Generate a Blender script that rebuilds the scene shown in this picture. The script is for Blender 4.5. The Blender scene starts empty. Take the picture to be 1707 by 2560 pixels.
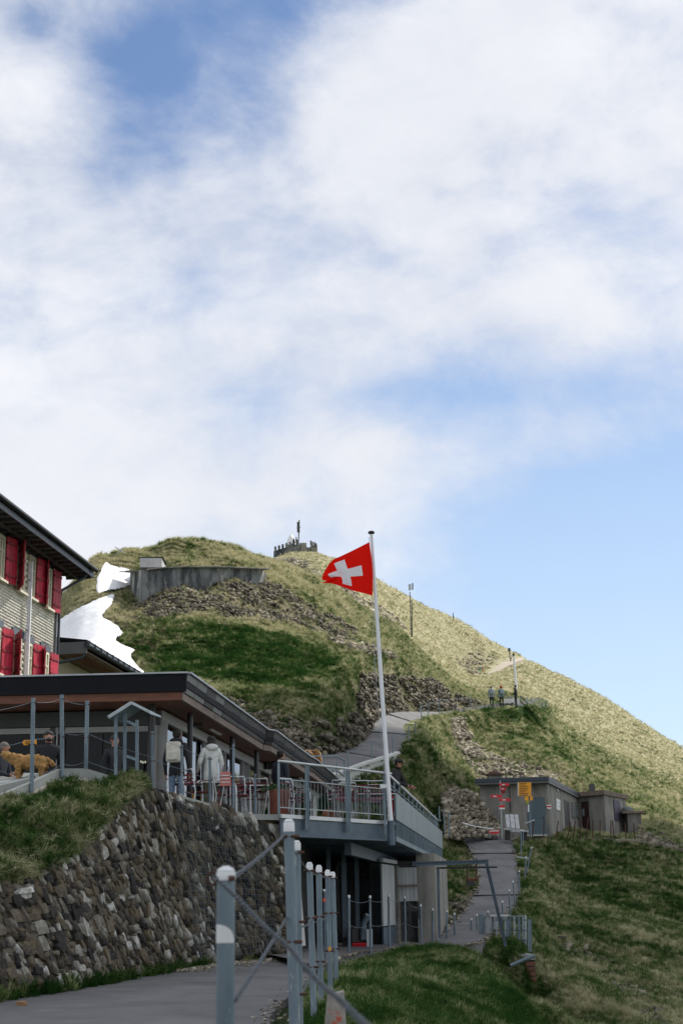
import bpy, bmesh, math, random
import numpy as np
from math import radians as rad, sin, cos, pi
from mathutils import Vector, Matrix
random.seed(7); rs = np.random.RandomState(7)
sc = bpy.context.scene
col = sc.collection

# ------------------------------------------------------------------ camera
F, CX, CY = 3556.0, 853.5, 1280.0
PITCH = math.atan(980.0/F); ROLL = rad(-1.0); EYE = Vector((0, 0, 1.5))
ROT = Matrix.Rotation(pi/2+PITCH, 3, 'X') @ Matrix.Rotation(ROLL, 3, 'Z')
cam = bpy.data.objects.new('camera', bpy.data.cameras.new('camera')); col.objects.link(cam)
cam.location = EYE; cam.rotation_euler = ROT.to_euler()
cam.data.sensor_fit = 'VERTICAL'; cam.data.sensor_height = 36.0; cam.data.lens = 36.0*F/2560.0
cam.data.clip_start = 0.1; cam.data.clip_end = 20000
cam.data.dof.use_dof = True; cam.data.dof.focus_distance = 36.0; cam.data.dof.aperture_fstop = 5.0
sc.camera = cam
RX, UP, BK = (Vector((ROT[0][i], ROT[1][i], ROT[2][i])) for i in range(3))

# ------------------------------------------------------------------ light
SUN_EL, SUN_AZ = rad(50), rad(52)          # azimuth measured from the view direction (+Y) towards +X
SUNV = Vector((cos(SUN_EL)*sin(SUN_AZ), cos(SUN_EL)*cos(SUN_AZ), sin(SUN_EL)))
sl = bpy.data.lights.new('sun', 'SUN'); sl.energy = 5.0; sl.angle = rad(0.6); sl.color = (1.0, 0.95, 0.86)
so = bpy.data.objects.new('sun', sl); col.objects.link(so)
so.rotation_euler = (-SUNV).to_track_quat('-Z', 'Y').to_euler()
sc.view_settings.view_transform = 'Standard'; sc.view_settings.look = 'None'
sc.view_settings.gamma = 1; sc.view_settings.use_curve_mapping = False
sc.view_settings.exposure = 0.12

def world():
    w = bpy.data.worlds.new('World'); sc.world = w; w.use_nodes = True
    nt = w.node_tree; N = nt.nodes; L = nt.links; N.clear()
    def nd(t, **k):
        n = N.new(t)
        for a, b in k.items(): setattr(n, a, b)
        return n
    def M(op, a, b=None, c=None, clamp=False):
        n = nd('ShaderNodeMath', operation=op); n.use_clamp = clamp
        for i, v in enumerate((a, b, c)):
            if v is None: continue
            if hasattr(v, 'links'): L.new(v, n.inputs[i])
            else: n.inputs[i].default_value = v
        return n.outputs[0]
    out = nd('ShaderNodeOutputWorld'); 
    sky = nd('ShaderNodeTexSky', sky_type='NISHITA'); sky.sun_disc = False
    sky.sun_elevation = SUN_EL; sky.sun_rotation = SUN_AZ; sky.altitude = 2300; sky.air_density = 1.0; sky.dust_density = 0.6; sky.ozone_density = 1.2
    tc = nd('ShaderNodeTexCoord'); sep = nd('ShaderNodeSeparateXYZ'); L.new(tc.outputs['Generated'], sep.inputs[0])
    x, y, z = sep.outputs
    def noise(sx, sz, sc_, det, rough, off, dist=0.0):
        mp = nd('ShaderNodeMapping'); mp.inputs['Scale'].default_value = (sx, sx, sz); mp.inputs['Location'].default_value = off
        L.new(tc.outputs['Generated'], mp.inputs[0])
        n = nd('ShaderNodeTexNoise'); n.inputs['Scale'].default_value = sc_; n.inputs['Detail'].default_value = det
        n.inputs['Roughness'].default_value = rough; n.inputs['Distortion'].default_value = dist
        L.new(mp.outputs[0], n.inputs['Vector']); return n.outputs['Fac']
    n1 = noise(1, 1.5, 5.0, 10, 0.58, (3.1, 0.4, 7.7), .25)
    n2 = noise(1, 1.6, 16.0, 8, 0.6, (1.3, 5.4, 2.2), .3)
    n3 = noise(1, 1.9, 3.2, 7, 0.6, (8.3, 2.4, 0.3), .6)
    # openings: centre and radii as directions
    def hole(u, v, ru, rv, amp, p=1.0):
        d = (RX*((u-CX)/F) + UP*((CY-v)/F) - BK).normalized()
        a = M('MULTIPLY', M('SUBTRACT', x, d.x), F/ru); b = M('MULTIPLY', M('SUBTRACT', z, d.z), F/rv)
        r2 = M('ADD', M('MULTIPLY', a, a), M('MULTIPLY', b, b))
        g = M('EXPONENT', M('MULTIPLY', r2, -1.0))
        front = M('GREATER_THAN', y, 0.0)
        return M('MULTIPLY', M('MULTIPLY', g, front), amp)
    H = None
    for h in SKY_HOLES:
        g = hole(*h); H = g if H is None else M('ADD', H, g)
    dens = M('ADD', M('MULTIPLY', n1, 0.95), M('MULTIPLY', n2, 0.38))
    dens = M('SUBTRACT', dens, H)
    mr = nd('ShaderNodeMapRange', interpolation_type='SMOOTHSTEP'); mr.inputs['From Min'].default_value = 0.20; mr.inputs['From Max'].default_value = 0.72; mr.inputs['To Min'].default_value = .07
    L.new(dens, mr.inputs[0])
    cov = mr.outputs[0]
    cr = nd('ShaderNodeValToRGB'); e = cr.color_ramp.elements
    e[0].position = .30; e[0].color = (.67, .70, .775, 1); e[1].position = .70; e[1].color = (.86, .875, .92, 1)
    sh = M('ADD', M('MULTIPLY', n3, .75), M('MULTIPLY', n2, .25)); L.new(sh, cr.inputs[0])
    # clouds whiten towards the horizon
    hz = nd('ShaderNodeMapRange'); hz.inputs['From Min'].default_value = .36; hz.inputs['From Max'].default_value = .12; L.new(z, hz.inputs[0])
    mixc = nd('ShaderNodeMix', data_type='RGBA'); L.new(M('MULTIPLY', hz.outputs[0], .55), mixc.inputs[0]); L.new(cr.outputs[0], mixc.inputs[6]); mixc.inputs[7].default_value = (.85, .865, .905, 1)
    b1 = nd('ShaderNodeBackground'); b1.inputs[1].default_value = 0.115
    hs = nd('ShaderNodeHueSaturation'); hs.inputs['Saturation'].default_value = 1.12; hs.inputs['Value'].default_value = 1.22
    L.new(sky.outputs[0], hs.inputs['Color'])
    # pale haze in the clear sky near the horizon
    hz2 = nd('ShaderNodeMapRange'); hz2.inputs['From Min'].default_value = .50; hz2.inputs['From Max'].default_value = .02; L.new(z, hz2.inputs[0])
    mixh = nd('ShaderNodeMix', data_type='RGBA'); L.new(M('MULTIPLY', hz2.outputs[0], .85), mixh.inputs[0]); L.new(hs.outputs[0], mixh.inputs[6]); mixh.inputs[7].default_value = (5.6, 6.8, 8.1, 1)
    L.new(mixh.outputs[2], b1.inputs[0])
    b2 = nd('ShaderNodeBackground'); b2.inputs[1].default_value = 1.0; L.new(mixc.outputs[2], b2.inputs[0])
    mx = nd('ShaderNodeMixShader'); L.new(cov, mx.inputs[0]); L.new(b1.outputs[0], mx.inputs[1]); L.new(b2.outputs[0], mx.inputs[2])
    L.new(mx.outputs[0], out.inputs[0])
SKY_HOLES = [(350, 160, 190, 210, .35), (640, 130, 230, 140, .30), (80, 50, 60, 50, .2), (760, 0, 260, 60, .25),
             (1600, 1330, 500, 330, .66), (1150, 985, 440, 85, .32), (640, 1040, 110, 70, .10), (1750, 1700, 500, 200, .5), (1230, 870, 200, 70, .06)]
world()
# unseen cumulus outside the view, added and shaped to shade the near ground
def shade_cloud():
    alt = 260.0; k = alt/SUNV.z
    poly = [(-12, -25), (-11, 10), (-8, 34), (-8, 48), (-10, 60), (-9, 71), (2, 82), (15, 86), (28, 87), (45, 86), (80, 72), (95, 20), (90, -25)]
    pts = []
    for i in range(len(poly)):
        a, b_ = poly[i], poly[(i+1) % len(poly)]; n = max(2, int(math.hypot(a[0]-b_[0], a[1]-b_[1])/1.6))
        for j in range(n): t = j/n; pts.append((a[0]+(b_[0]-a[0])*t, a[1]+(b_[1]-a[1])*t))
    cx_, cy_ = 36, 30; rr = random.Random(4); vs = []; n = len(pts); rings = 12; ph = [rr.uniform(0, 6.28) for _ in range(9)]
    for i in range(2*rings):
        f = math.sin(pi*(i+.5)/(2*rings)); up = -math.cos(pi*(i+.5)/(2*rings))
        for j, (x, y) in enumerate(pts):
            a = math.atan2(y-cy_, x-cx_); w = 1+.035*math.sin(7*a+ph[0])+.02*math.sin(17*a+ph[1])+.014*math.sin(31*a+ph[2]+i)+.01*rr.uniform(-1, 1)
            rf = f**.35*w; bz = 9*up*(1 if up > 0 else .45)*(1+.3*math.sin(5*a+i*.7+ph[3]))+rr.uniform(-.8, .8)
            vs.append((cx_+(x-cx_)*rf+SUNV.x*k, cy_+(y-cy_)*rf+SUNV.y*k, alt+bz))
    fs = [(i*n+j, i*n+(j+1) % n, (i+1)*n+(j+1) % n, (i+1)*n+j) for i in range(2*rings-1) for j in range(n)]
    fs += [tuple(range(n-1, -1, -1)), tuple(range((2*rings-1)*n, 2*rings*n))]
    me = bpy.data.meshes.new('shade_cloud'); me.from_pydata(vs, [], fs); me.polygons.foreach_set('use_smooth', [True]*len(fs))
    m = bpy.data.materials.new('shade_cloud_skin'); m.use_nodes = True; nt = m.node_tree; N = nt.nodes; N.clear(); o_ = N.new('ShaderNodeOutputMaterial'); mx = N.new('ShaderNodeMixShader'); mx.inputs[0].default_value = .35
    d = N.new('ShaderNodeBsdfDiffuse'); t = N.new('ShaderNodeBsdfTranslucent'); d.inputs[0].default_value = (.92, .93, .95, 1); t.inputs[0].default_value = (.92, .93, .95, 1)
    nt.links.new(d.outputs[0], mx.inputs[1]); nt.links.new(t.outputs[0], mx.inputs[2]); nt.links.new(mx.outputs[0], o_.inputs[0]); me.materials.append(m)
    o = bpy.data.objects.new('shade_cloud', me); col.objects.link(o); o['kind'] = 'structure'
shade_cloud()

# ------------------------------------------------------------------ unprojection (pixel of the photograph + real distance -> world point)
def ray(u, v): return RX*((u-CX)/F) + UP*((CY-v)/F) - BK
def at(u, v, y):
    d = ray(u, v); return EYE + d*(y/d.y)
def at_z(u, v, z):
    d = ray(u, v); return EYE + d*((z-EYE.z)/d.z)
def on_plane(u, v, P, D):            # vertical plane through P along horizontal direction D
    n = Vector((-D.y, D.x, 0)); d = ray(u, v)
    return EYE + d*(((P-EYE).dot(n))/d.dot(n))
def project(P):
    q = P-np.array(EYE); r = q@np.array(RX); u_ = q@np.array(UP); b = -(q@np.array(BK))
    return CX+F*r/b, CY-F*u_/b

# ------------------------------------------------------------------ materials
MATS = {}
def lin(c): return c
def mat(name, c, rough=.7, c2=None, scale=8.0, detail=6, metal=0.0, bump=0.0, bscale=None, stretch=(1, 1, 1), spec=.5, lo=.35, hi=.65, spots=None):
    if name in MATS: return MATS[name]
    m = bpy.data.materials.new(name); m.use_nodes = True; MATS[name] = m
    nt = m.node_tree; N = nt.nodes; L = nt.links; p = N['Principled BSDF']
    p.inputs['Roughness'].default_value = rough; p.inputs['Metallic'].default_value = metal; p.inputs['Specular IOR Level'].default_value = spec
    if c2 is None: c2 = tuple(x*.75 for x in c)
    g = N.new('ShaderNodeNewGeometry'); mp = N.new('ShaderNodeMapping'); mp.inputs['Scale'].default_value = stretch; L.new(g.outputs['Position'], mp.inputs[0])
    n = N.new('ShaderNodeTexNoise'); n.inputs['Scale'].default_value = scale; n.inputs['Detail'].default_value = detail; n.inputs['Roughness'].default_value = .65
    L.new(mp.outputs[0], n.inputs['Vector'])
    r = N.new('ShaderNodeValToRGB'); r.color_ramp.elements[0].position = lo; r.color_ramp.elements[0].color = (*c2, 1)
    r.color_ramp.elements[1].position = hi; r.color_ramp.elements[1].color = (*c, 1); L.new(n.outputs['Fac'], r.inputs[0])
    src = r.outputs[0]
    if spots:
        sc_, thr, cc = spots
        n2 = N.new('ShaderNodeTexNoise'); n2.inputs['Scale'].default_value = sc_; n2.inputs['Detail'].default_value = 5; n2.inputs['Roughness'].default_value = .7
        L.new(mp.outputs[0], n2.inputs['Vector'])
        r2 = N.new('ShaderNodeMapRange'); r2.inputs['From Min'].default_value = thr; r2.inputs['From Max'].default_value = thr+.08; L.new(n2.outputs['Fac'], r2.inputs[0])
        mx = N.new('ShaderNodeMix'); mx.data_type = 'RGBA'; L.new(r2.outputs[0], mx.inputs[0]); L.new(src, mx.inputs[6]); mx.inputs[7].default_value = (*cc, 1); src = mx.outputs[2]
    L.new(src, p.inputs['Base Color'])
    if bump:
        n3 = N.new('ShaderNodeTexNoise'); n3.inputs['Scale'].default_value = bscale or scale*3; n3.inputs['Detail'].default_value = 6; L.new(mp.outputs[0], n3.inputs['Vector'])
        b = N.new('ShaderNodeBump'); b.inputs['Strength'].default_value = 1.0; b.inputs['Distance'].default_value = bump; L.new(n3.outputs['Fac'], b.inputs['Height']); L.new(b.outputs[0], p.inputs['Normal'])
    return m
def attr_mat(name, ramp, rough=.85, attr='tone', bump=.01, bscale=40, noise_amt=.25, nscale=25):
    """colour picked from a ramp by a per-piece attribute plus fine noise"""
    m = bpy.data.materials.new(name); m.use_nodes = True; MATS[name] = m
    nt = m.node_tree; N = nt.nodes; L = nt.links; p = N['Principled BSDF']; p.inputs['Roughness'].default_value = rough; p.inputs['Specular IOR Level'].default_value = .25
    a = N.new('ShaderNodeAttribute'); a.attribute_name = attr
    oi = N.new('ShaderNodeObjectInfo')
    g = N.new('ShaderNodeNewGeometry'); n = N.new('ShaderNodeTexNoise'); n.inputs['Scale'].default_value = nscale; n.inputs['Detail'].default_value = 7; n.inputs['Roughness'].default_value = .7; L.new(g.outputs['Position'], n.inputs['Vector'])
    s = N.new('ShaderNodeMath'); s.operation = 'SUBTRACT'; L.new(n.outputs['Fac'], s.inputs[0]); s.inputs[1].default_value = .5
    s2 = N.new('ShaderNodeMath'); s2.operation = 'MULTIPLY_ADD'; L.new(s.outputs[0], s2.inputs[0]); s2.inputs[1].default_value = noise_amt*2; L.new(a.outputs['Fac'], s2.inputs[2])
    r = N.new('ShaderNodeValToRGB'); cr = r.color_ramp
    for i, (pos, c) in enumerate(ramp):
        e = cr.elements[i] if i < 2 else cr.elements.new(pos)
        e.position = pos; e.color = (*c, 1)
    L.new(s2.outputs[0], r.inputs[0]); L.new(r.outputs[0], p.inputs['Base Color'])
    b = N.new('ShaderNodeBump'); b.inputs['Distance'].default_value = bump
    n3 = N.new('ShaderNodeTexNoise'); n3.inputs['Scale'].default_value = bscale; n3.inputs['Detail'].default_value = 5; L.new(g.outputs['Position'], n3.inputs['Vector'])
    L.new(n3.outputs['Fac'], b.inputs['Height']); L.new(b.outputs[0], p.inputs['Normal'])
    return m

# ------------------------------------------------------------------ mesh building
OFF = {}
def thing(name, label, cat, loc, group=None):
    o = bpy.data.objects.new(name, None); col.objects.link(o); o.empty_display_size = .2
    o.location = loc; OFF[o] = Vector(loc); o['label'] = label; o['category'] = cat
    if group: o['group'] = group
    return o
def tag(o, label, cat, group=None):
    o['label'] = label; o['category'] = cat
    if group: o['group'] = group
    return o
class MB:
    def __init__(s): s.v = []; s.f = []; s.mi = []; s.smooth = []; s.cur = 0; s.sm = False
    def add(s, vs, fs):
        b = len(s.v); s.v += [tuple(x) for x in vs]
        for f in fs: s.f.append([i+b for i in f]); s.mi.append(s.cur); s.smooth.append(s.sm)
        return s
    def hexa(s, p):      # 8 points: 0-3 bottom ring, 4-7 top ring
        return s.add(p, [(3, 2, 1, 0), (4, 5, 6, 7), (0, 1, 5, 4), (1, 2, 6, 5), (2, 3, 7, 6), (3, 0, 4, 7)])
    def box(s, c, size, rz=0, ex=None, ey=None):
        c = Vector(c); X = Vector((cos(rz), sin(rz), 0)) if ex is None else ex; Y = Vector((-sin(rz), cos(rz), 0)) if ey is None else ey
        Z = X.cross(Y); a, b, h = (q/2 for q in size); X = X*a; Y = Y*b; Z = Z*h
        return s.hexa([c-X-Y-Z, c+X-Y-Z, c+X+Y-Z, c-X+Y-Z, c-X-Y+Z, c+X-Y+Z, c+X+Y+Z, c-X+Y+Z])
    def bar(s, a, b, w, h=None, up=Vector((0, 0, 1))):    # rectangular bar from a to b
        a = Vector(a); b = Vector(b); h = h or w; d = (b-a)
        Ld = d.length
        if Ld < 1e-6: return s
        d.normalize()
        if abs(d.dot(up)) > .98: up = Vector((0, 1, 0))
        X = d.cross(up).normalized(); Z = X.cross(d)
        return s.box((a+b)/2, (Ld, w, h), ex=d, ey=-X)
    def tube(s, pts, r, n=8, cap=True, closed=False, rr=None):
        pts = [Vector(p) for p in pts]; m = len(pts); rings = []
        prev = None; sm = s.sm; s.sm = True
        for i, p in enumerate(pts):
            if closed: t = pts[(i+1) % m]-pts[i-1]
            else: t = pts[min(i+1, m-1)]-pts[max(i-1, 0)]
            t = t.normalized()
            if prev is None:
                a = Vector((0, 0, 1)) if abs(t.z) < .9 else Vector((1, 0, 0)); x = t.cross(a).normalized()
            else: x = (prev-t*prev.dot(t)).normalized()
            prev = x; y = t.cross(x); q = rr[i] if rr else r
            rings.append([p+x*q*cos(2*pi*k/n)+y*q*sin(2*pi*k/n) for k in range(n)])
        vs = [q for r_ in rings for q in r_]; fs = []
        for i in range(m if closed else m-1):
            for k in range(n): fs.append((i*n+k, i*n+(k+1) % n, ((i+1) % m)*n+(k+1) % n, ((i+1) % m)*n+k))
        s.add(vs, fs); s.sm = sm
        if cap and not closed: s.add(rings[0], [tuple(range(n-1, -1, -1))]); s.add(rings[-1], [tuple(range(n))])
        return s
    def prism(s, poly, up):    # polygon (list of points) extruded along a vector
        n = len(poly); up = Vector(up); a = [Vector(p) for p in poly]; b = [p+up for p in a]
        return s.add(a+b, [tuple(range(n-1, -1, -1)), tuple(range(n, 2*n))]+[(i, (i+1) % n, n+(i+1) % n, n+i) for i in range(n)])
    def lathe(s, c, prof, n=16, axis=None):
        c = Vector(c); vs = []; fs = []; m = len(prof)
        for (r, z) in prof:
            for k in range(n): vs.append(c+Vector((r*cos(2*pi*k/n), r*sin(2*pi*k/n), z)))
        for i in range(m-1):
            for k in range(n): fs.append((i*n+k, i*n+(k+1) % n, (i+1)*n+(k+1) % n, (i+1)*n+k))
        sm = s.sm; s.sm = True; s.add(vs, fs); s.sm = sm
        s.add(vs[:n], [tuple(range(n-1, -1, -1))]); s.add(vs[-n:], [tuple(range(n))]); return s
    def build(s, name, mats, parent=None, bevel=0, kind=None):
        off = OFF[parent] if parent else Vector((0, 0, 0))
        org = off
        if parent is None:
            a = np.array(s.v); org = Vector((float(a[:, 0].mean()), float(a[:, 1].mean()), float(a[:, 2].min())))
        me = bpy.data.meshes.new(name)
        me.from_pydata([(x-org.x, y-org.y, z-org.z) for x, y, z in s.v], [], s.f)
        ms = mats if isinstance(mats, (list, tuple)) else [mats]
        for m in ms: me.materials.append(m)
        me.polygons.foreach_set('material_index', s.mi); me.polygons.foreach_set('use_smooth', s.smooth); me.update()
        o = bpy.data.objects.new(name, me); col.objects.link(o); OFF[o] = org
        if parent: o.parent = parent
        else: o.location = org
        if bevel:
            b = o.modifiers.new('bevel', 'BEVEL'); b.width = bevel; b.segments = 2; b.limit_method = 'ANGLE'
        if kind: o['kind'] = kind
        return o
def boxo(name, c, size, m, parent, rz=0, bevel=0): return MB().box(c, size, rz).build(name, m, parent, bevel)
def baro(name, a, b, w, h, m, parent): return MB().bar(a, b, w, h).build(name, m, parent)
def tubeo(name, pts, r, m, parent, n=8): return MB().tube(pts, r, n).build(name, m, parent)
def copy_tree(o, parent=None):
    c = o.copy(); col.objects.link(c); c.parent = parent
    for ch in list(o.children): copy_tree(ch, c)
    return c
def lerp(a, b, t): return a+(b-a)*t
def sag(a, b, s, n=8):
    a = Vector(a); b = Vector(b); return [lerp(a, b, i/n)-Vector((0, 0, s*4*(i/n)*(1-i/n))) for i in range(n+1)]

# numpy noise
def vnoise(x, y, seed=0):
    xi = np.floor(x).astype(np.int64); yi = np.floor(y).astype(np.int64); xf = x-xi; yf = y-yi
    def h(a, b):
        n = (a*374761393+b*668265263+seed*1442695041) & 0xffffffff; n = ((n ^ (n >> 13))*1274126177) & 0xffffffff
        n = (n ^ (n >> 16)) & 0xffffff
        return n/float(0xffffff)
    u = xf*xf*xf*(xf*(xf*6-15)+10); v = yf*yf*yf*(yf*(yf*6-15)+10)
    return (h(xi, yi)*(1-u)+h(xi+1, yi)*u)*(1-v)+(h(xi, yi+1)*(1-u)+h(xi+1, yi+1)*u)*v
def fbm(x, y, oc=4, seed=0, g=.5):
    t = 0; a = 1; s = 0
    for i in range(oc): t = t+a*vnoise(x*2**i+17.3*i, y*2**i-9.1*i, seed+i); s += a; a *= g
    return t/s
def in_poly(u, v, poly):
    r = np.zeros(u.shape, bool); n = len(poly)
    for i in range(n):
        x1, y1 = poly[i]; x2, y2 = poly[(i+1) % n]
        if y1 == y2: continue
        c = ((y1 > v) != (y2 > v)) & (u < (x2-x1)*(v-y1)/(y2-y1)+x1); r ^= c
    return r
# ================================================================== TERRAIN
CP = []
def p(u, v, d): P = at(u, v, d); CP.append((P.x/P.y, math.log(P.y), (P.z-EYE.z)/P.y))
def q(u, z, d): CP.append(((u-CX)/F*1.035, math.log(d), (z-EYE.z)/d))
def colp(u, *vd):
    for v, d in vd: p(u, v, d)
def ridge(u, v, d, drop=True):
    p(u, v, d)
    if drop: p(u, v+55, d*1.13); p(u, v+190, d*1.45); p(u, v+520, d*2.1)
def dip(u, v, d): p(u, v+45, d*1.10)
for u in (-1500, -700, -200, 100, 400, 650):
    for d, z in ((8, .3), (12, .35), (18, .35), (26, .35), (36, .38), (46, .5)): q(u, z, d)
    q(u, 2.2, 54)
for u in (800, 900):
    for d, z in ((8, .3), (12, .38), (36, .33), (46, .45)): q(u, z, d)
    q(u, 2.2, 53)
# hill: base, middle rows, ridge
colp(-900, (1900, 62), (1860, 75)); ridge(-900, 1840, 95)
colp(-150, (1850, 62), (1800, 72), (1750, 82), (1700, 90)); ridge(-150, 1640, 98)
colp(90, (1850, 62), (1740, 72), (1680, 80), (1620, 88)); ridge(90, 1550, 96)
colp(150, (1850, 62), (1710, 72), (1640, 80), (1570, 88)); ridge(150, 1503, 96)
colp(187, (1525, 88)); ridge(187, 1456, 97)
colp(220, (1850, 62), (1690, 72), (1600, 80), (1500, 88)); ridge(220, 1412, 97)
colp(260, (1480, 88)); ridge(260, 1397, 98)
colp(310, (1850, 62), (1680, 72), (1590, 80), (1490, 89)); ridge(310, 1384, 99)
colp(420, (1850, 62), (1770, 65), (1680, 72), (1590, 80), (1480, 89)); ridge(420, 1359, 100)
colp(500, (1850, 62), (1770, 65), (1680, 72), (1590, 80), (1480, 90)); ridge(500, 1358, 101)
colp(600, (1850, 61), (1780, 65), (1690, 72), (1600, 80), (1500, 90), (1378, 103)); dip(600, 1378, 103)
colp(700, (1893, 59), (1810, 62), (1710, 71), (1620, 80), (1530, 91), (1411, 107)); dip(700, 1411, 107)
colp(760, (1890, 60.5), (1800, 63.5), (1535, 93), (1439, 110)); dip(760, 1439, 110)
colp(806, (1888, 62), (1795, 65), (1720, 72), (1640, 82), (1560, 94), (1462, 113)); dip(806, 1462, 113)
colp(860, (1876, 66), (1765, 68.5), (1715, 74), (1650, 84), (1580, 98), (1491, 118)); dip(860, 1491, 118)
colp(906, (1854, 70), (1692, 73), (1660, 78), (1620, 90), (1580, 105), (1523, 125)); dip(906, 1523, 125)
colp(944, (1812, 80), (1688, 82), (1665, 86), (1545, 134))
colp(985, (1795, 87), (1692, 89), (1670, 93), (1640, 102), (1610, 118), (1563, 146)); dip(985, 1563, 146)
colp(1060, (1783, 97), (1702, 99), (1690, 104), (1670, 118), (1650, 145), (1612, 182)); dip(1060, 1612, 182)
colp(1120, (1777, 104), (1738, 106), (1715, 115), (1695, 135), (1670, 170), (1645, 215))
colp(1186, (1773, 111), (1758, 118), (1745, 135), (1730, 165), (1712, 205), (1690, 250))
colp(1240, (1768, 116), (1745, 135), (1720, 170), (1695, 215), (1663, 264))
colp(1300, (1773, 118), (1748, 140), (1715, 185), (1680, 240))
# far ridge
ridge(560, 1440, 235); colp(600, (1450, 180)); ridge(640, 1412, 242)
colp(681, (1455, 165), (1430, 200)); ridge(685, 1393, 245)
colp(748, (1470, 165), (1430, 205)); ridge(748, 1376, 250)
colp(793, (1490, 160), (1445, 190), (1412, 215)); ridge(793, 1380, 252)
colp(860, (1520, 160), (1470, 190)); ridge(860, 1409, 256)
colp(936, (1560, 175), (1505, 212)); ridge(936, 1446, 262)
colp(1007, (1595, 188), (1545, 225)); ridge(1007, 1485, 268); ridge(1054, 1510, 271)
colp(1102, (1640, 225), (1590, 245)); ridge(1102, 1533, 275); ridge(1140, 1553, 277)
colp(1184, (1640, 268)); ridge(1184, 1580, 280); ridge(1245, 1614, 286); ridge(1301, 1643, 288); ridge(1350, 1667, 284); ridge(1400, 1696, 280)
colp(1225, (1668, 262)); colp(1265, (1652, 273))
# between the two paths
colp(985, (1891, 68), (1960, 64), (2020, 60), (2090, 56)); q(985, 1.5, 50); q(985, .5, 44)
colp(1021, (1860, 73)); colp(1036, (1841, 77)); colp(1043, (1811, 86))
colp(1045, (1880, 73), (1950, 68), (2050, 62), (2120, 57)); q(1045, 1.4, 50)
colp(1066, (1797, 94)); 
colp(1100, (1789, 101), (1830, 94), (1880, 86), (1930, 78), (1975, 72), (2085, 67), (2180, 58), (2260, 52), (2335, 45))
colp(1155, (1779, 108), (1820, 103), (1870, 95), (1930, 84), (1975, 76), (2098, 71))
colp(1200, (1777, 112), (1830, 106), (1880, 98), (1915, 90), (1960, 84), (2092, 76))
colp(1250, (1775, 116), (1800, 113), (1850, 104), (1900, 94), (1955, 86))
colp(1300, (1776, 118), (1800, 114), (1850, 105), (1900, 95), (1955, 87), (2092, 76))
colp(1360, (1800, 125), (1850, 110), (1900, 98), (1955, 89), (2092, 76))
# lower path
for a in ((1220, 2104, 70), (1235, 2140, 66), (1245, 2200, 59), (1225, 2246, 54.5), (1190, 2290, 50), (1150, 2330, 46), (1100, 2356, 43)): p(*a)
for a in ((1292, 2108, 71), (1305, 2150, 65), (1308, 2200, 59), (1300, 2246, 54.5), (1280, 2290, 50), (1250, 2325, 46.5), (1200, 2352, 43.5), (1195, 2210, 58), (1140, 2290, 50)): p(*a)
colp(1340, (2110, 73), (2160, 65), (2220, 58.5), (2280, 52), (2340, 47))
colp(1365, (2390, 44), (2440, 39), (2500, 33))
# right slope
colp(1420, (1760, 220), (1810, 170), (1860, 130), (1905, 106), (1960, 90), (2093, 79), (2200, 65), (2300, 54), (2400, 45), (2560, 36), (2700, 30))
ridge(1486, 1744, 268); colp(1500, (1800, 215), (1850, 170), (1910, 130), (1970, 103), (2030, 90), (2095, 81), (2200, 66), (2300, 56), (2400, 47), (2500, 40), (2620, 33))
ridge(1539, 1772, 260); ridge(1608, 1813, 250); colp(1600, (1860, 205), (1910, 160), (1960, 125), (2010, 100), (2060, 87), (2110, 77), (2200, 67), (2320, 55), (2430, 46), (2560, 38))
ridge(1707, 1872, 240); colp(1707, (1920, 190), (1970, 150), (2020, 120), (2070, 97), (2120, 82), (2200, 70), (2300, 60), (2400, 51), (2500, 44), (2600, 38), (2800, 30))
ridge(1900, 2000, 220); colp(1900, (2050, 160), (2120, 110), (2200, 82), (2320, 64), (2450, 50), (2600, 40), (2900, 27))
ridge(2300, 2230, 200); colp(2300, (2280, 130), (2380, 85), (2500, 60), (2700, 42), (3100, 24))
ridge(3100, 2600, 180); colp(3100, (2700, 80), (2950, 45), (3600, 20))
# foreground bank
for a in ((782, 2543, 14.2), (842, 2464, 18.5), (872, 2397, 32), (930, 2404, 33), (870, 2423, 26), (900, 2572, 14), (1000, 2386, 34), (1000, 2462, 21), (1000, 2422, 26), (1100, 2378, 36), (1150, 2384, 37),
          (1100, 2452, 25), (1100, 2572, 16), (1200, 2402, 35), (1200, 2452, 29), (1200, 2512, 23), (1240, 2425, 33), (1250, 2572, 20), (1300, 2490, 27), (1270, 2450, 30), (1255, 2435, 31), (1300, 2530, 36), (1340, 2535, 29), (1335, 2530, 38), (1350, 2572, 25), (1300, 2652, 18), (1200, 2712, 13), (1000, 2712, 10.5)): p(*a)
q(1250, .1, 41); q(1200, .2, 40)
for a in ((345, 1520, 87.6), (375, 1508, 87), (410, 1482, 88), (461, 1465, 89), (560, 1458, 91), (800, 2040, 56), (850, 2012, 57), (900, 2006, 59), (950, 1992, 62), (985, 1968, 64.5), (1250, 1784, 113), (1285, 1786, 113), (1230, 1780, 112), (1375, 2089, 73.3), (1330, 2089, 73.5), (1395, 2092, 74.5), (1440, 2094, 82), (1470, 2096, 82), (1515, 2098, 81.5), (1570, 2100, 83), (1450, 2092, 88), (1510, 2094, 89), (1580, 2098, 87), (1300, 2500, 40), (1275, 2492, 38.5), (1330, 2500, 41), (1250, 2450, 36.5)): p(*a)
CP = np.array(CP)
KA = 4.0; CC = .03
A_ = np.stack([CP[:, 0]*KA, CP[:, 1]], 1)
def phi(r2): return -np.sqrt(r2+CC*CC)
n_ = len(A_)
G = phi(((A_[:, None]-A_[None])**2).sum(-1)) + np.eye(n_)*3e-3
Pm = np.concatenate([np.ones((n_, 1)), A_], 1)
S = np.block([[G, Pm], [Pm.T, np.zeros((3, 3))]])
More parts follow.
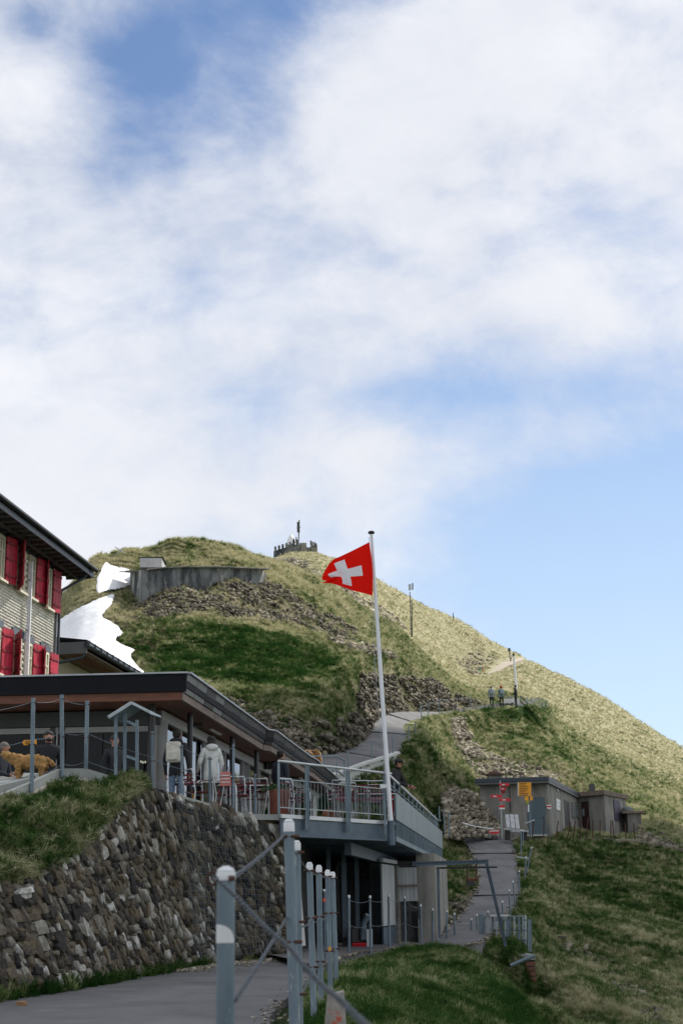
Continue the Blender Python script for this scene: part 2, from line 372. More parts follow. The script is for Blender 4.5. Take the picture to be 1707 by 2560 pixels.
W = np.linalg.solve(S, np.concatenate([CP[:, 2], np.zeros(3)]))
def tval(a, lb):
    s = a.shape; a = a.ravel()*KA; lb = lb.ravel(); o = np.empty(a.size)
    for i in range(0, a.size, 20000):
        x = a[i:i+20000]; y = lb[i:i+20000]
        r2 = (x[:, None]-A_[None, :, 0])**2+(y[:, None]-A_[None, :, 1])**2
        o[i:i+20000] = phi(r2)@W[:n_]+W[n_]+W[n_+1]*x+W[n_+2]*y
    return o.reshape(s)
# polar sheet; smooth base evaluated coarse, refined bilinearly
def steps(lo, hi, n): return np.linspace(math.log(lo), math.log(hi), n)
NA, NB = 640, 860
aa = np.concatenate([np.linspace(-.62, -.27, 50)[:-1], np.linspace(-.27, .27, NA-100), np.linspace(.27, .95, 52)[1:]])
bb = steps(7.5, 700, NB)
ca = aa[::4]; ca = np.append(ca, aa[-1]); cb = bb[::3]; cb = np.append(cb, bb[-1])
CA, CB = np.meshgrid(ca, cb, indexing='ij'); TT = tval(CA, CB)
def bil(a, b):
    i = np.clip(np.searchsorted(ca, a, 'right')-1, 0, len(ca)-2); j = np.clip(np.searchsorted(cb, b, 'right')-1, 0, len(cb)-2)
    fx = (a-ca[i])/(ca[i+1]-ca[i]); fy = (b-cb[j])/(cb[j+1]-cb[j])
    return (TT[i, j]*(1-fx)+TT[i+1, j]*fx)*(1-fy)+(TT[i, j+1]*(1-fx)+TT[i+1, j+1]*fx)*fy
AA, BB = np.meshgrid(aa, bb, indexing='ij'); T = bil(AA, BB)
Yg = np.exp(BB); Xg = AA*Yg; Zg = EYE.z+T*Yg
# relief
dist = np.clip((Yg-14)/60, .12, 1.0)
rel = (fbm(Xg/9, Yg/9, 4, 3)-.5)*1.1*dist + (fbm(Xg/1.7, Yg/2.2, 4, 11)-.5)*.75*np.clip(dist, .25, 1)
rel += (fbm(Xg/40, Yg/60, 3, 5)-.5)*2.5*np.clip((Yg-110)/150, 0, 1)
# terraced cattle tracks on the far slopes
rel += .16*np.sin((Zg+rel*.8+.2*Xg)*2.1)*np.clip((Yg-125)/60, 0, 1)

# ---- ribbons (paths): centre line with half widths
def ribbon(pts, n=14):
    out = []
    P = [(Vector(l), Vector(r)) for l, r in pts]; m = len(P)
    for i in range(m-1):
        for k in range(n):
            t = k/n
            def cr(a, b, c, d): return .5*((2*b)+(c-a)*t+(2*a-5*b+4*c-d)*t*t+(3*b-a-3*c+d)*t**3)
            a = P[max(i-1, 0)]; b = P[i]; c = P[i+1]; d = P[min(i+2, m-1)]
            out.append((cr(a[0], b[0], c[0], d[0]), cr(a[1], b[1], c[1], d[1])))
    out.append(P[-1]); return out
def E(u, v, d): return at(u, v, d)
def lev(l, r):       # level the cross-section
    z = (l.z+r.z)/2; return (Vector((l.x, l.y, z)), Vector((r.x, r.y, z)))
UPPER = ribbon([(E(600, 1945, 55), E(690, 2010, 52.5)), (E(640, 1925, 57), E(735, 1988, 54.8)), (E(690, 1908, 59.5), E(790, 1962, 57)), (E(760, 1896, 62), E(855, 1934, 59.5)), (E(815, 1885, 64.5), E(920, 1910, 62.5)), (E(868, 1873, 67.5), E(983, 1889, 67)), (E(906, 1855, 71.5), E(1021, 1859, 73))]
 + [lev(*a) for a in (
    (E(927, 1830, 76), E(1037, 1836, 78)), (E(946, 1812, 81), E(1041, 1809, 86)), (E(984, 1795, 88), E(1064, 1796, 94)), (E(1059, 1783, 98), E(1098, 1788, 101)), (E(1155, 1773, 109), E(1158, 1777.5, 107)), (E(1235, 1764, 119), E(1245, 1768, 115.5)), (E(1290, 1764, 122), E(1300, 1768, 118)), (E(1330, 1745, 150), E(1350, 1747, 149)))])
LOWER = ribbon([lev(*a) for a in (
    (E(640, 2380, 33), E(800, 2420, 25)), (E(800, 2362, 40), E(890, 2385, 33)), (E(960, 2358, 42), E(1040, 2370, 38.5)), (E(1060, 2348, 44), E(1180, 2366, 40)), (E(1098, 2333, 45.5), E(1225, 2342, 44.5)), (E(1142, 2290, 50), E(1265, 2296, 50)), (E(1180, 2246, 54.5), E(1297, 2247, 55)),
    (E(1196, 2200, 59), E(1299, 2200, 60)), (E(1186, 2150, 64.5), E(1292, 2150, 65)), (E(1160, 2104, 70), E(1284, 2103, 71)), (E(1130, 2096, 72.5), E(1290, 2094, 74)))])
TRAIL = ribbon([(E(1180, 1693, 247), E(1192, 1694, 244)), (E(1212, 1682, 254), E(1240, 1684, 251)), (E(1235, 1664, 263), E(1262, 1668, 260)), (E(1250, 1652, 270), E(1283, 1659, 266)), (E(1285, 1645, 279), E(1296, 1652, 274)), (E(1305, 1644, 288), E(1312, 1648, 286))])
NEAR = ribbon([(Vector(l), Vector(r)) for l, r in (
    ((-3.6, 3, .05), (-.3, 3, .05)), ((-4.8, 10, .33), (-.55, 10, .33)), ((-5.0, 13.6, .36), (-.72, 13.6, .36)), ((-5.1, 17.5, .36), (-.86, 17.5, .36)), ((-5.0, 22.5, .36), (-.62, 22.5, .36)), ((-3.5, 27.5, .38), (-.35, 27.5, .36)), ((-1.9, 32, .4), (-.1, 30, .37)), ((-1.3, 36, .4), (.8, 35.5, .37)), ((-1.3, 41, .4), (1.8, 39.5, .33)), ((-1.2, 45, .42), (2.9, 43, .36)))])
Pflat = np.stack([Xg, Yg], -1)
def pad(rib, below, margin, zone=None):
    """set the sheet to just below a ribbon and blend out over the margin"""
    global Zg, rel, padmask
    C = np.array([((l+r)/2)[:] for l, r in rib]); CS = [(r.z-l.z)/2 for l, r in rib]; dirs = [(C[min(i+1, len(C)-1)]-C[max(i-1, 0)])[:2] for i in range(len(C))]; H = np.array([abs((r-l).x*dr[1]-(r-l).y*dr[0])/(2*np.hypot(*dr)) for (l, r), dr in zip(rib, dirs)])
    lo = C.min(0)-8; hi = C.max(0)+8
    idx = np.where((Xg > lo[0]) & (Xg < hi[0]) & (Yg > lo[1]) & (Yg < hi[1]))
    Q = np.stack([Xg[idx], Yg[idx]], -1); best = np.full(len(Q), 1e9); zz = np.zeros(len(Q)); mm_ = np.ones(len(Q)); MG = np.array(margin) if hasattr(margin, '__len__') else np.full(len(C), margin); hh = np.zeros(len(Q))
    for i in range(len(C)-1):
        a = C[i, :2]; b = C[i+1, :2]; ab = b-a; t = np.clip(((Q-a)@ab)/(ab@ab+1e-9), 0, 1); dd = np.hypot(*(Q-(a+t[:, None]*ab)).T)
        h = H[i]*(1-t)+H[i+1]*t; e = dd-h; k = e < best; lat_ = np.clip(((Q-a)@np.array([ab[1], -ab[0]]))/(np.hypot(*ab)+1e-9)/np.maximum(h, .1), -1.1, 1.1)*CS[i]
        best[k] = e[k]; zz[k] = (C[i, 2]*(1-t)+C[i+1, 2]*t+lat_)[k]; hh[k] = h[k]; mm_[k] = MG[i]
    w = np.clip(1-best/mm_, 0, 1); w = w*w*(3-2*w)
    Zg[idx] = Zg[idx]*(1-w)+(zz-below)*w; rel[idx] *= (1-w); padmask[idx] = np.maximum(padmask[idx], (best < .1))
padmask = np.zeros(Xg.shape)
padmask_note = 0
pad(UPPER, .12, [.25 if i < 76 else 1.6 for i in range(len(UPPER))]); pad(LOWER, .12, 1.5); pad(TRAIL, .15, 2.5); pad(NEAR, .10, .7)
for i, (cx_, cy_, r_) in enumerate(()): pass
Zg = Zg+rel
def dig(x, y, rx, ry, d):
    global Zg
    Zg = Zg-d*np.exp(-((Xg-x)/rx)**2-((Yg-y)/ry)**2)
dig(4.3, 38.7, 1.6, 2.0, 1.5); dig(3.75, 31.5, .7, 4.0, .35)
for i_ in (19, 33, 47, 61, 72):
    l_, r_ = UPPER[i_]; w__ = (r_-l_); w__.z = 0; w__.normalize(); c_ = r_+w__*1.25; dig(c_.x, c_.y-.4, .85, 1.5, .75)
padmask[:] = 0
for rb_ in (UPPER, LOWER, TRAIL, NEAR): padmask[in_poly(Xg, Yg, [(l.x, l.y) for l, r in rb_]+[(r.x, r.y) for l, r in rb_[::-1]])] = 1
_c = ((TRAIL[len(TRAIL)//2][0]+TRAIL[len(TRAIL)//2][1])/2)
padmask[in_poly(Xg, Yg, [(l.x, l.y-5) for l, r in TRAIL]+[(r.x, r.y-5) for l, r in TRAIL[::-1]])] = 1
PV = np.stack([Xg, Yg, Zg], -1); Ug, Vg = project(PV)
Tn = (Zg-EYE.z)/Yg
rm = np.maximum.accumulate(Tn, 1); VIS = Tn >= rm-.006
# masks
ROCKS = {
 'scree': ([(335, 1520), (395, 1485), (440, 1470), (520, 1462), (600, 1452), (660, 1448), (700, 1472), (760, 1505), (820, 1535), (890, 1575), (850, 1590), (760, 1570), (690, 1560), (600, 1545), (480, 1540), (380, 1545)], 70, 112),
 'scree2': ([(780, 1580), (860, 1590), (960, 1625), (1000, 1650), (940, 1640), (850, 1612)], 70, 130),
 'cliff': ([(905, 1678), (960, 1692), (1010, 1690), (1090, 1702), (1130, 1738), (1190, 1752), (1180, 1776), (1060, 1782), (985, 1794), (944, 1811), (925, 1828), (906, 1852), (868, 1873), (820, 1884), (845, 1840), (880, 1780)], 60, 120),
 'bank': ([(560, 1740), (640, 1765), (700, 1790), (780, 1800), (850, 1800), (860, 1850), (820, 1886), (700, 1896), (640, 1850), (590, 1790)], 55, 74),
 'far': ([(690, 1400), (745, 1392), (800, 1430), (900, 1490), (1000, 1545), (1010, 1570), (930, 1540), (830, 1470), (740, 1432), (700, 1415)], 140, 260),
 'far2': ([(1130, 1650), (1185, 1630), (1240, 1640), (1260, 1655), (1215, 1662), (1180, 1690)], 200, 290),
 'rubble': ([(1120, 1800), (1150, 1790), (1170, 1850), (1230, 1890), (1300, 1905), (1420, 1945), (1380, 1955), (1200, 1955), (1150, 1900), (1130, 1860)], 76, 112),
 'bankwall': ([(1105, 1985), (1130, 1975), (1170, 1975), (1200, 2010), (1230, 2060), (1240, 2095), (1140, 2100), (1110, 2095)], 60, 78),
 'pathedge': ([(1150, 2235), (1198, 2205), (1192, 2240), (1150, 2290), (1105, 2330), (1095, 2325), (1120, 2270)], 44, 62),
 'right': ([(1585, 2075), (1640, 2080), (1707, 2120), (1680, 2125), (1590, 2108)], 70, 90),
 'diag': ([(1340, 2310), (1420, 2340), (1520, 2400), (1590, 2470), (1650, 2560), (1610, 2560), (1540, 2480), (1450, 2410), (1370, 2360)], 30, 60)}
rock = np.zeros(Xg.shape)
wig = (fbm(Xg/3, Yg/3, 3, 21)-.5)
for k, (pl, d0, d1) in ROCKS.items():
    m_ = in_poly(Ug+wig*40, Vg+wig*26, pl) & (Yg > d0) & (Yg < d1); rock[m_] = 1 if k not in ('scree2', 'diag', 'far', 'far2', 'bank') else .5
def blur(a, n=2):
    for _ in range(n):
        a = (a+np.roll(a, 1, 0)+np.roll(a, -1, 0)+np.roll(a, 1, 1)+np.roll(a, -1, 1))/5
    return a
rockb = blur(rock, 2)
def chaikin(P, n=2):
    for _ in range(n): P = [q_ for i in range(len(P)) for q_ in ((P[i][0]*.75+P[(i+1) % len(P)][0]*.25, P[i][1]*.75+P[(i+1) % len(P)][1]*.25), (P[i][0]*.25+P[(i+1) % len(P)][0]*.75, P[i][1]*.25+P[(i+1) % len(P)][1]*.75))]
    return P
SNOW = [[(260, 1410), (268, 1406), (282, 1417), (334, 1426), (336, 1458), (318, 1472), (295, 1476), (270, 1480), (240, 1491), (241, 1450), (252, 1428)],
        [(60, 1600), (150, 1553), (165, 1540), (200, 1520), (240, 1502), (287, 1484), (287, 1497), (277, 1520), (250, 1545), (285, 1557), (315, 1588), (284, 1601), (310, 1618), (345, 1628), (324, 1640), (340, 1662), (362, 1684), (380, 1720), (100, 1760)]]
SNOW = [chaikin(q_) for q_ in SNOW]
snowm = np.zeros(Xg.shape, bool)
for pl in SNOW: snowm |= in_poly(Ug, Vg, pl) & (Yg > 60) & (Yg < 112)
sb_ = blur(Zg, 14); sbase = sb_; sw_ = np.clip(blur(snowm.astype(float), 4)*1.6, 0, 1); Zg = Zg*(1-sw_)+(sb_-.16)*sw_; PV[..., 2] = Zg

dry = .50+.28*np.clip((Yg-70)/120, 0, 1)+.1*np.clip((Ug-1100)/600, 0, 1)
dry -= .25*np.clip((40-Yg)/25, 0, 1)
dry += (fbm(Xg/14, Yg/18, 3, 31)-.5)*.5
dry -= .35*in_poly(Ug, Vg, [(320, 1600), (500, 1560), (760, 1600), (860, 1660), (720, 1720), (520, 1700), (400, 1690)])*(Yg > 60)
dry -= .4*in_poly(Ug, Vg, [(460, 1355), (485, 1355), (482, 1415), (464, 1415)])*(Yg > 60)*(Yg < 110)
dry -= .3*in_poly(Ug, Vg, [(1180, 1770), (1390, 1765), (1400, 1790), (1250, 1800)])
dry += .10*((Yg < 95) & (Ug > 1330) & (Yg > 30)); dry -= .08*((Yg < 36))  # more straw on the lower right, partly to lighten heavy shade by colour
dry -= .22*in_poly(Ug, Vg, [(1300, 2090), (1707, 2110), (1707, 2300), (1560, 2300), (1400, 2200)])
dry += .30*in_poly(Ug, Vg, [(140, 1300), (330, 1300), (330, 1560), (140, 1620)])*(Yg > 60)
dry += .2*((Yg > 150) & (Ug < 1250))
dry += .25*((Yg > 84) & (Ug < 760) & (Yg < 120))+.06*(Yg > 85)+.12*(Yg > 160)-.10*((Ug > 1250) & (Yg < 150))  # dome top and far slopes paler, putting their sunlit look into the grass colour
dry = np.clip(blur(dry, 3), 0, 1)
earth = blur(in_poly(Ug+wig*30, Vg+wig*20, [(300, 1500), (350, 1540), (420, 1570), (380, 1690), (340, 1690), (290, 1600), (280, 1545)]).astype(float)*(Yg > 60), 3)
earth = np.maximum(earth, blur(in_poly(Ug+wig*40, Vg+wig*40, [(1215, 1840), (1300, 1860), (1420, 1920), (1500, 1975), (1560, 2040), (1600, 2075), (1500, 2060), (1400, 1950), (1260, 1900)]).astype(float)*(Yg > 60), 3)*.9)

def ground_mat():
    m = bpy.data.materials.new('turf'); m.use_nodes = True; nt = m.node_tree; N = nt.nodes; L = nt.links; pb = N['Principled BSDF']; pb.inputs['Roughness'].default_value = .95; pb.inputs['Specular IOR Level'].default_value = .1
    g = N.new('ShaderNodeNewGeometry')
    def at_(n): a = N.new('ShaderNodeAttribute'); a.attribute_name = n; return a.outputs['Fac']
    def nz(s, d=7, r=.68, v=None):
        n = N.new('ShaderNodeTexNoise'); n.inputs['Scale'].default_value = s; n.inputs['Detail'].default_value = d; n.inputs['Roughness'].default_value = r; L.new(v or g.outputs['Position'], n.inputs['Vector']); return n.outputs['Fac']
    def mth(op, a, b):
        n = N.new('ShaderNodeMath'); n.operation = op
        for i, q_ in enumerate((a, b)):
            if hasattr(q_, 'links'): L.new(q_, n.inputs[i])
            else: n.inputs[i].default_value = q_
        return n.outputs[0]
    def mix(f, a, b):
        n = N.new('ShaderNodeMix'); n.data_type = 'RGBA'; n.clamp_factor = True
        for i, q_ in ((0, f), (6, a), (7, b)):
            if hasattr(q_, 'links'): L.new(q_, n.inputs[i])
            else: n.inputs[i].default_value = q_ if i == 0 else (*q_, 1)
        return n.outputs[2]
    f = mth('ADD', at_('dry'), mth('ADD', mth('MULTIPLY', mth('SUBTRACT', nz(.6), .5), 2.7), mth('MULTIPLY', mth('SUBTRACT', nz(2.3), .5), 1.5)))
    r = N.new('ShaderNodeValToRGB'); cr = r.color_ramp
    for i, (pos, c) in enumerate(((.1, (.022, .048, .013)), (.36, (.056, .088, .028)), (.60, (.155, .165, .075)), (.92, (.37, .345, .22)))):
        e = cr.elements[i] if i < 2 else cr.elements.new(pos); e.position = pos; e.color = (*c, 1)
    L.new(f, r.inputs[0]); c = r.outputs[0]
    c = mix(mth('MULTIPLY', at_('earth'), mth('MULTIPLY', nz(1.1), 1.5)), c, (.055, .038, .022))
    rk = mth('MULTIPLY', at_('rock'), mth('ADD', nz(1.3), .35))
    rc = N.new('ShaderNodeValToRGB'); rc.color_ramp.elements[0].position = .35; rc.color_ramp.elements[0].color = (.05, .045, .035, 1); rc.color_ramp.elements[1].position = .65; rc.color_ramp.elements[1].color = (.26, .23, .175, 1); L.new(nz(2.6), rc.inputs[0])
    c = mix(rk, c, rc.outputs[0]); L.new(c, pb.inputs['Base Color'])
    b = N.new('ShaderNodeBump'); b.inputs['Distance'].default_value = .25; L.new(nz(2.2, 8, .72), b.inputs['Height']); L.new(b.outputs[0], pb.inputs['Normal'])
    return m
TURF = ground_mat()
def grid_obj(name, P, m, attrs=None, mask=None, kind='structure'):
    na, nb = P.shape[:2]; idx = np.arange(na*nb).reshape(na, nb)
    fq = np.stack([idx[:-1, :-1], idx[1:, :-1], idx[1:, 1:], idx[:-1, 1:]], -1).reshape(-1, 4)
    V = P.reshape(-1, 3)
    if mask is not None:
        mk = mask.reshape(-1); fq = fq[mk[fq].all(1)]; used = np.unique(fq); re = -np.ones(len(V), int); re[used] = np.arange(len(used)); fq = re[fq]; V = V[used]
        if attrs: attrs = {k: a.reshape(-1)[used] for k, a in attrs.items()}
    elif attrs: attrs = {k: a.reshape(-1) for k, a in attrs.items()}
    me = bpy.data.meshes.new(name); me.vertices.add(len(V)); me.vertices.foreach_set('co', V.astype(np.float32).ravel())
    me.loops.add(len(fq)*4); me.loops.foreach_set('vertex_index', fq.astype(np.int32).ravel())
    me.polygons.add(len(fq)); me.polygons.foreach_set('loop_start', np.arange(0, len(fq)*4, 4, dtype=np.int32)); me.polygons.foreach_set('use_smooth', np.ones(len(fq), bool))
    me.update(calc_edges=True); me.validate()
    if attrs:
        for k, a in attrs.items():
            at2 = me.attributes.new(k, 'FLOAT', 'POINT'); at2.data.foreach_set('value', a.astype(np.float32).ravel())
    me.materials.append(m); o = bpy.data.objects.new(name, me); col.objects.link(o); OFF[o] = Vector((0, 0, 0))
    if kind: o['kind'] = kind
    return o
grid_obj('mountain_slope', PV, TURF, dict(dry=dry, rock=rockb, earth=earth))
b = MB(); R = 9000
b.add([(-R, -R, -170), (R, -R, -170), (R, R, -170), (-R, R, -170)], [(0, 1, 2, 3)])
b.build('valley_ground', mat('valley', (.10, .13, .07), .95, (.06, .09, .05), .004), kind='structure')
b = MB(); b.add([(-30, -25, .05), (12, -25, .05), (12, 7.9, .05), (-30, 7.9, .05)], [(0, 1, 2, 3)]); b.build('near_ground', mat('near_turf', (.10, .10, .04), .95, (.05, .07, .02), 3), kind='structure')

ASPH = mat('asphalt', (.165, .165, .168), .9, (.095, .097, .102), .9, 11, bump=.015, bscale=50, lo=.36, hi=.64, spots=(34, .63, (.30, .29, .27)))
GRAVEL = mat('gravel_track', (.42, .37, .30), .95, (.28, .25, .2), 2.0, 8)
def ribbon_obj(name, rib, m, wob=0.0):
    b = MB(); b.sm = True; vs = []; n = 6
    for i, (l, r) in enumerate(rib):
        w = r-l; wd = w.normalized(); l2 = l+wd*random.uniform(-wob, wob); r2 = r+wd*random.uniform(-wob, wob)
        for k in range(n+1):
            t = k/n; q_ = lerp(l2, r2, t); vs.append(q_+Vector((0, 0, .03*sin(pi*t))))
        
    fs = [(i*(n+1)+k, i*(n+1)+k+1, (i+1)*(n+1)+k+1, (i+1)*(n+1)+k) for i in range(len(rib)-1) for k in range(n)]
    # skirts
    b.add(vs, fs)
    for s_ in (0, n):
        e = [vs[i*(n+1)+s_] for i in range(len(rib))]; m_ = len(e)
        b.add(e+[q_-Vector((0, 0, .5)) for q_ in e], [(i, i+1, m_+i+1, m_+i) for i in range(m_-1)])
    return b.build(name, m, kind='structure')
ribbon_obj('upper_path', UPPER, ASPH, .03); ribbon_obj('lower_path', LOWER, ASPH, .04); ribbon_obj('gravel_trail', TRAIL, GRAVEL, .25)
ribbon_obj('near_path', NEAR, ASPH, .03)
# drainage channels across the paths
DARK = mat('dark_joint', (.02, .02, .022), .8)
def near_idx(rib, v):
    best = min(range(len(rib)), key=lambda i: abs(project(np.array(((rib[i][0]+rib[i][1])/2)[:]))[1]-v)); return best
for rib, vs_, lo_ in ((LOWER, (2137, 2240), 60), (UPPER, (1800, 1834, 1889), 40)):
    for v in vs_:
        i = near_idx(rib, v); l, r = rib[i]; l = l+Vector((0, 0, .035)); r = r+Vector((0, 0, .035)); 
        o = MB().bar(l, r, .14, .03).build('drain_channel', DARK); tag(o, {2137: 'drain slot crossing the lower path near the huts', 2240: 'drain slot crossing the lower path halfway down', 1800: 'drain slot crossing the upper path at its far end', 1834: 'drain slot crossing the upper path at the bend', 1889: 'drain slot crossing the upper path above the white wall'}[v], 'drain')

# ---- surface lookup
def ground_z(x, y):
    a = x/y; b_ = math.log(y); i = int(np.clip(np.searchsorted(aa, a)-1, 0, len(aa)-2)); j = int(np.clip(np.searchsorted(bb, b_)-1, 0, len(bb)-2))
    fx = min(max((a-aa[i])/(aa[i+1]-aa[i]), 0), 1); fy = min(max((b_-bb[j])/(bb[j+1]-bb[j]), 0), 1)
    return float((Zg[i, j]*(1-fx)+Zg[i+1, j]*fx)*(1-fy)+(Zg[i, j+1]*(1-fx)+Zg[i+1, j+1]*fx)*fy)
def gat(u, v, d):
    P = at(u, v, d); P.z = ground_z(P.x, P.y); return P
# snow
SN = mat('snow', (.84, .85, .88), .6, (.70, .71, .735), .9, 9, bump=.10, bscale=1.2, lo=.3, hi=.62, spots=(2.2, .68, (.50, .47, .42)))
zb_ = sbase-.0; Tb = (zb_-EYE.z)/Yg
def surf(u, v):          # first crossing of the sight line through (u, v) with the smoothed hillside beyond 58 m
    d = ray(u, v); a = d.x/d.y; t = d.z/d.y; i = int(np.clip(np.searchsorted(aa, a)-1, 0, len(aa)-2)); fx = (a-aa[i])/(aa[i+1]-aa[i]); j0 = int(np.searchsorted(bb, math.log(58)))
    c = Tb[i, j0:]*(1-fx)+Tb[i+1, j0:]*fx; k = int(np.argmax(c >= t))
    if c[k] < t: return None
    k = max(k, 1); f = (t-c[k-1])/max(1e-9, c[k]-c[k-1]); y = math.exp(bb[j0+k-1]+(bb[1]-bb[0])*f); return (EYE.x+a*y, y, EYE.z+t*y)
for i, pl in enumerate(SNOW):
    us = np.arange(min(a for a, _ in pl)-3, max(a for a, _ in pl)+3, 2.0); vs_ = np.arange(min(b_ for _, b_ in pl)-3, max(b_ for _, b_ in pl)+3, 2.0)
    UU, VV = np.meshgrid(us, vs_, indexing='ij'); ins = in_poly(UU+(fbm(UU/9, VV/9, 3, 61)-.5)*5, VV+(fbm(UU/9, VV/9, 3, 62)-.5)*4, pl)
    core = blur(ins.astype(float), 3); Ps = np.zeros(UU.shape+(3,)); ok = np.zeros(UU.shape, bool)
    for x in range(UU.shape[0]):
        for y in range(UU.shape[1]):
            if ins[x, y]:
                r_ = surf(UU[x, y], VV[x, y])
                if r_: Ps[x, y] = r_; ok[x, y] = True
    Ps[..., 2] += .10*core+.05*fbm(Ps[..., 0]/1.5, Ps[..., 1]/1.5, 3, 63)
    o = grid_obj('snow_patch', Ps[:, ::-1], SN, mask=ok[:, ::-1], kind=None)
    tag(o, ['small snow patch beside the concrete wall high on the hill', 'long snow field running down the hill behind the red-shuttered house'][i], 'snow')

# ---- stones
def rock_base(seed, n=2):
    r = np.random.RandomState(seed)
    g = [-1, 0, 1]; vs = []; ix = {}
    for x in g:
        for y in g:
            for z in g:
                if x == y == z == 0: continue
                ix[(x, y, z)] = len(vs); v = np.array([x, y, z], float); k = np.abs(v).sum(); v = v*(1.0 if k < 2 else (.96 if k < 3 else .88)); vs.append(v+r.uniform(-.17, .17, 3)*(1 if k < 3 else 1.25))
    fs = []
    for ax in range(3):
        for s_ in (-1, 1):
            for i in (-1, 0):
                for j in (-1, 0):
                    q_ = []
                    for (di, dj) in ((0, 0), (1, 0), (1, 1), (0, 1)):
                        c = [0, 0, 0]; c[ax] = s_; c[(ax+1) % 3] = i+di; c[(ax+2) % 3] = j+dj; q_.append(ix[tuple(c)])
                    fs.append(q_ if s_ > 0 else q_[::-1])
    return np.array(vs), np.array(fs)
RB = [rock_base(i) for i in range(8)]
def small_rock(seed):   # broken angular block
    r = np.random.RandomState(seed); v = np.array([(-1, -1, -1), (1, -1, -1), (1, 1, -1), (-1, 1, -1), (-1, -1, 1), (1, -1, 1), (1, 1, 1), (-1, 1, 1)])*.72
    f = np.array([(3, 2, 1, 0), (4, 5, 6, 7), (0, 1, 5, 4), (1, 2, 6, 5), (2, 3, 7, 6), (3, 0, 4, 7)])
    return v+r.uniform(-.38, .38, v.shape), f
SR = [small_rock(i) for i in range(14)]
def rotm(r):
    q_ = r.normal(size=4)*np.array([.9, .38, .38, 1.0]); q_ /= np.linalg.norm(q_); w, x, y, z = q_
    return np.array([[1-2*(y*y+z*z), 2*(x*y-z*w), 2*(x*z+y*w)], [2*(x*y+z*w), 1-2*(x*x+z*z), 2*(y*z-x*w)], [2*(x*z-y*w), 2*(y*z+x*w), 1-2*(x*x+y*y)]])
def merged(name, items, m, parent=None, label=None, cat=None, kind='stuff'):
    """items: (verts, faces, tone)"""
    k = items[0][1].shape[1]; V = []; Fs = []; tn = []; n = 0
    for v, f, t in items: V.append(v); Fs.append(f+n); tn.append(np.full(len(v), t)); n += len(v)
    V = np.concatenate(V); Fs = np.concatenate(Fs); tn = np.concatenate(tn)
    off = np.array(OFF[parent][:]) if parent else np.zeros(3)
    me = bpy.data.meshes.new(name); me.vertices.add(len(V)); me.vertices.foreach_set('co', (V-off).astype(np.float32).ravel())
    me.loops.add(len(Fs)*k); me.loops.foreach_set('vertex_index', Fs.astype(np.int32).ravel()); me.polygons.add(len(Fs)); me.polygons.foreach_set('loop_start', np.arange(0, len(Fs)*k, k, dtype=np.int32))
    me.update(calc_edges=True)
    a = me.attributes.new('tone', 'FLOAT', 'POINT'); a.data.foreach_set('value', tn.astype(np.float32))
    me.materials.append(m); o = bpy.data.objects.new(name, me); col.objects.link(o)
    if parent: o.parent = parent; OFF[o] = OFF[parent]
    else: OFF[o] = Vector((0, 0, 0))
    if kind: o['kind'] = kind
    if label: tag(o, label, cat)
    return o
STONE = attr_mat('field_stone', [(0, (.03, .027, .022)), (.3, (.10, .088, .068)), (.6, (.21, .185, .145)), (.85, (.34, .305, .24)), (1, (.52, .48, .40))], bump=.02, bscale=18, nscale=9)
RED = [(0, (.03, .028, .026))]
Gx, Gy = np.gradient(Zg)
def scatter_rocks(key, n, smin, smax, flat=.55, tone=(.2, .8)):
    pl, d0, d1 = ROCKS[key]
    m_ = in_poly(Ug+wig*36, Vg+wig*24, pl) & (Yg > d0) & (Yg < d1) & (padmask < .5) & VIS
    I, J = np.where(m_); w = np.abs(np.gradient(Tn, axis=1))[I, J]+3e-4; pn = fbm(Xg[I, J]/2.2, Zg[I, J]/1.3+Yg[I, J]/3, 3, 91); w *= np.clip((pn-.36)*5, .04, 1); w /= w.sum(); ch = rs.choice(len(I), n, p=w); out = []
    for c in ch:
        i, j = I[c], J[c]; P = PV[i, j]+rs.uniform(-.25, .25, 3)*np.array([1, 1, .3]); s_ = smin*(smax/smin)**(rs.rand()**2.0)
        v, f = SR[rs.randint(14)]; v = (v*np.array([1, rs.uniform(.6, 1), rs.uniform(flat*.6, flat*1.2)]))@rotm(rs).T*s_
        P[2] -= .22*s_; out.append((v+P, f, rs.uniform(*tone)))
    return out
its = scatter_rocks('scree', 14000, .05, .25, .42, (.0, .66))+scatter_rocks('scree2', 900, .08, .3, .5, (.2, .8))
merged('scree_stones', its, STONE, None, 'band of loose grey scree stones below the concrete wall', 'stones')
its = scatter_rocks('cliff', 12000, .06, .27, .6, (.0, .6))+scatter_rocks('bank', 2600, .05, .24, .6, (.1, .75))
merged('cliff_stones', its, STONE, None, 'broken rock of the cut bank above the upper path', 'stones')
its = scatter_rocks('far', 1800, .12, .6, .4, (.45, .95))+scatter_rocks('far2', 500, .12, .45, .5, (.45, .85))
merged('summit_scree', its, STONE, None, 'pale scree streak running down the far summit slope', 'stones')
its = scatter_rocks('rubble', 5200, .06, .28, .5, (.35, .85))+scatter_rocks('right', 900, .06, .28, .6, (.2, .7))
merged('rubble_stones', its, STONE, None, 'pale rubble bank behind the concrete huts', 'stones')
its = scatter_rocks('pathedge', 900, .05, .24, .7, (.2, .8))+scatter_rocks('diag', 420, .03, .17, .6, (.2, .75))+scatter_rocks('bankwall', 700, .06, .2, .7, (.2, .75))
merged('loose_stones', its, STONE, None, 'loose pale stones along the lower path and slope', 'stones')

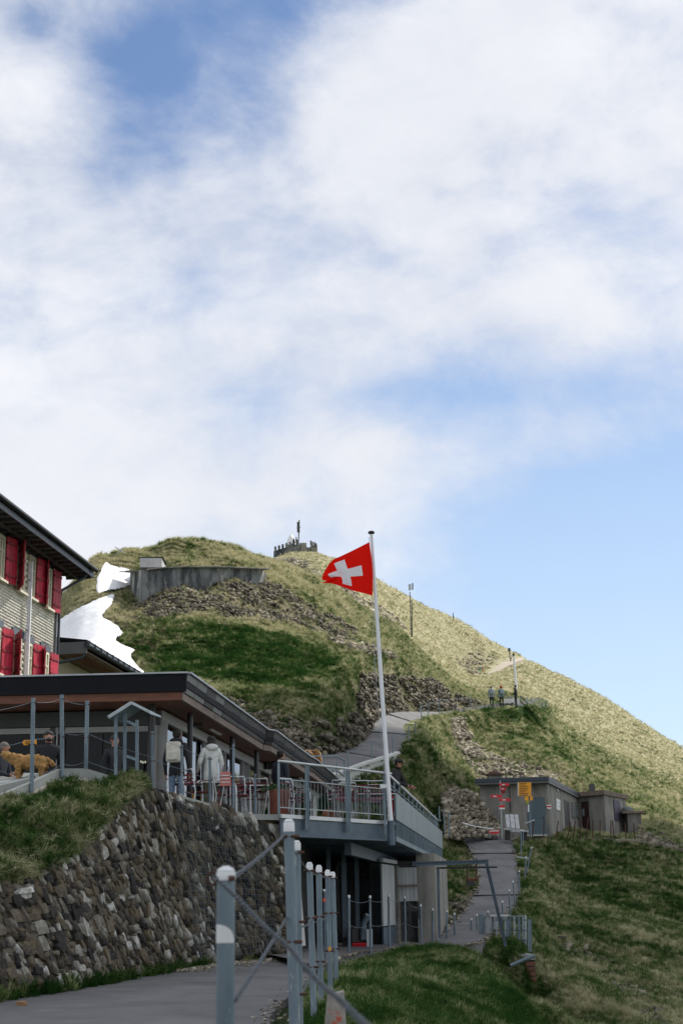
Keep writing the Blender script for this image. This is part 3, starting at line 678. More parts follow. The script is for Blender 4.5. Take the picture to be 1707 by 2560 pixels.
its = []
for rb_, n_e, smx in ((LOWER, 700, .075), (UPPER, 500, .09), (NEAR, 900, .03)):
    for k in range(n_e):
        i = rs.randint(0, len(rb_)-1); l, r = lerp(rb_[i][0], rb_[i+1][0], .5), lerp(rb_[i][1], rb_[i+1][1], .5); e = l if rs.rand() < .5 else r; w = (r-l).normalized(); P = e+w*(rs.normal(0, .10))+(rb_[i+1][0]-rb_[i][0])*rs.uniform(-.5, .5)
        V, f = SR[rs.randint(14)]; its.append((V*rs.uniform(.25, 1)*smx*np.array([1, 1, .6])+np.array(P[:])+np.array([0, 0, .01]), f, rs.uniform(.3, .95)))
merged('edge_gravel', its, STONE, None, 'loose chippings along the edges of the asphalt paths', 'gravel')
# ---- grass tufts
def tuft(seed, nb, h, lean, w):
    r = np.random.RandomState(seed); b = MB()
    for k in range(nb):
        a = r.uniform(0, 2*pi); rr = r.uniform(0, .35)*h; x0, y0 = rr*cos(a), rr*sin(a); a2 = a+r.uniform(-.8, .8); L_ = h*r.uniform(.6, 1.15); ln = lean*r.uniform(.5, 1.4)
        dx, dy = cos(a2), sin(a2); px, py = -dy*w, dx*w
        p0 = (x0-px, y0-py, -.05*h); p1 = (x0+px, y0+py, -.05*h); m_ = (x0+dx*ln*L_*.35, y0+dy*ln*L_*.35, L_*.6)
        p2 = (m_[0]+px*.8, m_[1]+py*.8, m_[2]); p3 = (m_[0]-px*.8, m_[1]-py*.8, m_[2]); p4 = (x0+dx*ln*L_, y0+dy*ln*L_, L_*(1-.35*ln))
        b.add([p0, p1, p2, p3, p4], [(0, 1, 2, 3), (3, 2, 4)])
    return b
def blade_mat():
    m = bpy.data.materials.new('grass_blades'); m.use_nodes = True; nt = m.node_tree; N = nt.nodes; L = nt.links; N.clear()
    out = N.new('ShaderNodeOutputMaterial'); a = N.new('ShaderNodeAttribute'); a.attribute_type = 'INSTANCER'; a.attribute_name = 'dry'
    oi = N.new('ShaderNodeObjectInfo'); g = N.new('ShaderNodeNewGeometry'); nz = N.new('ShaderNodeTexNoise'); nz.inputs['Scale'].default_value = .6; nz.inputs['Detail'].default_value = 7; nz.inputs['Roughness'].default_value = .68; L.new(g.outputs['Position'], nz.inputs['Vector'])
    def mth(op, x, y):
        n = N.new('ShaderNodeMath'); n.operation = op
        for i, q_ in enumerate((x, y)):
            if hasattr(q_, 'links'): L.new(q_, n.inputs[i])
            else: n.inputs[i].default_value = q_
        return n.outputs[0]
    nz2 = N.new('ShaderNodeTexNoise'); nz2.inputs['Scale'].default_value = 2.3; nz2.inputs['Detail'].default_value = 7; nz2.inputs['Roughness'].default_value = .68; L.new(g.outputs['Position'], nz2.inputs['Vector'])
    f = mth('ADD', mth('ADD', a.outputs['Fac'], mth('MULTIPLY', mth('SUBTRACT', nz2.outputs['Fac'], .5), 1.5)), mth('MULTIPLY', mth('SUBTRACT', nz.outputs['Fac'], .5), 2.7)); f = mth('ADD', f, mth('MULTIPLY', mth('SUBTRACT', oi.outputs['Random'], .5), .7))
    r = N.new('ShaderNodeValToRGB'); cr = r.color_ramp
    for i, (pos, c) in enumerate(((.1, (.026, .072, .017)), (.36, (.078, .140, .038)), (.60, (.235, .265, .115)), (.92, (.52, .49, .32)))):
        e = cr.elements[i] if i < 2 else cr.elements.new(pos); e.position = pos; e.color = (*c, 1)
    L.new(f, r.inputs[0]); d = N.new('ShaderNodeBsdfDiffuse'); t = N.new('ShaderNodeBsdfTranslucent'); mx = N.new('ShaderNodeMixShader'); mx.inputs[0].default_value = .3
    L.new(r.outputs[0], d.inputs[0]); L.new(r.outputs[0], t.inputs[0]); L.new(d.outputs[0], mx.inputs[1]); L.new(t.outputs[0], mx.inputs[2]); L.new(mx.outputs[0], out.inputs[0]); return m
BLADE = blade_mat()
tcol = bpy.data.collections.new('tuft_library')
for i, (nb, h, ln, w) in enumerate(((16, .5, .9, .016), (20, .42, 1.2, .014), (14, .6, .7, .014), (22, .34, 1.4, .018))):
    o = tuft(i, nb, h, ln, w).build('grass_tuft', BLADE); col.objects.unlink(o); o.location = (0, 0, 0); tcol.objects.link(o)
def grass_obj(name, P, S, Dr, label, N3=None):
    me = bpy.data.meshes.new(name); me.vertices.add(len(P)); me.vertices.foreach_set('co', P.astype(np.float32).ravel())
    for k, v in (('scl', S), ('dry', Dr)):
        a = me.attributes.new(k, 'FLOAT', 'POINT'); a.data.foreach_set('value', v.astype(np.float32))
    rot = np.stack([rs.uniform(-.25, .25, len(P)), rs.uniform(-.25, .25, len(P)), rs.uniform(0, 6.28, len(P))], -1)
    if N3 is not None: rot[:, 0] += N3[:, 0]; rot[:, 1] += N3[:, 1]
    a = me.attributes.new('rot', 'FLOAT_VECTOR', 'POINT'); a.data.foreach_set('vector', rot.astype(np.float32).ravel())
    o = bpy.data.objects.new(name, me); col.objects.link(o); o['kind'] = 'stuff'; tag(o, label, 'grass')
    ng = bpy.data.node_groups.new(name, 'GeometryNodeTree'); ng.interface.new_socket('Geometry', in_out='INPUT', socket_type='NodeSocketGeometry'); ng.interface.new_socket('Geometry', in_out='OUTPUT', socket_type='NodeSocketGeometry')
    N = ng.nodes; L = ng.links; gi = N.new('NodeGroupInput'); go = N.new('NodeGroupOutput')
    ci = N.new('GeometryNodeCollectionInfo'); ci.inputs['Collection'].default_value = tcol; ci.inputs['Separate Children'].default_value = True; ci.inputs['Reset Children'].default_value = True
    ip = N.new('GeometryNodeInstanceOnPoints'); ip.inputs['Pick Instance'].default_value = True
    def na(nm, t): n = N.new('GeometryNodeInputNamedAttribute'); n.data_type = t; n.inputs[0].default_value = nm; return n.outputs[0]
    L.new(gi.outputs[0], ip.inputs['Points']); L.new(ci.outputs[0], ip.inputs['Instance']); L.new(na('rot', 'FLOAT_VECTOR'), ip.inputs['Rotation']); L.new(na('scl', 'FLOAT'), ip.inputs['Scale'])
    L.new(ip.outputs[0], go.inputs[0]); md = o.modifiers.new('tufts', 'NODES'); md.node_group = ng; return o
BLD = []     # footprints kept clear of grass: (test function)
def grass():
    dT = np.clip(np.abs(np.gradient(Tn, axis=1)), 0, .004); w = (dT+1.2e-4)*VIS*(padmask < .5)*(1-np.clip(rockb*1.15, 0, .72))*(1-.6*earth)
    w[blur(snowm.astype(float), 2) > .45] = 0
    w *= ~((Ug > 1215) & (Ug < 1310) & (Yg > 114.2) & (Yg < 121))
    w *= (Ug > -60) & (Ug < 1800) & (Vg < 2640) & (Yg < 300)
    daz = np.gradient(aa)[:, None]; w *= daz/daz.min()
    w *= ~((Ug < 760) & (Yg < 56)); 
    w *= ~((Yg > 30) & (Yg < 56) & (Ug < 1085) & (Zg < 3.3) & (Ug > 600) & (Vg < 2362))
    w *= ~(HUTMASK)
    I, J = np.where(w > 0); ww = w[I, J]; ww /= ww.sum(); n = 190000; ch = rs.choice(len(I), n, p=ww); i, j = I[ch], J[ch]
    P = PV[i, j].copy(); d = P[:, 1]; P[:, 0] += rs.uniform(-.5, .5, n)*d*.002; P[:, 1] += rs.uniform(-.5, .5, n)*d*.003
    S = np.minimum(.20+.0034*d, .46+.0008*d)*rs.uniform(.55, 1.25, n)
    Dr = dry[i, j]
    grass_obj('alpine_grass', P, S, Dr, 'tussocks of green and straw grass covering the mountain slope')
# ================================================================== MATERIALS
M_DKMETAL = mat('dark_roof_metal', (.010, .011, .016), .7, (.007, .008, .011), 3, spec=.15)
M_EDGE = mat('roof_edge_metal', (.42, .44, .47), .4, (.3, .32, .35), 4, metal=.4)
M_PANELS = [mat('fascia_panel_a', (.022, .023, .030), .5, (.014, .015, .02), 2.5, bump=.004, spec=.3), mat('fascia_panel_b', (.038, .040, .050), .5, (.024, .026, .032), 2.5, bump=.004, spec=.3), mat('fascia_panel_c', (.11, .125, .135), .4, (.07, .08, .09), 2.5)]
M_WOODR = mat('red_brown_wood', (.17, .058, .028), .6, (.095, .034, .018), 3, stretch=(1, .15, 6))
M_WOODG = mat('weathered_beam', (.22, .17, .14), .75, (.13, .10, .085), 4, stretch=(1, .3, 5))
M_FRAME = mat('grey_window_frame', (.34, .34, .335), .5, (.30, .30, .295), 3)
M_FRAMED = mat('dark_grey_frame', (.085, .088, .092), .6, (.07, .073, .076), 3, spec=.2)
M_BLACK = mat('black_paint', (.014, .015, .018), .4)
M_GALV = mat('galvanised_steel', (.20, .26, .30), .55, (.10, .14, .175), 4, 10, metal=.3, bump=.0008, bscale=90, stretch=(1, 1, .35), spots=(17, .60, (.34, .37, .39)))
M_GALVL = mat('pale_galvanised', (.40, .45, .47), .42, (.28, .33, .36), 6, 8, metal=.35)
M_BLUEST = mat('blue_grey_steel', (.10, .14, .18), .5, (.065, .095, .13), 2.2, 7, metal=.2)
M_PANEL = mat('grey_cladding', (.21, .265, .285), .5, (.155, .20, .22), .9, 7, stretch=(2, 2, .3))
M_CHROME = mat('bright_tube', (.62, .65, .67), .28, (.5, .53, .55), 5, metal=.6)
M_WHITE = mat('white_paint', (.78, .79, .80), .5, (.66, .68, .70), 3)
M_POLE = mat('flagpole_white', (.80, .82, .86), .35, (.72, .74, .78), 3)
M_CONC = mat('concrete', (.29, .28, .255), .9, (.14, .14, .13), 1.5, 9, bump=.01, bscale=40, stretch=(1, 1, .28), lo=.38, hi=.62, spots=(2.2, .62, (.38, .365, .32)))
M_CONCD = mat('old_dark_concrete', (.20, .21, .21), .9, (.055, .06, .068), .8, 9, bump=.02, bscale=20, stretch=(1, 1, .4), spots=(.9, .58, (.40, .40, .36)), lo=.44, hi=.56)
M_CONCL = mat('pale_concrete', (.55, .56, .54), .85, (.43, .45, .44), .7, 9, bump=.008, bscale=40, stretch=(1, 1, .4))
M_APRON = mat('sandy_slab', (.46, .42, .37), .9, (.36, .33, .29), 1.5, 8, bump=.01)
M_SLATE = mat('kerb_concrete', (.36, .38, .36), .9, (.25, .27, .26), 1.5, 8, bump=.01)
M_RED = mat('red_slats', (.15, .008, .013), .6, (.08, .006, .010), 6)
M_SHUT = mat('red_shutter', (.56, .018, .055), .55, (.26, .008, .022), 2.5)
M_SHUTD = mat('red_shutter_batten', (.27, .010, .024), .6, (.2, .008, .02), 2.5)
M_CREAM = mat('cream_frame', (.66, .62, .48), .6, (.58, .54, .42), 3)
M_SHING = mat('cream_shingle', (.92, .88, .76), .8, (.76, .73, .63), 1.3, 9, spots=(.75, .66, (.24, .28, .31)))
M_GUTTER = mat('gutter_metal', (.055, .068, .085), .4, (.035, .045, .06), 3, metal=.3)
M_EAVE = mat('eave_boards', (.075, .066, .066), .8, (.045, .04, .042), 4)
M_GREYSIDE = mat('grey_fascia', (.135, .14, .15), .6, (.115, .12, .13), 2)
M_TERRA = mat('terracotta', (.20, .062, .038), .8, (.14, .045, .03), 6, bump=.006)
M_LEAF = mat('pot_leaves', (.06, .12, .04), .7, (.03, .07, .02), 12)
M_RUST = mat('rusty_iron', (.10, .045, .03), .9, (.045, .025, .02), 9)
M_YEL = mat('yellow_sign', (.85, .36, .008), .5, (.8, .32, .006), 3)
M_YELD = mat('sign_lettering', (.03, .022, .01), .6)
M_SRED = mat('red_sign', (.62, .012, .022), .5, (.55, .01, .02), 3)
M_RUBBER = mat('black_rubber', (.015, .015, .016), .8)
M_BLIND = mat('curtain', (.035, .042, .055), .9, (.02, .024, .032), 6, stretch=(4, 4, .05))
M_WOODP = mat('weathered_boards', (.50, .52, .53), .85, (.33, .35, .37), 2.0, 8, stretch=(3, 3, .3), bump=.006)
M_WOODY = mat('yellow_wood', (.55, .33, .13), .6, (.46, .26, .10), 3, stretch=(1, 1, 4))
M_RAILW = mat('silver_rail', (.55, .58, .60), .3, (.45, .48, .5), 4, metal=.5)
def lamp_mat():
    m = bpy.data.materials.new('lamp_glow'); m.use_nodes = True; p_ = m.node_tree.nodes['Principled BSDF']; p_.inputs['Emission Color'].default_value = (1, .85, .6, 1); p_.inputs['Emission Strength'].default_value = 2.0; return m
M_LAMP = lamp_mat()
def glass_mat(name, tr, ior=1.9, tint=(.45, .5, .52)):
    m = bpy.data.materials.new(name); m.use_nodes = True; nt = m.node_tree; N = nt.nodes; L = nt.links; N.clear(); o = N.new('ShaderNodeOutputMaterial')
    f = N.new('ShaderNodeFresnel'); f.inputs[0].default_value = ior; gl = N.new('ShaderNodeBsdfGlossy'); gl.inputs['Roughness'].default_value = .015; gl.inputs[0].default_value = (.95, .97, 1, 1)
    t = N.new('ShaderNodeBsdfTransparent'); t.inputs[0].default_value = (*[c*tr for c in tint], 1); mx = N.new('ShaderNodeMixShader')
    n = N.new('ShaderNodeTexNoise'); n.inputs['Scale'].default_value = 1.1; b = N.new('ShaderNodeBump'); b.inputs['Distance'].default_value = .004; L.new(n.outputs[0], b.inputs['Height']); L.new(b.outputs[0], gl.inputs['Normal'])
    L.new(f.outputs[0], mx.inputs[0]); L.new(t.outputs[0], mx.inputs[1]); L.new(gl.outputs[0], mx.inputs[2]); L.new(mx.outputs[0], o.inputs[0]); return m
M_GLASS = glass_mat('window_glass', .9, 1.28); M_GLASSM = glass_mat('mirror_glass', .5, 3.2)

TH = rad(6.8); D = Vector((sin(TH), cos(TH), 0)); NL = Vector((-cos(TH), sin(TH), 0)); UZ = Vector((0, 0, 1))
# ================================================================== RESTAURANT
R0 = at(467, 1682, 30); RT = R0.z; DK = 3.35
rest = thing('restaurant', 'long flat-roofed glazed restaurant with dark metal fascia on the terrace', 'building', (R0.x, R0.y, DK))
edge_px = [(467, 1682), (665, 1824), (684, 1827), (768, 1889), (786, 1899), (849, 1954)]
RE = [at_z(u, v, RT) for u, v in edge_px]
# squeeze the zigzag on to the building direction
poly = RE + [RE[-1]+NL*9, Vector((-9.4, 50, RT)), Vector((-9.9, 44, RT)), Vector((-15, 43, RT)), Vector((-15, R0.y+.35, RT))]
MB().prism([q_-UZ*.30 for q_ in poly], UZ*.27).build('roof', M_DKMETAL, rest)
soff = [q_-UZ*.56 for q_ in poly]; soff = [q_+NL*.16+D*.12 if i < 6 else q_ for i, q_ in enumerate(soff)]
MB().prism(soff, UZ*.24).build('soffit', M_WOODR, rest)
nrm_out = -NL
pc = 0
for i in range(len(RE)-1):
    a, b_ = RE[i], RE[i+1]; d_ = (b_-a); Ln = d_.length; d_.normalize(); out = Vector((d_.y, -d_.x, 0)); n = max(1, round(Ln/1.05))
    for k in range(n):
        s0 = a+d_*(Ln*k/n+.012); s1 = a+d_*(Ln*(k+1)/n-.012)
        t0, t1 = s0-UZ*.02, s1-UZ*.02; b0 = s0-UZ*.40-out*.09; b1 = s1-UZ*.40-out*.09; w = out*(.03+.012*random.random())
        mm = M_PANELS[2] if pc in (0, 1, 3) else random.choice(M_PANELS[:2])
        MB().hexa([b0, b1, b1+w, b0+w, t0, t1, t1+w, t0+w]).build('fascia_panel', mm, rest); pc += 1
    MB().bar(a+out*.05, b_+out*.05, .10, .035).build('roof_edge', M_EDGE, rest)
    a2 = a-UZ*.44-out*.13; b2 = b_-UZ*.44-out*.13
    nb = max(1, round(Ln/3.2))
    for k in range(nb): MB().bar(lerp(a2, b2, k/nb+.002)-UZ*.05, lerp(a2, b2, (k+1)/nb-.002)-UZ*.05, .09, .16).build('eave_beam', M_WOODG, rest)
FL = Vector((-15, R0.y+.35, RT))
fd = (FL-R0).normalized()
MB().bar(R0+Vector((0, -.02, -.21)), FL+Vector((0, -.02, -.21)), .05, .38).build('front_fascia', M_DKMETAL, rest)
MB().bar(R0+Vector((.03, -.03, 0)), FL+Vector((0, -.03, 0)), .10, .035).build('roof_edge', M_EDGE, rest)
MB().bar(R0+Vector((-.1, .05, -.49)), FL+Vector((0, .05, -.49)), .09, .17).build('eave_beam', M_WOODR, rest)
# glazing lines
G0 = at(397, 1900, 31.4); G0.z = 0
ZT, ZB = RT-.60, DK+.05
def gl_pt(u, v=1900): r = on_plane(u, v, G0, D); return (r-G0).dot(D)
def wall_pt(s, z, off=0): r = G0+D*s-NL*off; r.z = z; return r
ms = [0.05] + [gl_pt(u) for u in (448, 509, 560, 604, 619, 646)]
s_ = ms[-1]
while s_ < 23: s_ += 2.0; ms.append(s_)
MB().bar(wall_pt(0, ZT-.11), wall_pt(24, ZT-.11), .14, .22).build('head_frame', M_FRAME, rest); MB().bar(wall_pt(0, ZB), wall_pt(24, ZB), .14, .10).build('sill_frame', M_FRAME, rest)
for i, s_ in enumerate(ms):
    MB().bar(wall_pt(s_, ZB+.05), wall_pt(s_, ZT-.22), .12 if i else .34, .10).build('mullion', M_FRAME, rest)
for i in range(len(ms)-1):
    a, b_ = ms[i]+.05, ms[i+1]-.05
    if i == 4:
        MB().box((wall_pt((a+b_)/2, (ZB+ZT)/2-.1))[:], (b_-a+.06, .07, ZT-ZB-.36), pi/2-TH).build('door_panel', M_FRAMED, rest); continue
    MB().box(wall_pt((a+b_)/2, (ZB+ZT)/2-.085)[:], (b_-a, .02, ZT-ZB-.28), pi/2-TH).build('window_pane', M_GLASSM, rest)
# front glazing
def fr(u, z, off=0):
    r = on_plane(u, 1900, G0, fd); r.z = z; return r+Vector((0, -off, 0))
MB().bar(fr(400, ZT-.16), fr(-250, ZT-.16), .10, .32).build('head_frame', M_FRAMED, rest)
MB().bar(fr(396, ZT-.40), fr(-250, ZT-.40), .12, .12).build('head_frame', M_FRAME, rest)
fm = [386, 372, 156, 131, -60, -250]
for i, u in enumerate(fm):
    if i in (1,): continue
    MB().bar(fr(u, ZB), fr(u, ZT-.34), .11, .16 if i else .30).build('mullion', M_FRAMED if i > 1 else M_FRAME, rest)
MB().bar(fr(143.5, ZB), fr(143.5, ZT-.34), .03, .22).build('mullion', M_FRAME, rest)
for a, b_ in ((370, 258), (256, 160), (128, -58), (-62, -248)):
    A = fr(a, ZB+.05); B = fr(b_, ZB+.05)
    MB().prism([A, B, B+Vector((0, .02, 0)), A+Vector((0, .02, 0))], UZ*(ZT-ZB-.5)).build('window_pane', M_GLASS, rest)
# interior: dark back walls, floor and curtains
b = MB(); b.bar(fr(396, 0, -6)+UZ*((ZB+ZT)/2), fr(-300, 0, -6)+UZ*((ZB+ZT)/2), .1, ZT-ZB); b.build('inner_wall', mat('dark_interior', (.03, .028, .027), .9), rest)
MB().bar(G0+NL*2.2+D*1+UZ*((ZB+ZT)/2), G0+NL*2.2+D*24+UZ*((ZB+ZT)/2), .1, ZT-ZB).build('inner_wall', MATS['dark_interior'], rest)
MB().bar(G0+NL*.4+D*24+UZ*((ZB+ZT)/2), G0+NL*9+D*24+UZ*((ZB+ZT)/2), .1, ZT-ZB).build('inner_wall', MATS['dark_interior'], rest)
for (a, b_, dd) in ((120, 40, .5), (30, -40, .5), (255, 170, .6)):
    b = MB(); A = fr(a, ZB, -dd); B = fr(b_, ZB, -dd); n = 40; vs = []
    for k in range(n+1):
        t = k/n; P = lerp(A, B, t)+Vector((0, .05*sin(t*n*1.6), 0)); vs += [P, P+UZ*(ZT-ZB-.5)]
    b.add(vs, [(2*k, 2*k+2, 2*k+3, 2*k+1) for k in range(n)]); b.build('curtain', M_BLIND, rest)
for u, v in ((88, 1795), (94, 1796), (99, 1794), (104, 1796), (109, 1795), (238, 1857), (243, 1858), (249, 1857), (256, 1858), (353, 1904), (358, 1906), (364, 1905)):
    P = at(u, v, 34.5 if u < 120 else 34); b = MB(); b.lathe(P, [(.005, -.03), (.022, -.012), (.022, .012), (.005, .03)], 8); b.build('pendant_lamp', M_LAMP, rest)
# floor under the building and its concrete plinth
fl = [Vector((q_.x, q_.y, DK-.24)) for q_ in (G0-NL*.0, G0+D*24, G0+D*24+NL*8, Vector((-15, 44, 0)), fr(-600, 0))]
MB().prism(fl, UZ*.24).build('floor_slab', M_CONC, rest)
# black columns under the eaves
CL0 = R0+NL*.45
def colm(u): return on_plane(u, 1950, CL0, D)
for u in (474, 580, 641, 688):
    P = colm(u); P.z = DK; tubeo('column', [P, P+UZ*(RT-DK-.55)], .065, M_BLACK, rest, 12)
P = on_plane(379, 1850, R0+Vector((0, .7, 0)), fd); P.z = DK; tubeo('column', [P, P+UZ*(RT-DK-.55)], .075, M_BLACK, rest, 12)
for u, v in ((493, 1800), (672, 1910), (738, 1935)):
    P = on_plane(u, v, CL0+NL*.25, D); b = MB(); b.box(P, (.22, .22, .32), .3); b.bar(P+UZ*.1, P+UZ*(RT-.55-P.z), .03); b.build('speaker_box', M_BLACK, rest, .01)
for u, v in ((539, 1824), (755, 1953)):
    P = on_plane(u, v, CL0+NL*.15, D); P.z = RT-.575; MB().bar(P-D*.6, P+D*.6, .08, .03).build('strip_light', M_WHITE, rest)
# far end wall of the restaurant with stair tower (pale slabs)
E0 = G0+D*24; MB().box((E0+NL*.2+UZ*(DK+1.2))[:], (.5, .9, 2.3), -TH).build('end_wall', M_CONCL, rest)

# ================================================================== TERRACE DECK
C0 = Vector((at(972, 2061, 34).x, at(972, 2061, 34).y, DK)); C1 = C0+D*19.6
A0 = at(700, 2051, 30.6); A0.z = DK
deck = thing('terrace', 'raised steel terrace with grey cladding and railings beside the flagpole', 'terrace', (C0.x, C0.y, 0.4))
MB().prism([A0-UZ*.14, C0-UZ*.14, C1-UZ*.14, C1-UZ*.14+NL*5.2, A0-UZ*.14+NL*2.5+D*3], UZ*.13).build('deck_slab', M_CONC, deck)
ff = (C0-A0).normalized(); fo = Vector((ff.y, -ff.x, 0))
MB().bar(A0+fo*.02-UZ*.04, C0+fo*.02-UZ*.04, .06, .08).build('slab_edge', M_RAILW, deck)
MB().bar(A0+fo*.0-UZ*.27, C0-UZ*.27, .04, .34).build('edge_beam', M_BLUEST, deck)
MB().bar(A0+fo*.06-UZ*.45, C0+fo*.06-UZ*.45, .22, .03).build('beam_flange', M_BLUEST, deck)
# railing front
FP = [on_plane(u, 2000, A0+fo*.10, ff) for u in (697, 766, 771, 867, 873, 961)]
for i, P in enumerate(FP):
    P = Vector((P.x, P.y, DK-.30 if i else DK-.02)); MB().bar(P, P+UZ*(1.05+DK-P.z), .05, .05).build('railing_post', M_GALV, deck)
h_a = Vector((FP[0].x, FP[0].y, DK+1.09)); h_b = Vector((C0.x, C0.y, DK+1.09))+fo*.10
tubeo('handrail', [h_a, h_b], .028, M_RAILW, deck)
for z in (.13, .72): MB().bar(h_a-UZ*(1.09-z), h_b-UZ*(1.09-z), .02, .02).build('railing_bar', M_GALVL, deck)
Lf = (h_b-h_a).length; nf = int(Lf/.125)
ba = MB().bar(OFF[deck], OFF[deck]+UZ*.6, .016).build('baluster', M_GALV, deck); ba.location = (h_a-UZ*.96)-OFF[deck]
for k in range(1, nf):
    o = ba.copy(); col.objects.link(o); o.parent = deck; o.location = lerp(h_a, h_b, k/nf)-UZ*.96-OFF[deck]
# side: cladding panels, posts, bottom truss beam
SO = -NL*.10
npn = 26
Ls = (C1-C0).length
for k in range(npn):
    a = C0+D*(Ls*k/npn+.008)+SO; b_ = C0+D*(Ls*(k+1)/npn-.008)+SO
    MB().bar(a+SO*.7+UZ*.34, b_+SO*.7+UZ*.34, .03, .62).build('cladding_panel', M_PANEL, deck)
for k in range(14):
    P = C0+D*(Ls*k/13)+SO*.2; MB().bar(P-UZ*.36, P+UZ*1.05, .05, .05).build('railing_post', M_GALV, deck)
    MB().bar(P-UZ*.30+NL*.02, P-UZ*.30-SO*4.5, .06, .06).build('bracket', M_GALV, deck)
for k in range(52):
    P = C0+D*(Ls*(k+.5)/52)+SO*1.3; MB().bar(P-UZ*.36+SO*.3, P+UZ*.03+SO*.3, .035, .035).build('hanger', M_GALV, deck)
for z, w, h in ((1.07, .05, .05), (.86, .02, .02), (.78, .02, .02)): MB().bar(C0+SO*.2+UZ*z, C1+SO*.2+UZ*z, w, h).build('handrail', M_GALV if z < 1 else M_RAILW, deck)
MB().bar(C0+SO-UZ*.40, C1+SO-UZ*.40, .14, .12).build('edge_beam', M_GALV, deck)
MB().bar(C0+SO-UZ*.05, C1+SO-UZ*.05, .05, .05).build('edge_beam', M_GALV, deck)
# wire clips between (rail at the far end)
MB().bar(C1+SO*1.6+UZ*1.05, C1+NL*3+UZ*1.05, .05, .05).build('handrail', M_GALV, deck)
for t in (0, .5, 1): MB().bar(C1+NL*3*t, C1+NL*3*t+UZ*1.05, .05, .05).build('railing_post', M_GALV, deck)
# underside beams, joists
for k in range(8):
    P = C0+D*(1.6+k*2.5)-UZ*.30; MB().bar(P+SO*.5, P+NL*5.0, .12, .26).build('joist', M_BLUEST, deck)
for o_ in (1.0, 3.6): MB().bar(C0+NL*o_+D*.2-UZ*.60, C1+NL*o_-UZ*.60, .16, .28).build('main_beam', M_BLUEST, deck)
def up_post(u, vb, d, w=.12, n='support_post'):
    P = at(u, vb, d); zb = ground_z(P.x, P.y); MB().bar((P.x, P.y, zb-.05), (P.x, P.y, DK-.44), w, w).build(n, M_BLUEST, deck)
up_post(824, 2375, 37, .11); up_post(863, 2375, 38.5, .13); up_post(894, 2310, 41, .12)

# ---- flagpole and flag
fp = thing('flagpole', 'tall white flagpole standing at the corner of the terrace', 'flagpole', (C0.x, C0.y, 2.9))
pb = at(978, 2113, 33.7); pm = at(976, 2052, 33.7); pt = at(928, 1333, 33.7)
tubeo('pole_socket', [pb, pm], .085, M_BLUEST, fp, 14)
MB().tube([pm, lerp(pm, pt, .5), pt], .05, 14, rr=[.058, .05, .036]).build('pole', M_POLE, fp)
MB().lathe(pt, [(.02, -.03), (.075, -.01), (.085, .02), (.06, .05), (.01, .06)], 14).build('finial', M_BLACK, fp)
tubeo('halyard', [lerp(pm, pt, .985)+Vector((-.06, -.05, 0)), lerp(pm, pt, .5)+Vector((-.13, -.05, 0)), lerp(pm, pt, .12)+Vector((-.07, -.05, 0))], .006, M_GALVL, fp, 5)
MB().box(lerp(pm, pt, .115)+Vector((-.12, -.02, 0)), (.14, .06, .09), .2).build('cleat', M_WHITE, fp)
def flag_mat():
    m = bpy.data.materials.new('swiss_flag_cloth'); m.use_nodes = True; nt = m.node_tree; N = nt.nodes; L = nt.links; N.clear()
    uv = N.new('ShaderNodeUVMap'); uv.uv_map = 'UVMap'; s_ = N.new('ShaderNodeSeparateXYZ'); L.new(uv.outputs[0], s_.inputs[0])
    def mth(op, x, y):
        n = N.new('ShaderNodeMath'); n.operation = op
        for i, q_ in enumerate((x, y)):
            if hasattr(q_, 'links'): L.new(q_, n.inputs[i])
            else: n.inputs[i].default_value = q_
        return n.outputs[0]
    ax = mth('ABSOLUTE', mth('SUBTRACT', s_.outputs[0], .5), 0); ay = mth('ABSOLUTE', mth('SUBTRACT', s_.outputs[1], .5), 0)
    c1 = mth('MULTIPLY', mth('LESS_THAN', ax, .33), mth('LESS_THAN', ay, .118)); c2 = mth('MULTIPLY', mth('LESS_THAN', ay, .385), mth('LESS_THAN', ax, .105)); c = mth('MAXIMUM', c1, c2)
    mx = N.new('ShaderNodeMix'); mx.data_type = 'RGBA'; L.new(c, mx.inputs[0]); mx.inputs[6].default_value = (.92, .016, .010, 1); mx.inputs[7].default_value = (.86, .86, .90, 1)
    d_ = N.new('ShaderNodeBsdfDiffuse'); t_ = N.new('ShaderNodeBsdfTranslucent'); m2 = N.new('ShaderNodeMixShader'); m2.inputs[0].default_value = .55; o = N.new('ShaderNodeOutputMaterial')
    L.new(mx.outputs[2], d_.inputs[0]); L.new(mx.outputs[2], t_.inputs[0]); L.new(d_.outputs[0], m2.inputs[1]); L.new(t_.outputs[0], m2.inputs[2]); L.new(m2.outputs[0], o.inputs[0]); return m
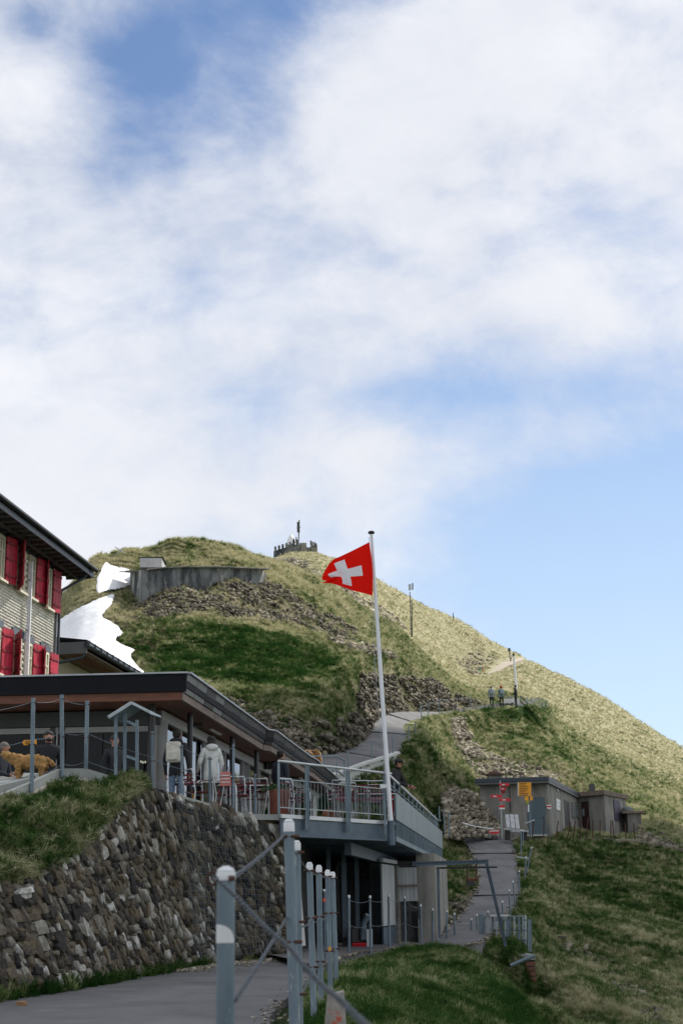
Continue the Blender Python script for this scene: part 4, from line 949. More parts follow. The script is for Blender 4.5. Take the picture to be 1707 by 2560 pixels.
def flag():
    n = 44
    # corner curves in photo pixels on the cloth's plane, hoist on the right
    TL = [(923, 1355), (890, 1372), (857, 1388), (832, 1400), (817, 1418), (806, 1440)]       # top edge, hoist -> fly
    BL = [(931, 1489), (905, 1482), (880, 1476), (858, 1468), (830, 1459), (803, 1458)]       # bottom edge
    def ev(P, t):
        x = t*(len(P)-1); i = min(int(x), len(P)-2); f = x-i
        def cr(a, b, c, d): return .5*((2*b)+(c-a)*f+(2*a-5*b+4*c-d)*f*f+(3*b-a-3*c+d)*f**3)
        a = P[max(i-1, 0)]; b = P[i]; c = P[i+1]; d = P[min(i+2, len(P)-1)]
        return cr(a[0], b[0], c[0], d[0]), cr(a[1], b[1], c[1], d[1])
    vs = []
    for i in range(n+1):
        s_ = i/n
        tu, tv = ev(TL, s_); bu, bv = ev(BL, s_)
        for j in range(n+1):
            t = j/n
            # fly edge folds back on itself near the lower corner
            fold = math.exp(-((t-.72)/.16)**2)*s_**2.2
            u = tu+(bu-tu)*t - 6*sin(pi*t)*(1-s_)*-1*.6 + 12*fold; v = tv+(bv-tv)*t + 5*sin(pi*2*t)*s_*(1-s_)
            dd = 33.6 + .13*sin(s_*7.5+t*3.2)*min(1, s_*2.5) + .07*sin(s_*15-t*6+1)*s_ - .28*fold + .05*sin(t*9+s_*4)*s_
            vs.append(at(u, v, dd))
    me = bpy.data.meshes.new('flag'); org = vs[0].copy()
    fs = [(i*(n+1)+j, (i+1)*(n+1)+j, (i+1)*(n+1)+j+1, i*(n+1)+j+1) for i in range(n) for j in range(n)]
    me.from_pydata([(q_-org)[:] for q_ in vs], [], fs); ul = me.uv_layers.new(name='UVMap')
    for l in me.loops: k = l.vertex_index; ul.data[l.index].uv = ((k//(n+1))/n, (k % (n+1))/n)
    me.polygons.foreach_set('use_smooth', [True]*len(fs)); me.materials.append(flag_mat())
    o = bpy.data.objects.new('flag', me); col.objects.link(o); o.location = org; tag(o, 'red flag with a white cross blowing to the left from the white flagpole', 'flag')
flag()

# ================================================================== UNDERCROFT
uc = thing('garage', 'dark storage garage under the terrace with wooden doors and concrete corner wall', 'garage', at_z(1000, 2360, .35))
def wallq(name, pts, m, th=.12, parent=uc):     # vertical wall along a plan line (x,y) list with z0,z1
    (a, b_, z0, z1) = pts; a = Vector((a.x, a.y, z0)); b_ = Vector((b_.x, b_.y, z0)); d_ = (b_-a).normalized(); o = Vector((-d_.y, d_.x, 0))*th
    return MB().prism([a, b_, b_+o, a+o], UZ*(z1-z0)).build(name, m, parent)
g = lambda u, d: at(u, 2360, d)
cw0, cw1 = g(1045, 42.5), g(1094, 43.5)
# corner wall block (right) : runs back from its front face
MB().prism([Vector((q_.x, q_.y, .05)) for q_ in (g(1046, 43), g(1092, 43), g(1092, 43)+D*7, g(1046, 43)+D*7)], UZ*2.85).build('corner_wall', M_CONC, uc)
wallq('side_wall', (g(990, 43.6), g(1046, 43.2), .05, 2.7), M_CONCD)
for i in range(5):       # grey boards of the hatch
    u0 = 997+i*9.4; a = at(u0, 2253, 42.9); b_ = at(u0+8.8, 2253, 42.9)
    MB().prism([Vector((a.x, a.y, 1.55)), Vector((b_.x, b_.y, 1.55)), Vector((b_.x, b_.y+.05, 1.55)), Vector((a.x, a.y+.05, 1.55))], UZ*.95).build('hatch_board', M_WOODP, uc)
for z in (1.98,): a = at(996, 2253, 42.8); b_ = at(1044, 2253, 42.8); MB().bar((a.x, a.y, z), (b_.x, b_.y, z), .04, .07).build('hatch_batten', M_WOODG, uc)
a = at(1003, 2272, 42.6); b_ = at(1046, 2272, 42.6)
MB().bar((a.x, a.y, a.z), (b_.x, b_.y, a.z), .06, .16).bar((a.x, a.y, a.z+.2), (a.x, a.y, a.z-.3), .05).bar((b_.x, b_.y, a.z+.2), (b_.x, b_.y, a.z-.3), .05).bar(((a.x+b_.x)/2, a.y, a.z+.2), ((a.x+b_.x)/2, a.y, a.z-.4), .05).build('wall_bracket', M_BLACK, uc)
# white door leaf, hinged open
b = MB(); a = g(959, 40.3); c = g(990, 42.6); a.z = c.z = .35
dd = (c-a).normalized(); 
for k in range(6):
    p0 = lerp(a, c, k/6)+dd*.006; p1 = lerp(a, c, (k+1)/6)-dd*.006
    MB().prism([p0+UZ*.55, p1+UZ*.55, p1+UZ*.55+Vector((-.05, .03, 0)), p0+UZ*.55+Vector((-.05, .03, 0))], UZ*1.65).build('door_board', M_WOODP, uc)
MB().prism([a+UZ*.02, c+UZ*.02, c+Vector((-.05, .03, .02)), a+Vector((-.05, .03, .02))], UZ*.5).build('door_plate', M_BLUEST, uc)
MB().bar(a+UZ*2.30, c+UZ*2.30+dd*.4, .08, .10).build('door_rail', M_WOODP, uc)
b = MB()
for k in range(12): b.box((c+dd*.35+UZ*(.05+.18*k+.09))[:], (.5, .14, .172), math.atan2(dd.y, dd.x))
b.build('block_pier', M_CONC, uc)
# grey back boards; the void's shade is put into the dark wall colour
for i in range(9):
    u0 = 845+i*10; a = at(u0, 2300, 45); b_ = at(u0+9.4, 2300, 45)
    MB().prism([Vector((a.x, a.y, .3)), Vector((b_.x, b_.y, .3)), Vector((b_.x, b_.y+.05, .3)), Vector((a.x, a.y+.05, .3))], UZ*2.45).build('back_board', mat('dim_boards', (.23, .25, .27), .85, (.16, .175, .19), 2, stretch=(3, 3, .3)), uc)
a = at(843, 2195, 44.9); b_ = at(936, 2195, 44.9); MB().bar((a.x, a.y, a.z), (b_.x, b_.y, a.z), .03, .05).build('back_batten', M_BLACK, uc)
wallq('back_wall', (g(700, 46.5), g(1050, 46.5), .1, 3.0), mat('dark_void_wall', (.05, .05, .052), .9))
wallq('left_wall', (at(742, 2360, 33), at(790, 2360, 46), .1, 3.0), MATS['dark_void_wall'])
for u, d in ((934, 41.2), (946, 41.6)): P = g(u, d); MB().bar((P.x, P.y, .3), (P.x, P.y, 2.85), .14, .14).build('door_post', M_BLUEST if u > 940 else M_FRAMED, uc)
for u, d, v0, v1 in ((845, 39, 2165, 2330), (881, 43, 2225, 2320)): P = at(u, 2300, d); MB().bar(at(u-4, v0, d), at(u+4, v1, d), .07, .07).build('leaning_plank', M_BLACK, uc)
# tapered concrete foot at the end of the stone wall
P = [at(744, 2170, 32.5), at(752, 2170, 33.5)]
MB().hexa([at(742, 2366, 32), at(764, 2364, 32.6), at(764, 2360, 34.5), at(742, 2360, 34.5), at(738, 2150, 32.3), at(746, 2150, 32.6), at(746, 2150, 34.5), at(738, 2150, 34.5)]).build('foot_wall', M_CONCL, uc)
# crane beam with leaning strut
cr = thing('beam_frame', 'dark steel hoist beam on a slanting strut sticking out beside the terrace', 'beam', at(1262, 2366, 41.5))
def I_beam(a, b_, w, h, nm, par): 
    MB().bar(a+UZ*h/2, b_+UZ*h/2, w, .03).bar(a-UZ*h/2, b_-UZ*h/2, w, .03).bar(a, b_, .03, h-.03).build(nm, M_BLUEST, par)
I_beam(at(1030, 2160, 41), at(1220, 2154, 41), .12, .085, 'top_beam', cr)
MB().bar(at(1090, 2170, 41.6), at(1242, 2168, 41.6), .05, .05).build('cross_rod', M_BLACK, cr)
I_beam(at(1216, 2161, 41.2), at(1263, 2362, 41.2), .075, .075, 'strut', cr)
MB().bar(at(1094, 2168, 41.3), at(1098, 2344, 41.3), .065, .065).build('wall_post', M_BLUEST, cr)
MB().bar(at(1150, 2151, 41), at(1176, 2151, 41), .10, .03).build('plank', M_WOODY, cr)

# ---- snow blower in the garage
sb = thing('snow_blower', 'small red and black snow blower parked in the dark garage', 'machine', gat(892, 2366, 38))
P = gat(892, 2366, 38); X = Vector((1, 0, 0))
b = MB(); b.box(P+Vector((.0, .35, .45)), (.42, .6, .38), .2); b.build('engine', M_BLACK, sb, .03)
b = MB(); q_ = P+Vector((-.05, -.1, .05)); b.prism([q_+Vector((-.05, 0, 0)), q_+Vector((.25, 0, 0)), q_+Vector((.30, -.06, .22)), q_+Vector((-.08, -.06, .22))], Vector((0, .22, 0))); b.build('auger_housing', M_SRED, sb, .02)
tubeo('chute', [P+Vector((.15, 0, .35)), P+Vector((.18, -.02, .75)), P+Vector((.3, -.1, .95))], .08, M_GALV, sb, 10)
for s_ in (-1, 1):
    w = MB(); 
    w.tube([P+Vector((s_*.30-.05, .3, .2)), P+Vector((s_*.30+.05, .3, .2))], .2, 16).build('wheel', M_RUBBER, sb)
    tubeo('handle', [P+Vector((s_*.2, .5, .5)), P+Vector((s_*.2, .95, .95)), P+Vector((s_*.2, 1.1, .95))], .015, M_BLACK, sb, 6)
MB().box(P+Vector((.32, -.1, .35)), (.16, .05, .5), .3).build('side_plate', M_GALVL, sb)

# ================================================================== STONE RETAINING WALL
foot = [(-160, 2496, 18.0), (-60, 2489, 19.0), (0, 2482, 19.7), (83, 2473, 20.4), (230, 2459, 22.6), (349, 2429, 25.2), (450, 2413, 27.4), (528, 2397, 29.0), (597, 2391, 30.1), (660, 2378, 31.0), (722, 2364, 31.8)]
top = [(-160, 2215, 18.6), (-60, 2205, 19.6), (0, 2195, 20.3), (83, 2175, 21.2), (205, 2115, 23.1), (322, 1985, 25.3), (392, 1981, 26.9), (480, 2005, 28.4), (565, 2029, 29.6), (637, 2049, 30.5), (699, 2058, 30.9)]
WF = [at(*a) for a in foot]; WT = [at(*a) for a in top]
for i, P in enumerate(WF): P.z = max(P.z-.05, .25)
swall = thing('stone_wall', 'tall dry-stone retaining wall of slanting brown stones beside the path', 'wall', WF[4])
cum = [0]
for i in range(len(WF)-1): cum.append(cum[-1]+(WF[i+1]-WF[i]).length)
def wall_at(s, t):
    i = 0
    while i < len(cum)-2 and s > cum[i+1]: i += 1
    f = (s-cum[i])/(cum[i+1]-cum[i]); f = max(0, min(1, f)); return lerp(lerp(WF[i], WF[i+1], f), lerp(WT[i], WT[i+1], f), t)
WL = cum[-1]
def wall_fr(s, t):
    P = wall_at(s, t); dx = (wall_at(min(s+.3, WL), t)-wall_at(max(s-.3, 0), t)).normalized(); dz = (wall_at(s, min(t+.05, 1))-wall_at(s, max(t-.05, 0))).normalized(); n = dx.cross(dz).normalized()
    return P, dx, dz, n
b = MB(); ns, ntt = 90, 14; vs = []
for i in range(ns+1):
    for j in range(ntt+1):
        P, dx, dz, n = wall_fr(WL*i/ns, j/ntt); vs.append(P-n*.10)
b.add(vs, [(i*(ntt+1)+j, (i+1)*(ntt+1)+j, (i+1)*(ntt+1)+j+1, i*(ntt+1)+j+1) for i in range(ns) for j in range(ntt)])
b.build('wall_core', mat('joint_earth', (.030, .026, .022), 1.0, (.015, .013, .012), 8), swall)
stones = []
rw = np.random.RandomState(5)
zc = -.05
while zc < 3.7:
    ch_ = rw.uniform(.105, .165); s_ = -.1-zc*.2
    while s_ < WL+.5:
        H = (wall_at(min(max(s_, 0), WL), 1)-wall_at(min(max(s_, 0), WL), 0)).length; far = min(max((s_-7.5)/2.5, 0), 1)
        w = rw.choice([.12, .17, .23, .30, .40], p=[.18, .27, .27, .19, .09])*rw.uniform(.85, 1.2)*(.74-.16*far); h = ch_*rw.choice([1.0, 1.15, 1.5, 1.9], p=[.5, .25, .17, .08])*(1.05+.1*far)
        zz_ = zc+.06*sin(s_*1.7+zc*2)+.04*sin(s_*4.1)+rw.uniform(-.03, .03); t = (zz_+h*.45)/max(H, .3); ss = s_+w/2
        if rw.rand() < .13:
            for q_ in (0, 1):
                t2 = (zz_+h*(.25+.5*q_))/max(H, .3)
                if 0 <= t2 <= 1 and 0 <= ss <= WL: stones.append((ss, t2, w*1.02, h*.5))
        elif 0 <= t <= 1.0 and 0 <= ss <= WL: stones.append((ss, t, w, h))
        s_ += w*.93
    zc += ch_*.92
print('wall stones', len(stones))
pcs = []
for (ss, t, w, h) in stones:
    P, dx, dz, n = wall_fr(ss, t)
    u, v = project(np.array(P[:])); big = w*h/(P.y**2)
    vis = -30 < u < 690 and v < 2600
    tone = float(np.clip(rw.normal(.38, .20), .02, .85)) if rw.rand() > .065 else rw.uniform(.74, .95)
    far = min(max((ss-7.5)/2.5, 0), 1); ang = rw.normal(.72-.42*far, .24); ex = dx+dz*rw.normal(-.08, .10); ez = dz-dx*ang
    dep = rw.uniform(.06, .12); base, bf = RB[rw.randint(8)]
    Rm = np.array([list(ex*w*.60), list(n*dep), list(ez*h*.60)]); out = P+n*rw.uniform(-.05, .02)
    pcs.append((big if vis else 0, base@Rm+np.array(out[:]), bf, tone, out, ang))
WSTONE = attr_mat('wall_stone', [(0, (.022, .021, .022)), (.25, (.062, .056, .047)), (.45, (.135, .108, .070)), (.62, (.16, .148, .125)), (.82, (.31, .30, .26)), (1, (.66, .66, .64))], bump=.03, bscale=14, nscale=7, noise_amt=.42)
# one material per tone step so single stones can share mesh data
pcs.sort(key=lambda q_: -q_[0])
# spread the individually built stones over the near part of the wall
ind = pcs[:290]; rest_ = pcs[290:]
for big, V, f, tone, out, ang in ind:
    me = bpy.data.meshes.new('stone'); me.from_pydata([tuple(x) for x in (V-np.array(OFF[swall][:]))], [], f.tolist()); a = me.attributes.new('tone', 'FLOAT', 'POINT'); a.data.foreach_set('value', np.full(len(V), tone, np.float32)); me.materials.append(WSTONE)
    o = bpy.data.objects.new('stone', me); col.objects.link(o); o.parent = swall
merged('small_stones', [(V, f, tone) for big, V, f, tone, out, ang in rest_], WSTONE, swall)
# wire netting over part of the wall
b = MB(); 
for i in range(34):
    s0 = 10.2+i*.11; P0 = wall_fr(s0, .02); 
    if s0 > WL: break
    b.tube([(lambda q_: q_[0]+q_[3]*.13)(wall_fr(s0, t)) for t in (.02, .35, .7, .98)], .0035, 3, cap=False)
for j in range(26):
    t = .03+j*.037; b.tube([(lambda q_: q_[0]+q_[3]*.13)(wall_fr(10.2+k*.6, t)) for k in range(7)], .0035, 3, cap=False)
b.build('wire_netting', M_GALV, swall)
# coping kerb from the mound to the deck
kp = [at(u, v, d) for u, v, d in ((385, 1975, 27.0), (480, 2001, 28.6), (565, 2025, 29.8), (637, 2044, 30.7), (699, 2053, 31.1))]
for i in range(len(kp)-1): MB().bar(kp[i]+Vector((0, .12, -.05)), kp[i+1]+Vector((0, .12, -.05)), .30, .10).build('coping', M_SLATE, swall)
# terrace paving behind wall
MB().prism([Vector((q_.x, q_.y, DK-.12)) for q_ in (kp[0]+Vector((-.2, .3, 0)), kp[2]+Vector((0, .3, 0)), A0+Vector((.0, .05, 0)), A0+D*3+NL*2.5, G0+D*3, G0-NL*0, fr(-600, 0), Vector((-14.9, 27.5, 0)))], UZ*.118).build('paving', M_SLATE, kind='structure')
# ================================================================== MOUND above the stone wall
crest = [(-160, 2032, 21.5), (-60, 2027, 22), (0, 2020, 22.6), (83, 2000, 23.4), (205, 1962, 25.0), (322, 1944, 26.2), (352, 1966, 26.9)]
tw = [(u, v+8, d+.25) for u, v, d in top[:6]]+[(360, 1985, 26.4)]
mid = [(-160, 2140, 19.6), (-60, 2132, 20.6), (0, 2125, 21.2), (83, 2092, 22.0), (205, 2020, 24.0), (322, 1955, 25.7), (352, 1968, 26.6)]
lip = [(u, v-6, d-.05) for u, v, d in top[:6]]+[(356, 1978, 26.4)]
bk = [(u, v+10, d+1.2) for u, v, d in crest]
rows = [[at(*a) for a in r_] for r_ in (tw, lip, mid, crest, bk)]
nu, nv = 90, 60; MP = np.zeros((nu+1, nv+1, 3))
def cr_(a, b, c, d, t): return .5*((2*b)+(c-a)*t+(2*a-5*b+4*c-d)*t*t+(3*b-a-3*c+d)*t**3)
def evr(P, x):
    i = min(int(x), len(P)-2); return cr_(P[max(i-1, 0)], P[i], P[i+1], P[min(i+2, len(P)-1)], x-i)
for i in range(nu+1):
    cs = [evr(r_, i/nu*6) for r_ in rows]
    for j in range(nv+1): MP[i, j] = evr(cs, j/nv*4)[:]
nz_ = (fbm(MP[..., 0]/.7, (MP[..., 1]+MP[..., 2])/.7, 3, 51)-.5)*.34*np.clip(np.linspace(0, 1, nv+1)*3, 0, 1); MP[..., 2] += nz_; MP[..., 1] -= nz_*.8
ones = np.ones(MP.shape[:2])
grid_obj('grass_mound', MP, TURF, dict(dry=ones*.42, rock=ones*0, earth=ones*.3))
mi_, mj_ = rs.randint(0, nu, 9000), rs.randint(9, nv-6, 9000); PM = MP[mi_, mj_]+rs.uniform(-.06, .06, (9000, 3))
grass_obj('mound_grass', PM, rs.uniform(.16, .40, 9000)*(1-.35*(mj_/nv > .6)), np.clip(rs.normal(.55, .16, 9000)-.3*(mj_/nv > .62), 0, 1), 'shaggy grass hanging over the stone wall', np.stack([rs.uniform(.1, .9, 9000), rs.uniform(-.3, .3, 9000)], -1))
# tufts at the foot of the wall
fp_ = []; 
for k in range(700):
    s_ = rs.uniform(0, WL); 
    if 6.5 < s_ < 7.2 or (s_ > 10.5 and rs.rand() < .8): continue
    P, dx, dz, n = wall_fr(s_, 0); P = P+Vector((n.x, n.y, 0))*rs.uniform(0, .32)*rs.rand(); P.z = .36; fp_.append(P[:])
fp_ = np.array(fp_); grass_obj('wall_foot_grass', fp_, rs.uniform(.25, .6, len(fp_)), rs.uniform(.0, .35, len(fp_)), 'strip of green grass along the foot of the stone wall')
# gravel heaps by the far end of the wall
its = []
for k in range(1500):
    s_ = rs.uniform(8.5, WL+1.2); P, dx, dz, n = wall_fr(min(s_, WL), 0); P = P+dx*max(0, s_-WL)+Vector((n.x, n.y, 0))*abs(rs.normal(0, .30)); P.z = .405+rs.uniform(-.01, .02)
    v, f = SR[rs.randint(14)]; sz = rs.uniform(.012, .045)*(2.2 if rs.rand() < .03 else 1); its.append((v*np.array([1, 1, .6])*sz+np.array(P[:]), f, rs.uniform(.6, 1)))
merged('gravel', its, STONE, None, 'pale gravel strewn along the foot of the stone wall', 'gravel')
for (u, v, d, nm) in ((55, 2518, 14.5, 'lone brown stone lying on the path near the left edge'),): 
    V, f = RB[3]; b = MB(); P = at_z(55, 2517, .37); b.add([Vector(x)*.05*1.0+P+Vector((0, 0, .03)) for x in V*np.array([1.2, .8, .7])], f.tolist()); tag(b.build('path_stone', mat('brown_stone', (.30, .17, .08), .9)), nm, 'stone')

# concrete kerb, apron and ramp left
kb = thing('concrete_kerb', 'grey concrete kerb with sandy sloping slabs above the grass mound', 'kerb', at(150, 1935, 26.3))
kpts = [at(*a) for a in ((-90, 2012, 24.2), (0, 1986, 24.9), (75, 1956, 25.6), (151, 1921, 26.4), (212, 1921, 26.7), (262, 1936, 26.9), (330, 1960, 27.2))]
for i in range(len(kpts)-1): MB().bar(kpts[i]-UZ*.09, kpts[i+1]-UZ*.09, .12, .17).build('kerb_stone', M_SLATE, kb)
ap = [at(*a) for a in ((-90, 2060, 23.0), (0, 2030, 23.7), (75, 1998, 24.6), (151, 1965, 25.5), (212, 1958, 26.0), (290, 1962, 26.4))]
for i in range(5):
    for k in range(3):
        t0, t1 = k/3+.004, (k+1)/3-.004
        a, b_ = lerp(ap[i], ap[i+1], t0), lerp(ap[i], ap[i+1], t1); c, d_ = lerp(kpts[i], kpts[i+1], t1)-UZ*.16, lerp(kpts[i], kpts[i+1], t0)-UZ*.16
        MB().hexa([a-UZ*.1, b_-UZ*.1, c-UZ*.1, d_-UZ*.1, a, b_, c, d_]).build('apron_slab', M_APRON, kb)
rp = [at(-90, 1990, 25.0), at(0, 1964, 25.4), at(75, 1946, 25.9), at(100, 1933, 27), at(0, 1929, 27.3), at(-90, 1931, 27.5)]
MB().prism([q_-UZ*.25 for q_ in rp], UZ*.25).build('ramp', M_SLATE, kb)

# ================================================================== POSTS with cables, left of the wall
def post(name, label, pb, pt, r, m=M_GALV, cat='post', group=None, cap=None, rings=()):
    pb = Vector(pb); pt = Vector(pt); t = thing(name, label, cat, pb, group)
    b = MB(); b.tube([pb-UZ*.05, pt], r, 12); b.build('tube', m, t)
    if cap:
        dr = (pt-pb).normalized(); b = MB(); b.tube([pt-dr*cap*1.1, pt-dr*cap*.1, pt+dr*cap*.35], r, 12, rr=[r*1.05, r*1.05, r*.6]); b.build('cap', M_WHITE, t)
    for z in rings:
        q_ = lerp(pb, pt, z); b = MB(); b.tube([q_+Vector((-r*1.9, -.02, 0)), q_+Vector((r*1.9, -.02, 0))], r*.33, 8); b.build('bolt', M_RUST, t)
    return t
gl = 'cable posts along the terrace edge'
def pxpost(u0, v0, u1, v1, d, r, label, **k): return post(k.pop('name', 'railing_post'), label, at(u1, v1, d), at(u0, v0, d), r, **k)
KP = []
for (u0, v0, u1, v1, d, lab) in ((84, 1745, 80, 1980, 25.5, 'galvanised pole before the yellow arrow sign'), (155, 1737, 157, 1948, 26.3, 'tallest galvanised pole standing on the corner of the kerb'), (219, 1752, 215, 1936, 26.7, 'galvanised pole just right of the kerb corner'),
        (381, 1828, 382, 1978, 26.8, 'short thin pole at the left end of the wall coping'), (455, 1862, 455, 2001, 28.2, 'thin pole in front of the person with the backpack'), (525, 1892, 526, 2012, 29.2, 'thin pole in front of the person in the white jacket'), (584, 1860, 584, 2031, 29.9, 'thin pole in front of the first row of chairs'), (638, 1935, 638, 2047, 30.6, 'thin pole beside the terracotta planter')):
    r = .038 if u0 < 300 else .027
    pxpost(u0, v0, u1, v1, d, r, lab, group=gl, rings=(.5, .95)); KP.append((at(u0, v0, d), at(u1, v1, d)))
cb = 0
LEFTOUT = (at(-90, 1775, 24.5), at(-90, 2010, 24.5))
seq = [LEFTOUT]+KP
for i in range(len(seq)-1):
    for f, nm in ((.96, 'top'), (.56, 'middle'), (.18, 'lowest')):
        if 3 <= i and f > .9 and i == 3: continue
        a = lerp(seq[i][1], seq[i][0], f); b_ = lerp(seq[i+1][1], seq[i+1][0], f)
        o = MB().tube(sag(a, b_, .05 if i < 3 else .03), .0042, 5).build('cable', M_GALV)
        wh = ['left of the pole with the yellow sign', 'between the yellow sign pole and the tallest pole', 'between the tallest pole and the kerb pole', 'between the kerb pole and the wall coping', 'before the first big window', 'between the two visitors at the windows', 'before the white jacket and the chairs', 'beside the first chairs'][i]
        tag(o, nm+' steel cable '+wh, 'cable')

# info stand with little roof
st = thing('sign_stand', 'galvanised stand with a small gabled roof above the grass mound', 'stand', at(313, 1935, 26.2))
for (u0, v0, u1, v1, d) in ((290, 1788, 290, 1932, 25.9), (313, 1784, 312, 1932, 26.1), (343, 1800, 343, 1935, 26.2)):
    a = at(u0, v0, d); b_ = at(u1, v1+6, d); MB().bar(a, b_, .055, .055).build('upright', M_GALV, st)
for v0, v1 in ((1802, 1815), (1890, 1900)): MB().bar(at(314, v0, 26.1), at(342, v1, 26.2), .05, .05).build('rung', M_GALV, st)
rL, rT, rR = at(271, 1793, 25.7), at(328, 1757, 26.0), at(374, 1780, 26.3); bkv = Vector((.12, .75, .02))
MB().hexa([rL-UZ*.03, rT-UZ*.03, rT+bkv-UZ*.03, rL+bkv-UZ*.03, rL, rT, rT+bkv, rL+bkv]).build('roof_sheet', M_GALV, st)
MB().hexa([rT-UZ*.03, rR-UZ*.03, rR+bkv-UZ*.03, rT+bkv-UZ*.03, rT, rR, rR+bkv, rT+bkv]).build('roof_sheet', M_GALVL, st)
MB().bar(rL, rT, .04, .05).bar(rT, rR, .04, .05).build('roof_edge', M_GALVL, st)
# yellow arrow sign
ys = thing('arrow_sign', 'small yellow left-pointing arrow sign behind the galvanised pole', 'sign', at(75, 1856, 26))
q_ = [at(56, 1856, 26), at(61, 1850, 26), at(92, 1849, 26), at(92, 1862, 26), at(61, 1863, 26)]
MB().prism(q_, (0, .015, 0)).build('board', M_YEL, ys)
for v in (1853.5, 1857, 1859.5): MB().bar(at(64, v, 25.98), at(76, v, 25.98), .003, .010).build('lettering', M_YELD, ys)
MB().bar(at(84, 1856, 26.03), at(84, 1980, 26.03), .03).build('stem', M_GALV, ys)

# ================================================================== HOUSE
H0 = at(143, 1430, 53); HZ = H0.z; H0.z = 0
hs = thing('house', 'tall old house with cream shingled wall and red shutters', 'house', (H0.x-4, H0.y-8, 3))
def hp(u, v, off=0): r = on_plane(u, v, H0, D); return r-NL*off
def hq(s, z, off=0): r = H0+D*s-NL*off; r.z = z; return r
def hs_(u, v=1450): return (hp(u, v)-H0).dot(D)
S0 = hs_(-260)
MB().prism([hq(S0, 3), hq(0, 3), hq(0, 3, -9), hq(S0, 3, -9)], UZ*(HZ-3)).build('wall', mat('house_wall', (.20, .19, .16), .9), hs)
openings = []
rects_top = [(-14, 4, 1, .5), (40, 57, 1, .5), (68, 83, 1, .5), (110, 126, 1, .5)]
rowz = []
for vt in (1358, 1605): rowz.append(hp(48, vt).z)
ztop = [hp(48, 1362).z, hp(48, 1604).z]; zbot = [hp(48, 1480).z, hp(48, 1604).z-1.75]
ztop[0] = hp(125, 1424).z; zbot[0] = hp(125, 1527).z; ztop[1] = hp(118, 1633).z; zbot[1] = ztop[1]-(ztop[0]-zbot[0])
W_ = ztop[0]-zbot[0]
wins = [(-12, 4), (40, 56), (68, 83), (111, 125)]
for r_ in range(2):
    for (u0, u1) in wins:
        s0, s1 = hs_(u0), hs_(u1); z0, z1 = zbot[r_], ztop[r_]
        w = MB(); fr_ = .10
        for (a, b_, c, d_) in ((s0, s0+fr_, z0, z1), (s1-fr_, s1, z0, z1), (s0+fr_, s1-fr_, z1-fr_, z1), (s0+fr_, s1-fr_, z0, z0+fr_), ((s0+s1)/2-.04, (s0+s1)/2+.04, z0+fr_, z1-fr_), (s0+fr_, (s0+s1)/2-.04, z0+W_*.64, z0+W_*.64+.05), ((s0+s1)/2+.04, s1-fr_, z0+W_*.64, z0+W_*.64+.05)):
            w.box(((hq((a+b_)/2, (c+d_)/2, .05))[:]), (b_-a, .10, d_-c), pi/2-TH)
        wo = w.build('window', M_CREAM, hs)
        # deep painted reveal facing the camera side
        MB().box(hq((s0+s1)/2, (z0+z1)/2, .03)[:], (s1-s0-2*fr_, .02, z1-z0-2*fr_), pi/2-TH).build('pane', mat('curtained_pane', (.50, .47, .36), .15, (.36, .34, .27), 2), wo)
        MB().box(hq((s0+s1)/2, z0-.05, .12)[:], (s1-s0+.16, .22, .08), pi/2-TH).build('sill', M_CREAM, wo)
        MB().box(hq((s0+s1)/2, z1+.16, .05)[:], (s1-s0+.5, .05, .24), pi/2-TH).build('lintel', mat('slate_lintel', (.10, .125, .155), .8), wo)
    # shutters: hinge position, swing angle from the wall, width
    for (u, side, ang, wd) in ((4, 1, 16, .62), (40, -1, 30, 1.0), (83, 1, 14, .62), (111, -1, 22, .85), (126, 1, 9, .62)):
        s0 = hs_(u); z0, z1 = zbot[r_]-.03, ztop[r_]+.03; a = rad(ang)
        # leaf lies along direction d_ from hinge
        if side > 0: d_ = (D*cos(a)-NL*sin(a))
        else: d_ = (-D*cos(a)-NL*sin(a))
        hin = hq(s0, 0, .12); n_v = Vector((d_.y, -d_.x, 0));
        sh = MB()
        nbd = 3
        for k in range(nbd): 
            p0 = hin+d_*(wd*k/nbd+.006); p1 = hin+d_*(wd*(k+1)/nbd-.006)
            sh.prism([p0+UZ*z0, p1+UZ*z0, p1+UZ*z0+n_v*.035, p0+UZ*z0+n_v*.035], UZ*(z1-z0))
        so_ = sh.build('shutter', M_SHUT, hs)
        for f in (.16, .52, .86):
            for sgn in (-1, 1):
                c = hin+d_*wd*.5+n_v*(.0175+sgn*.03)+UZ*(z0+(z1-z0)*f); MB().bar(c-d_*wd*.48, c+d_*wd*.48, .03, .08).build('batten', M_SHUTD, so_)
# shingles
it = []
zz = hq(0, 0).z; zrow = HZ-5.2; k = 0; rws = np.random.RandomState(3)
occ = [(hs_(a)-.05, hs_(b_)+.05, zbot[r_]-.1, ztop[r_]+.3) for r_ in range(2) for a, b_ in wins]
while zrow < HZ-.02:
    s_ = S0+4+(.2 if k % 2 else 0)
    while s_ < -.05:
        if not any(a < s_+.18 < b_ and c < zrow+.05 < d_ for a, b_, c, d_ in occ):
            w = .36; o_ = .028+rws.uniform(-.005, .007); a = hq(s_, zrow, o_); b_ = hq(min(s_+w, -.02), zrow, o_+rws.uniform(-.005, .005)); c = hq(min(s_+w, -.02), zrow+.125, .01); d_ = hq(s_, zrow+.125, .01); a2 = hq(s_, zrow, .005); b2 = hq(min(s_+w, -.02), zrow, .005)
            it.append((np.array([x[:] for x in (a, b_, c, d_, a2, b2)]), np.array([(0, 1, 2, 3), (0, 4, 5, 1)]), 0))
        s_ += .375
    zrow += .108; k += 1
o = merged('shingles', it, M_SHING, hs)
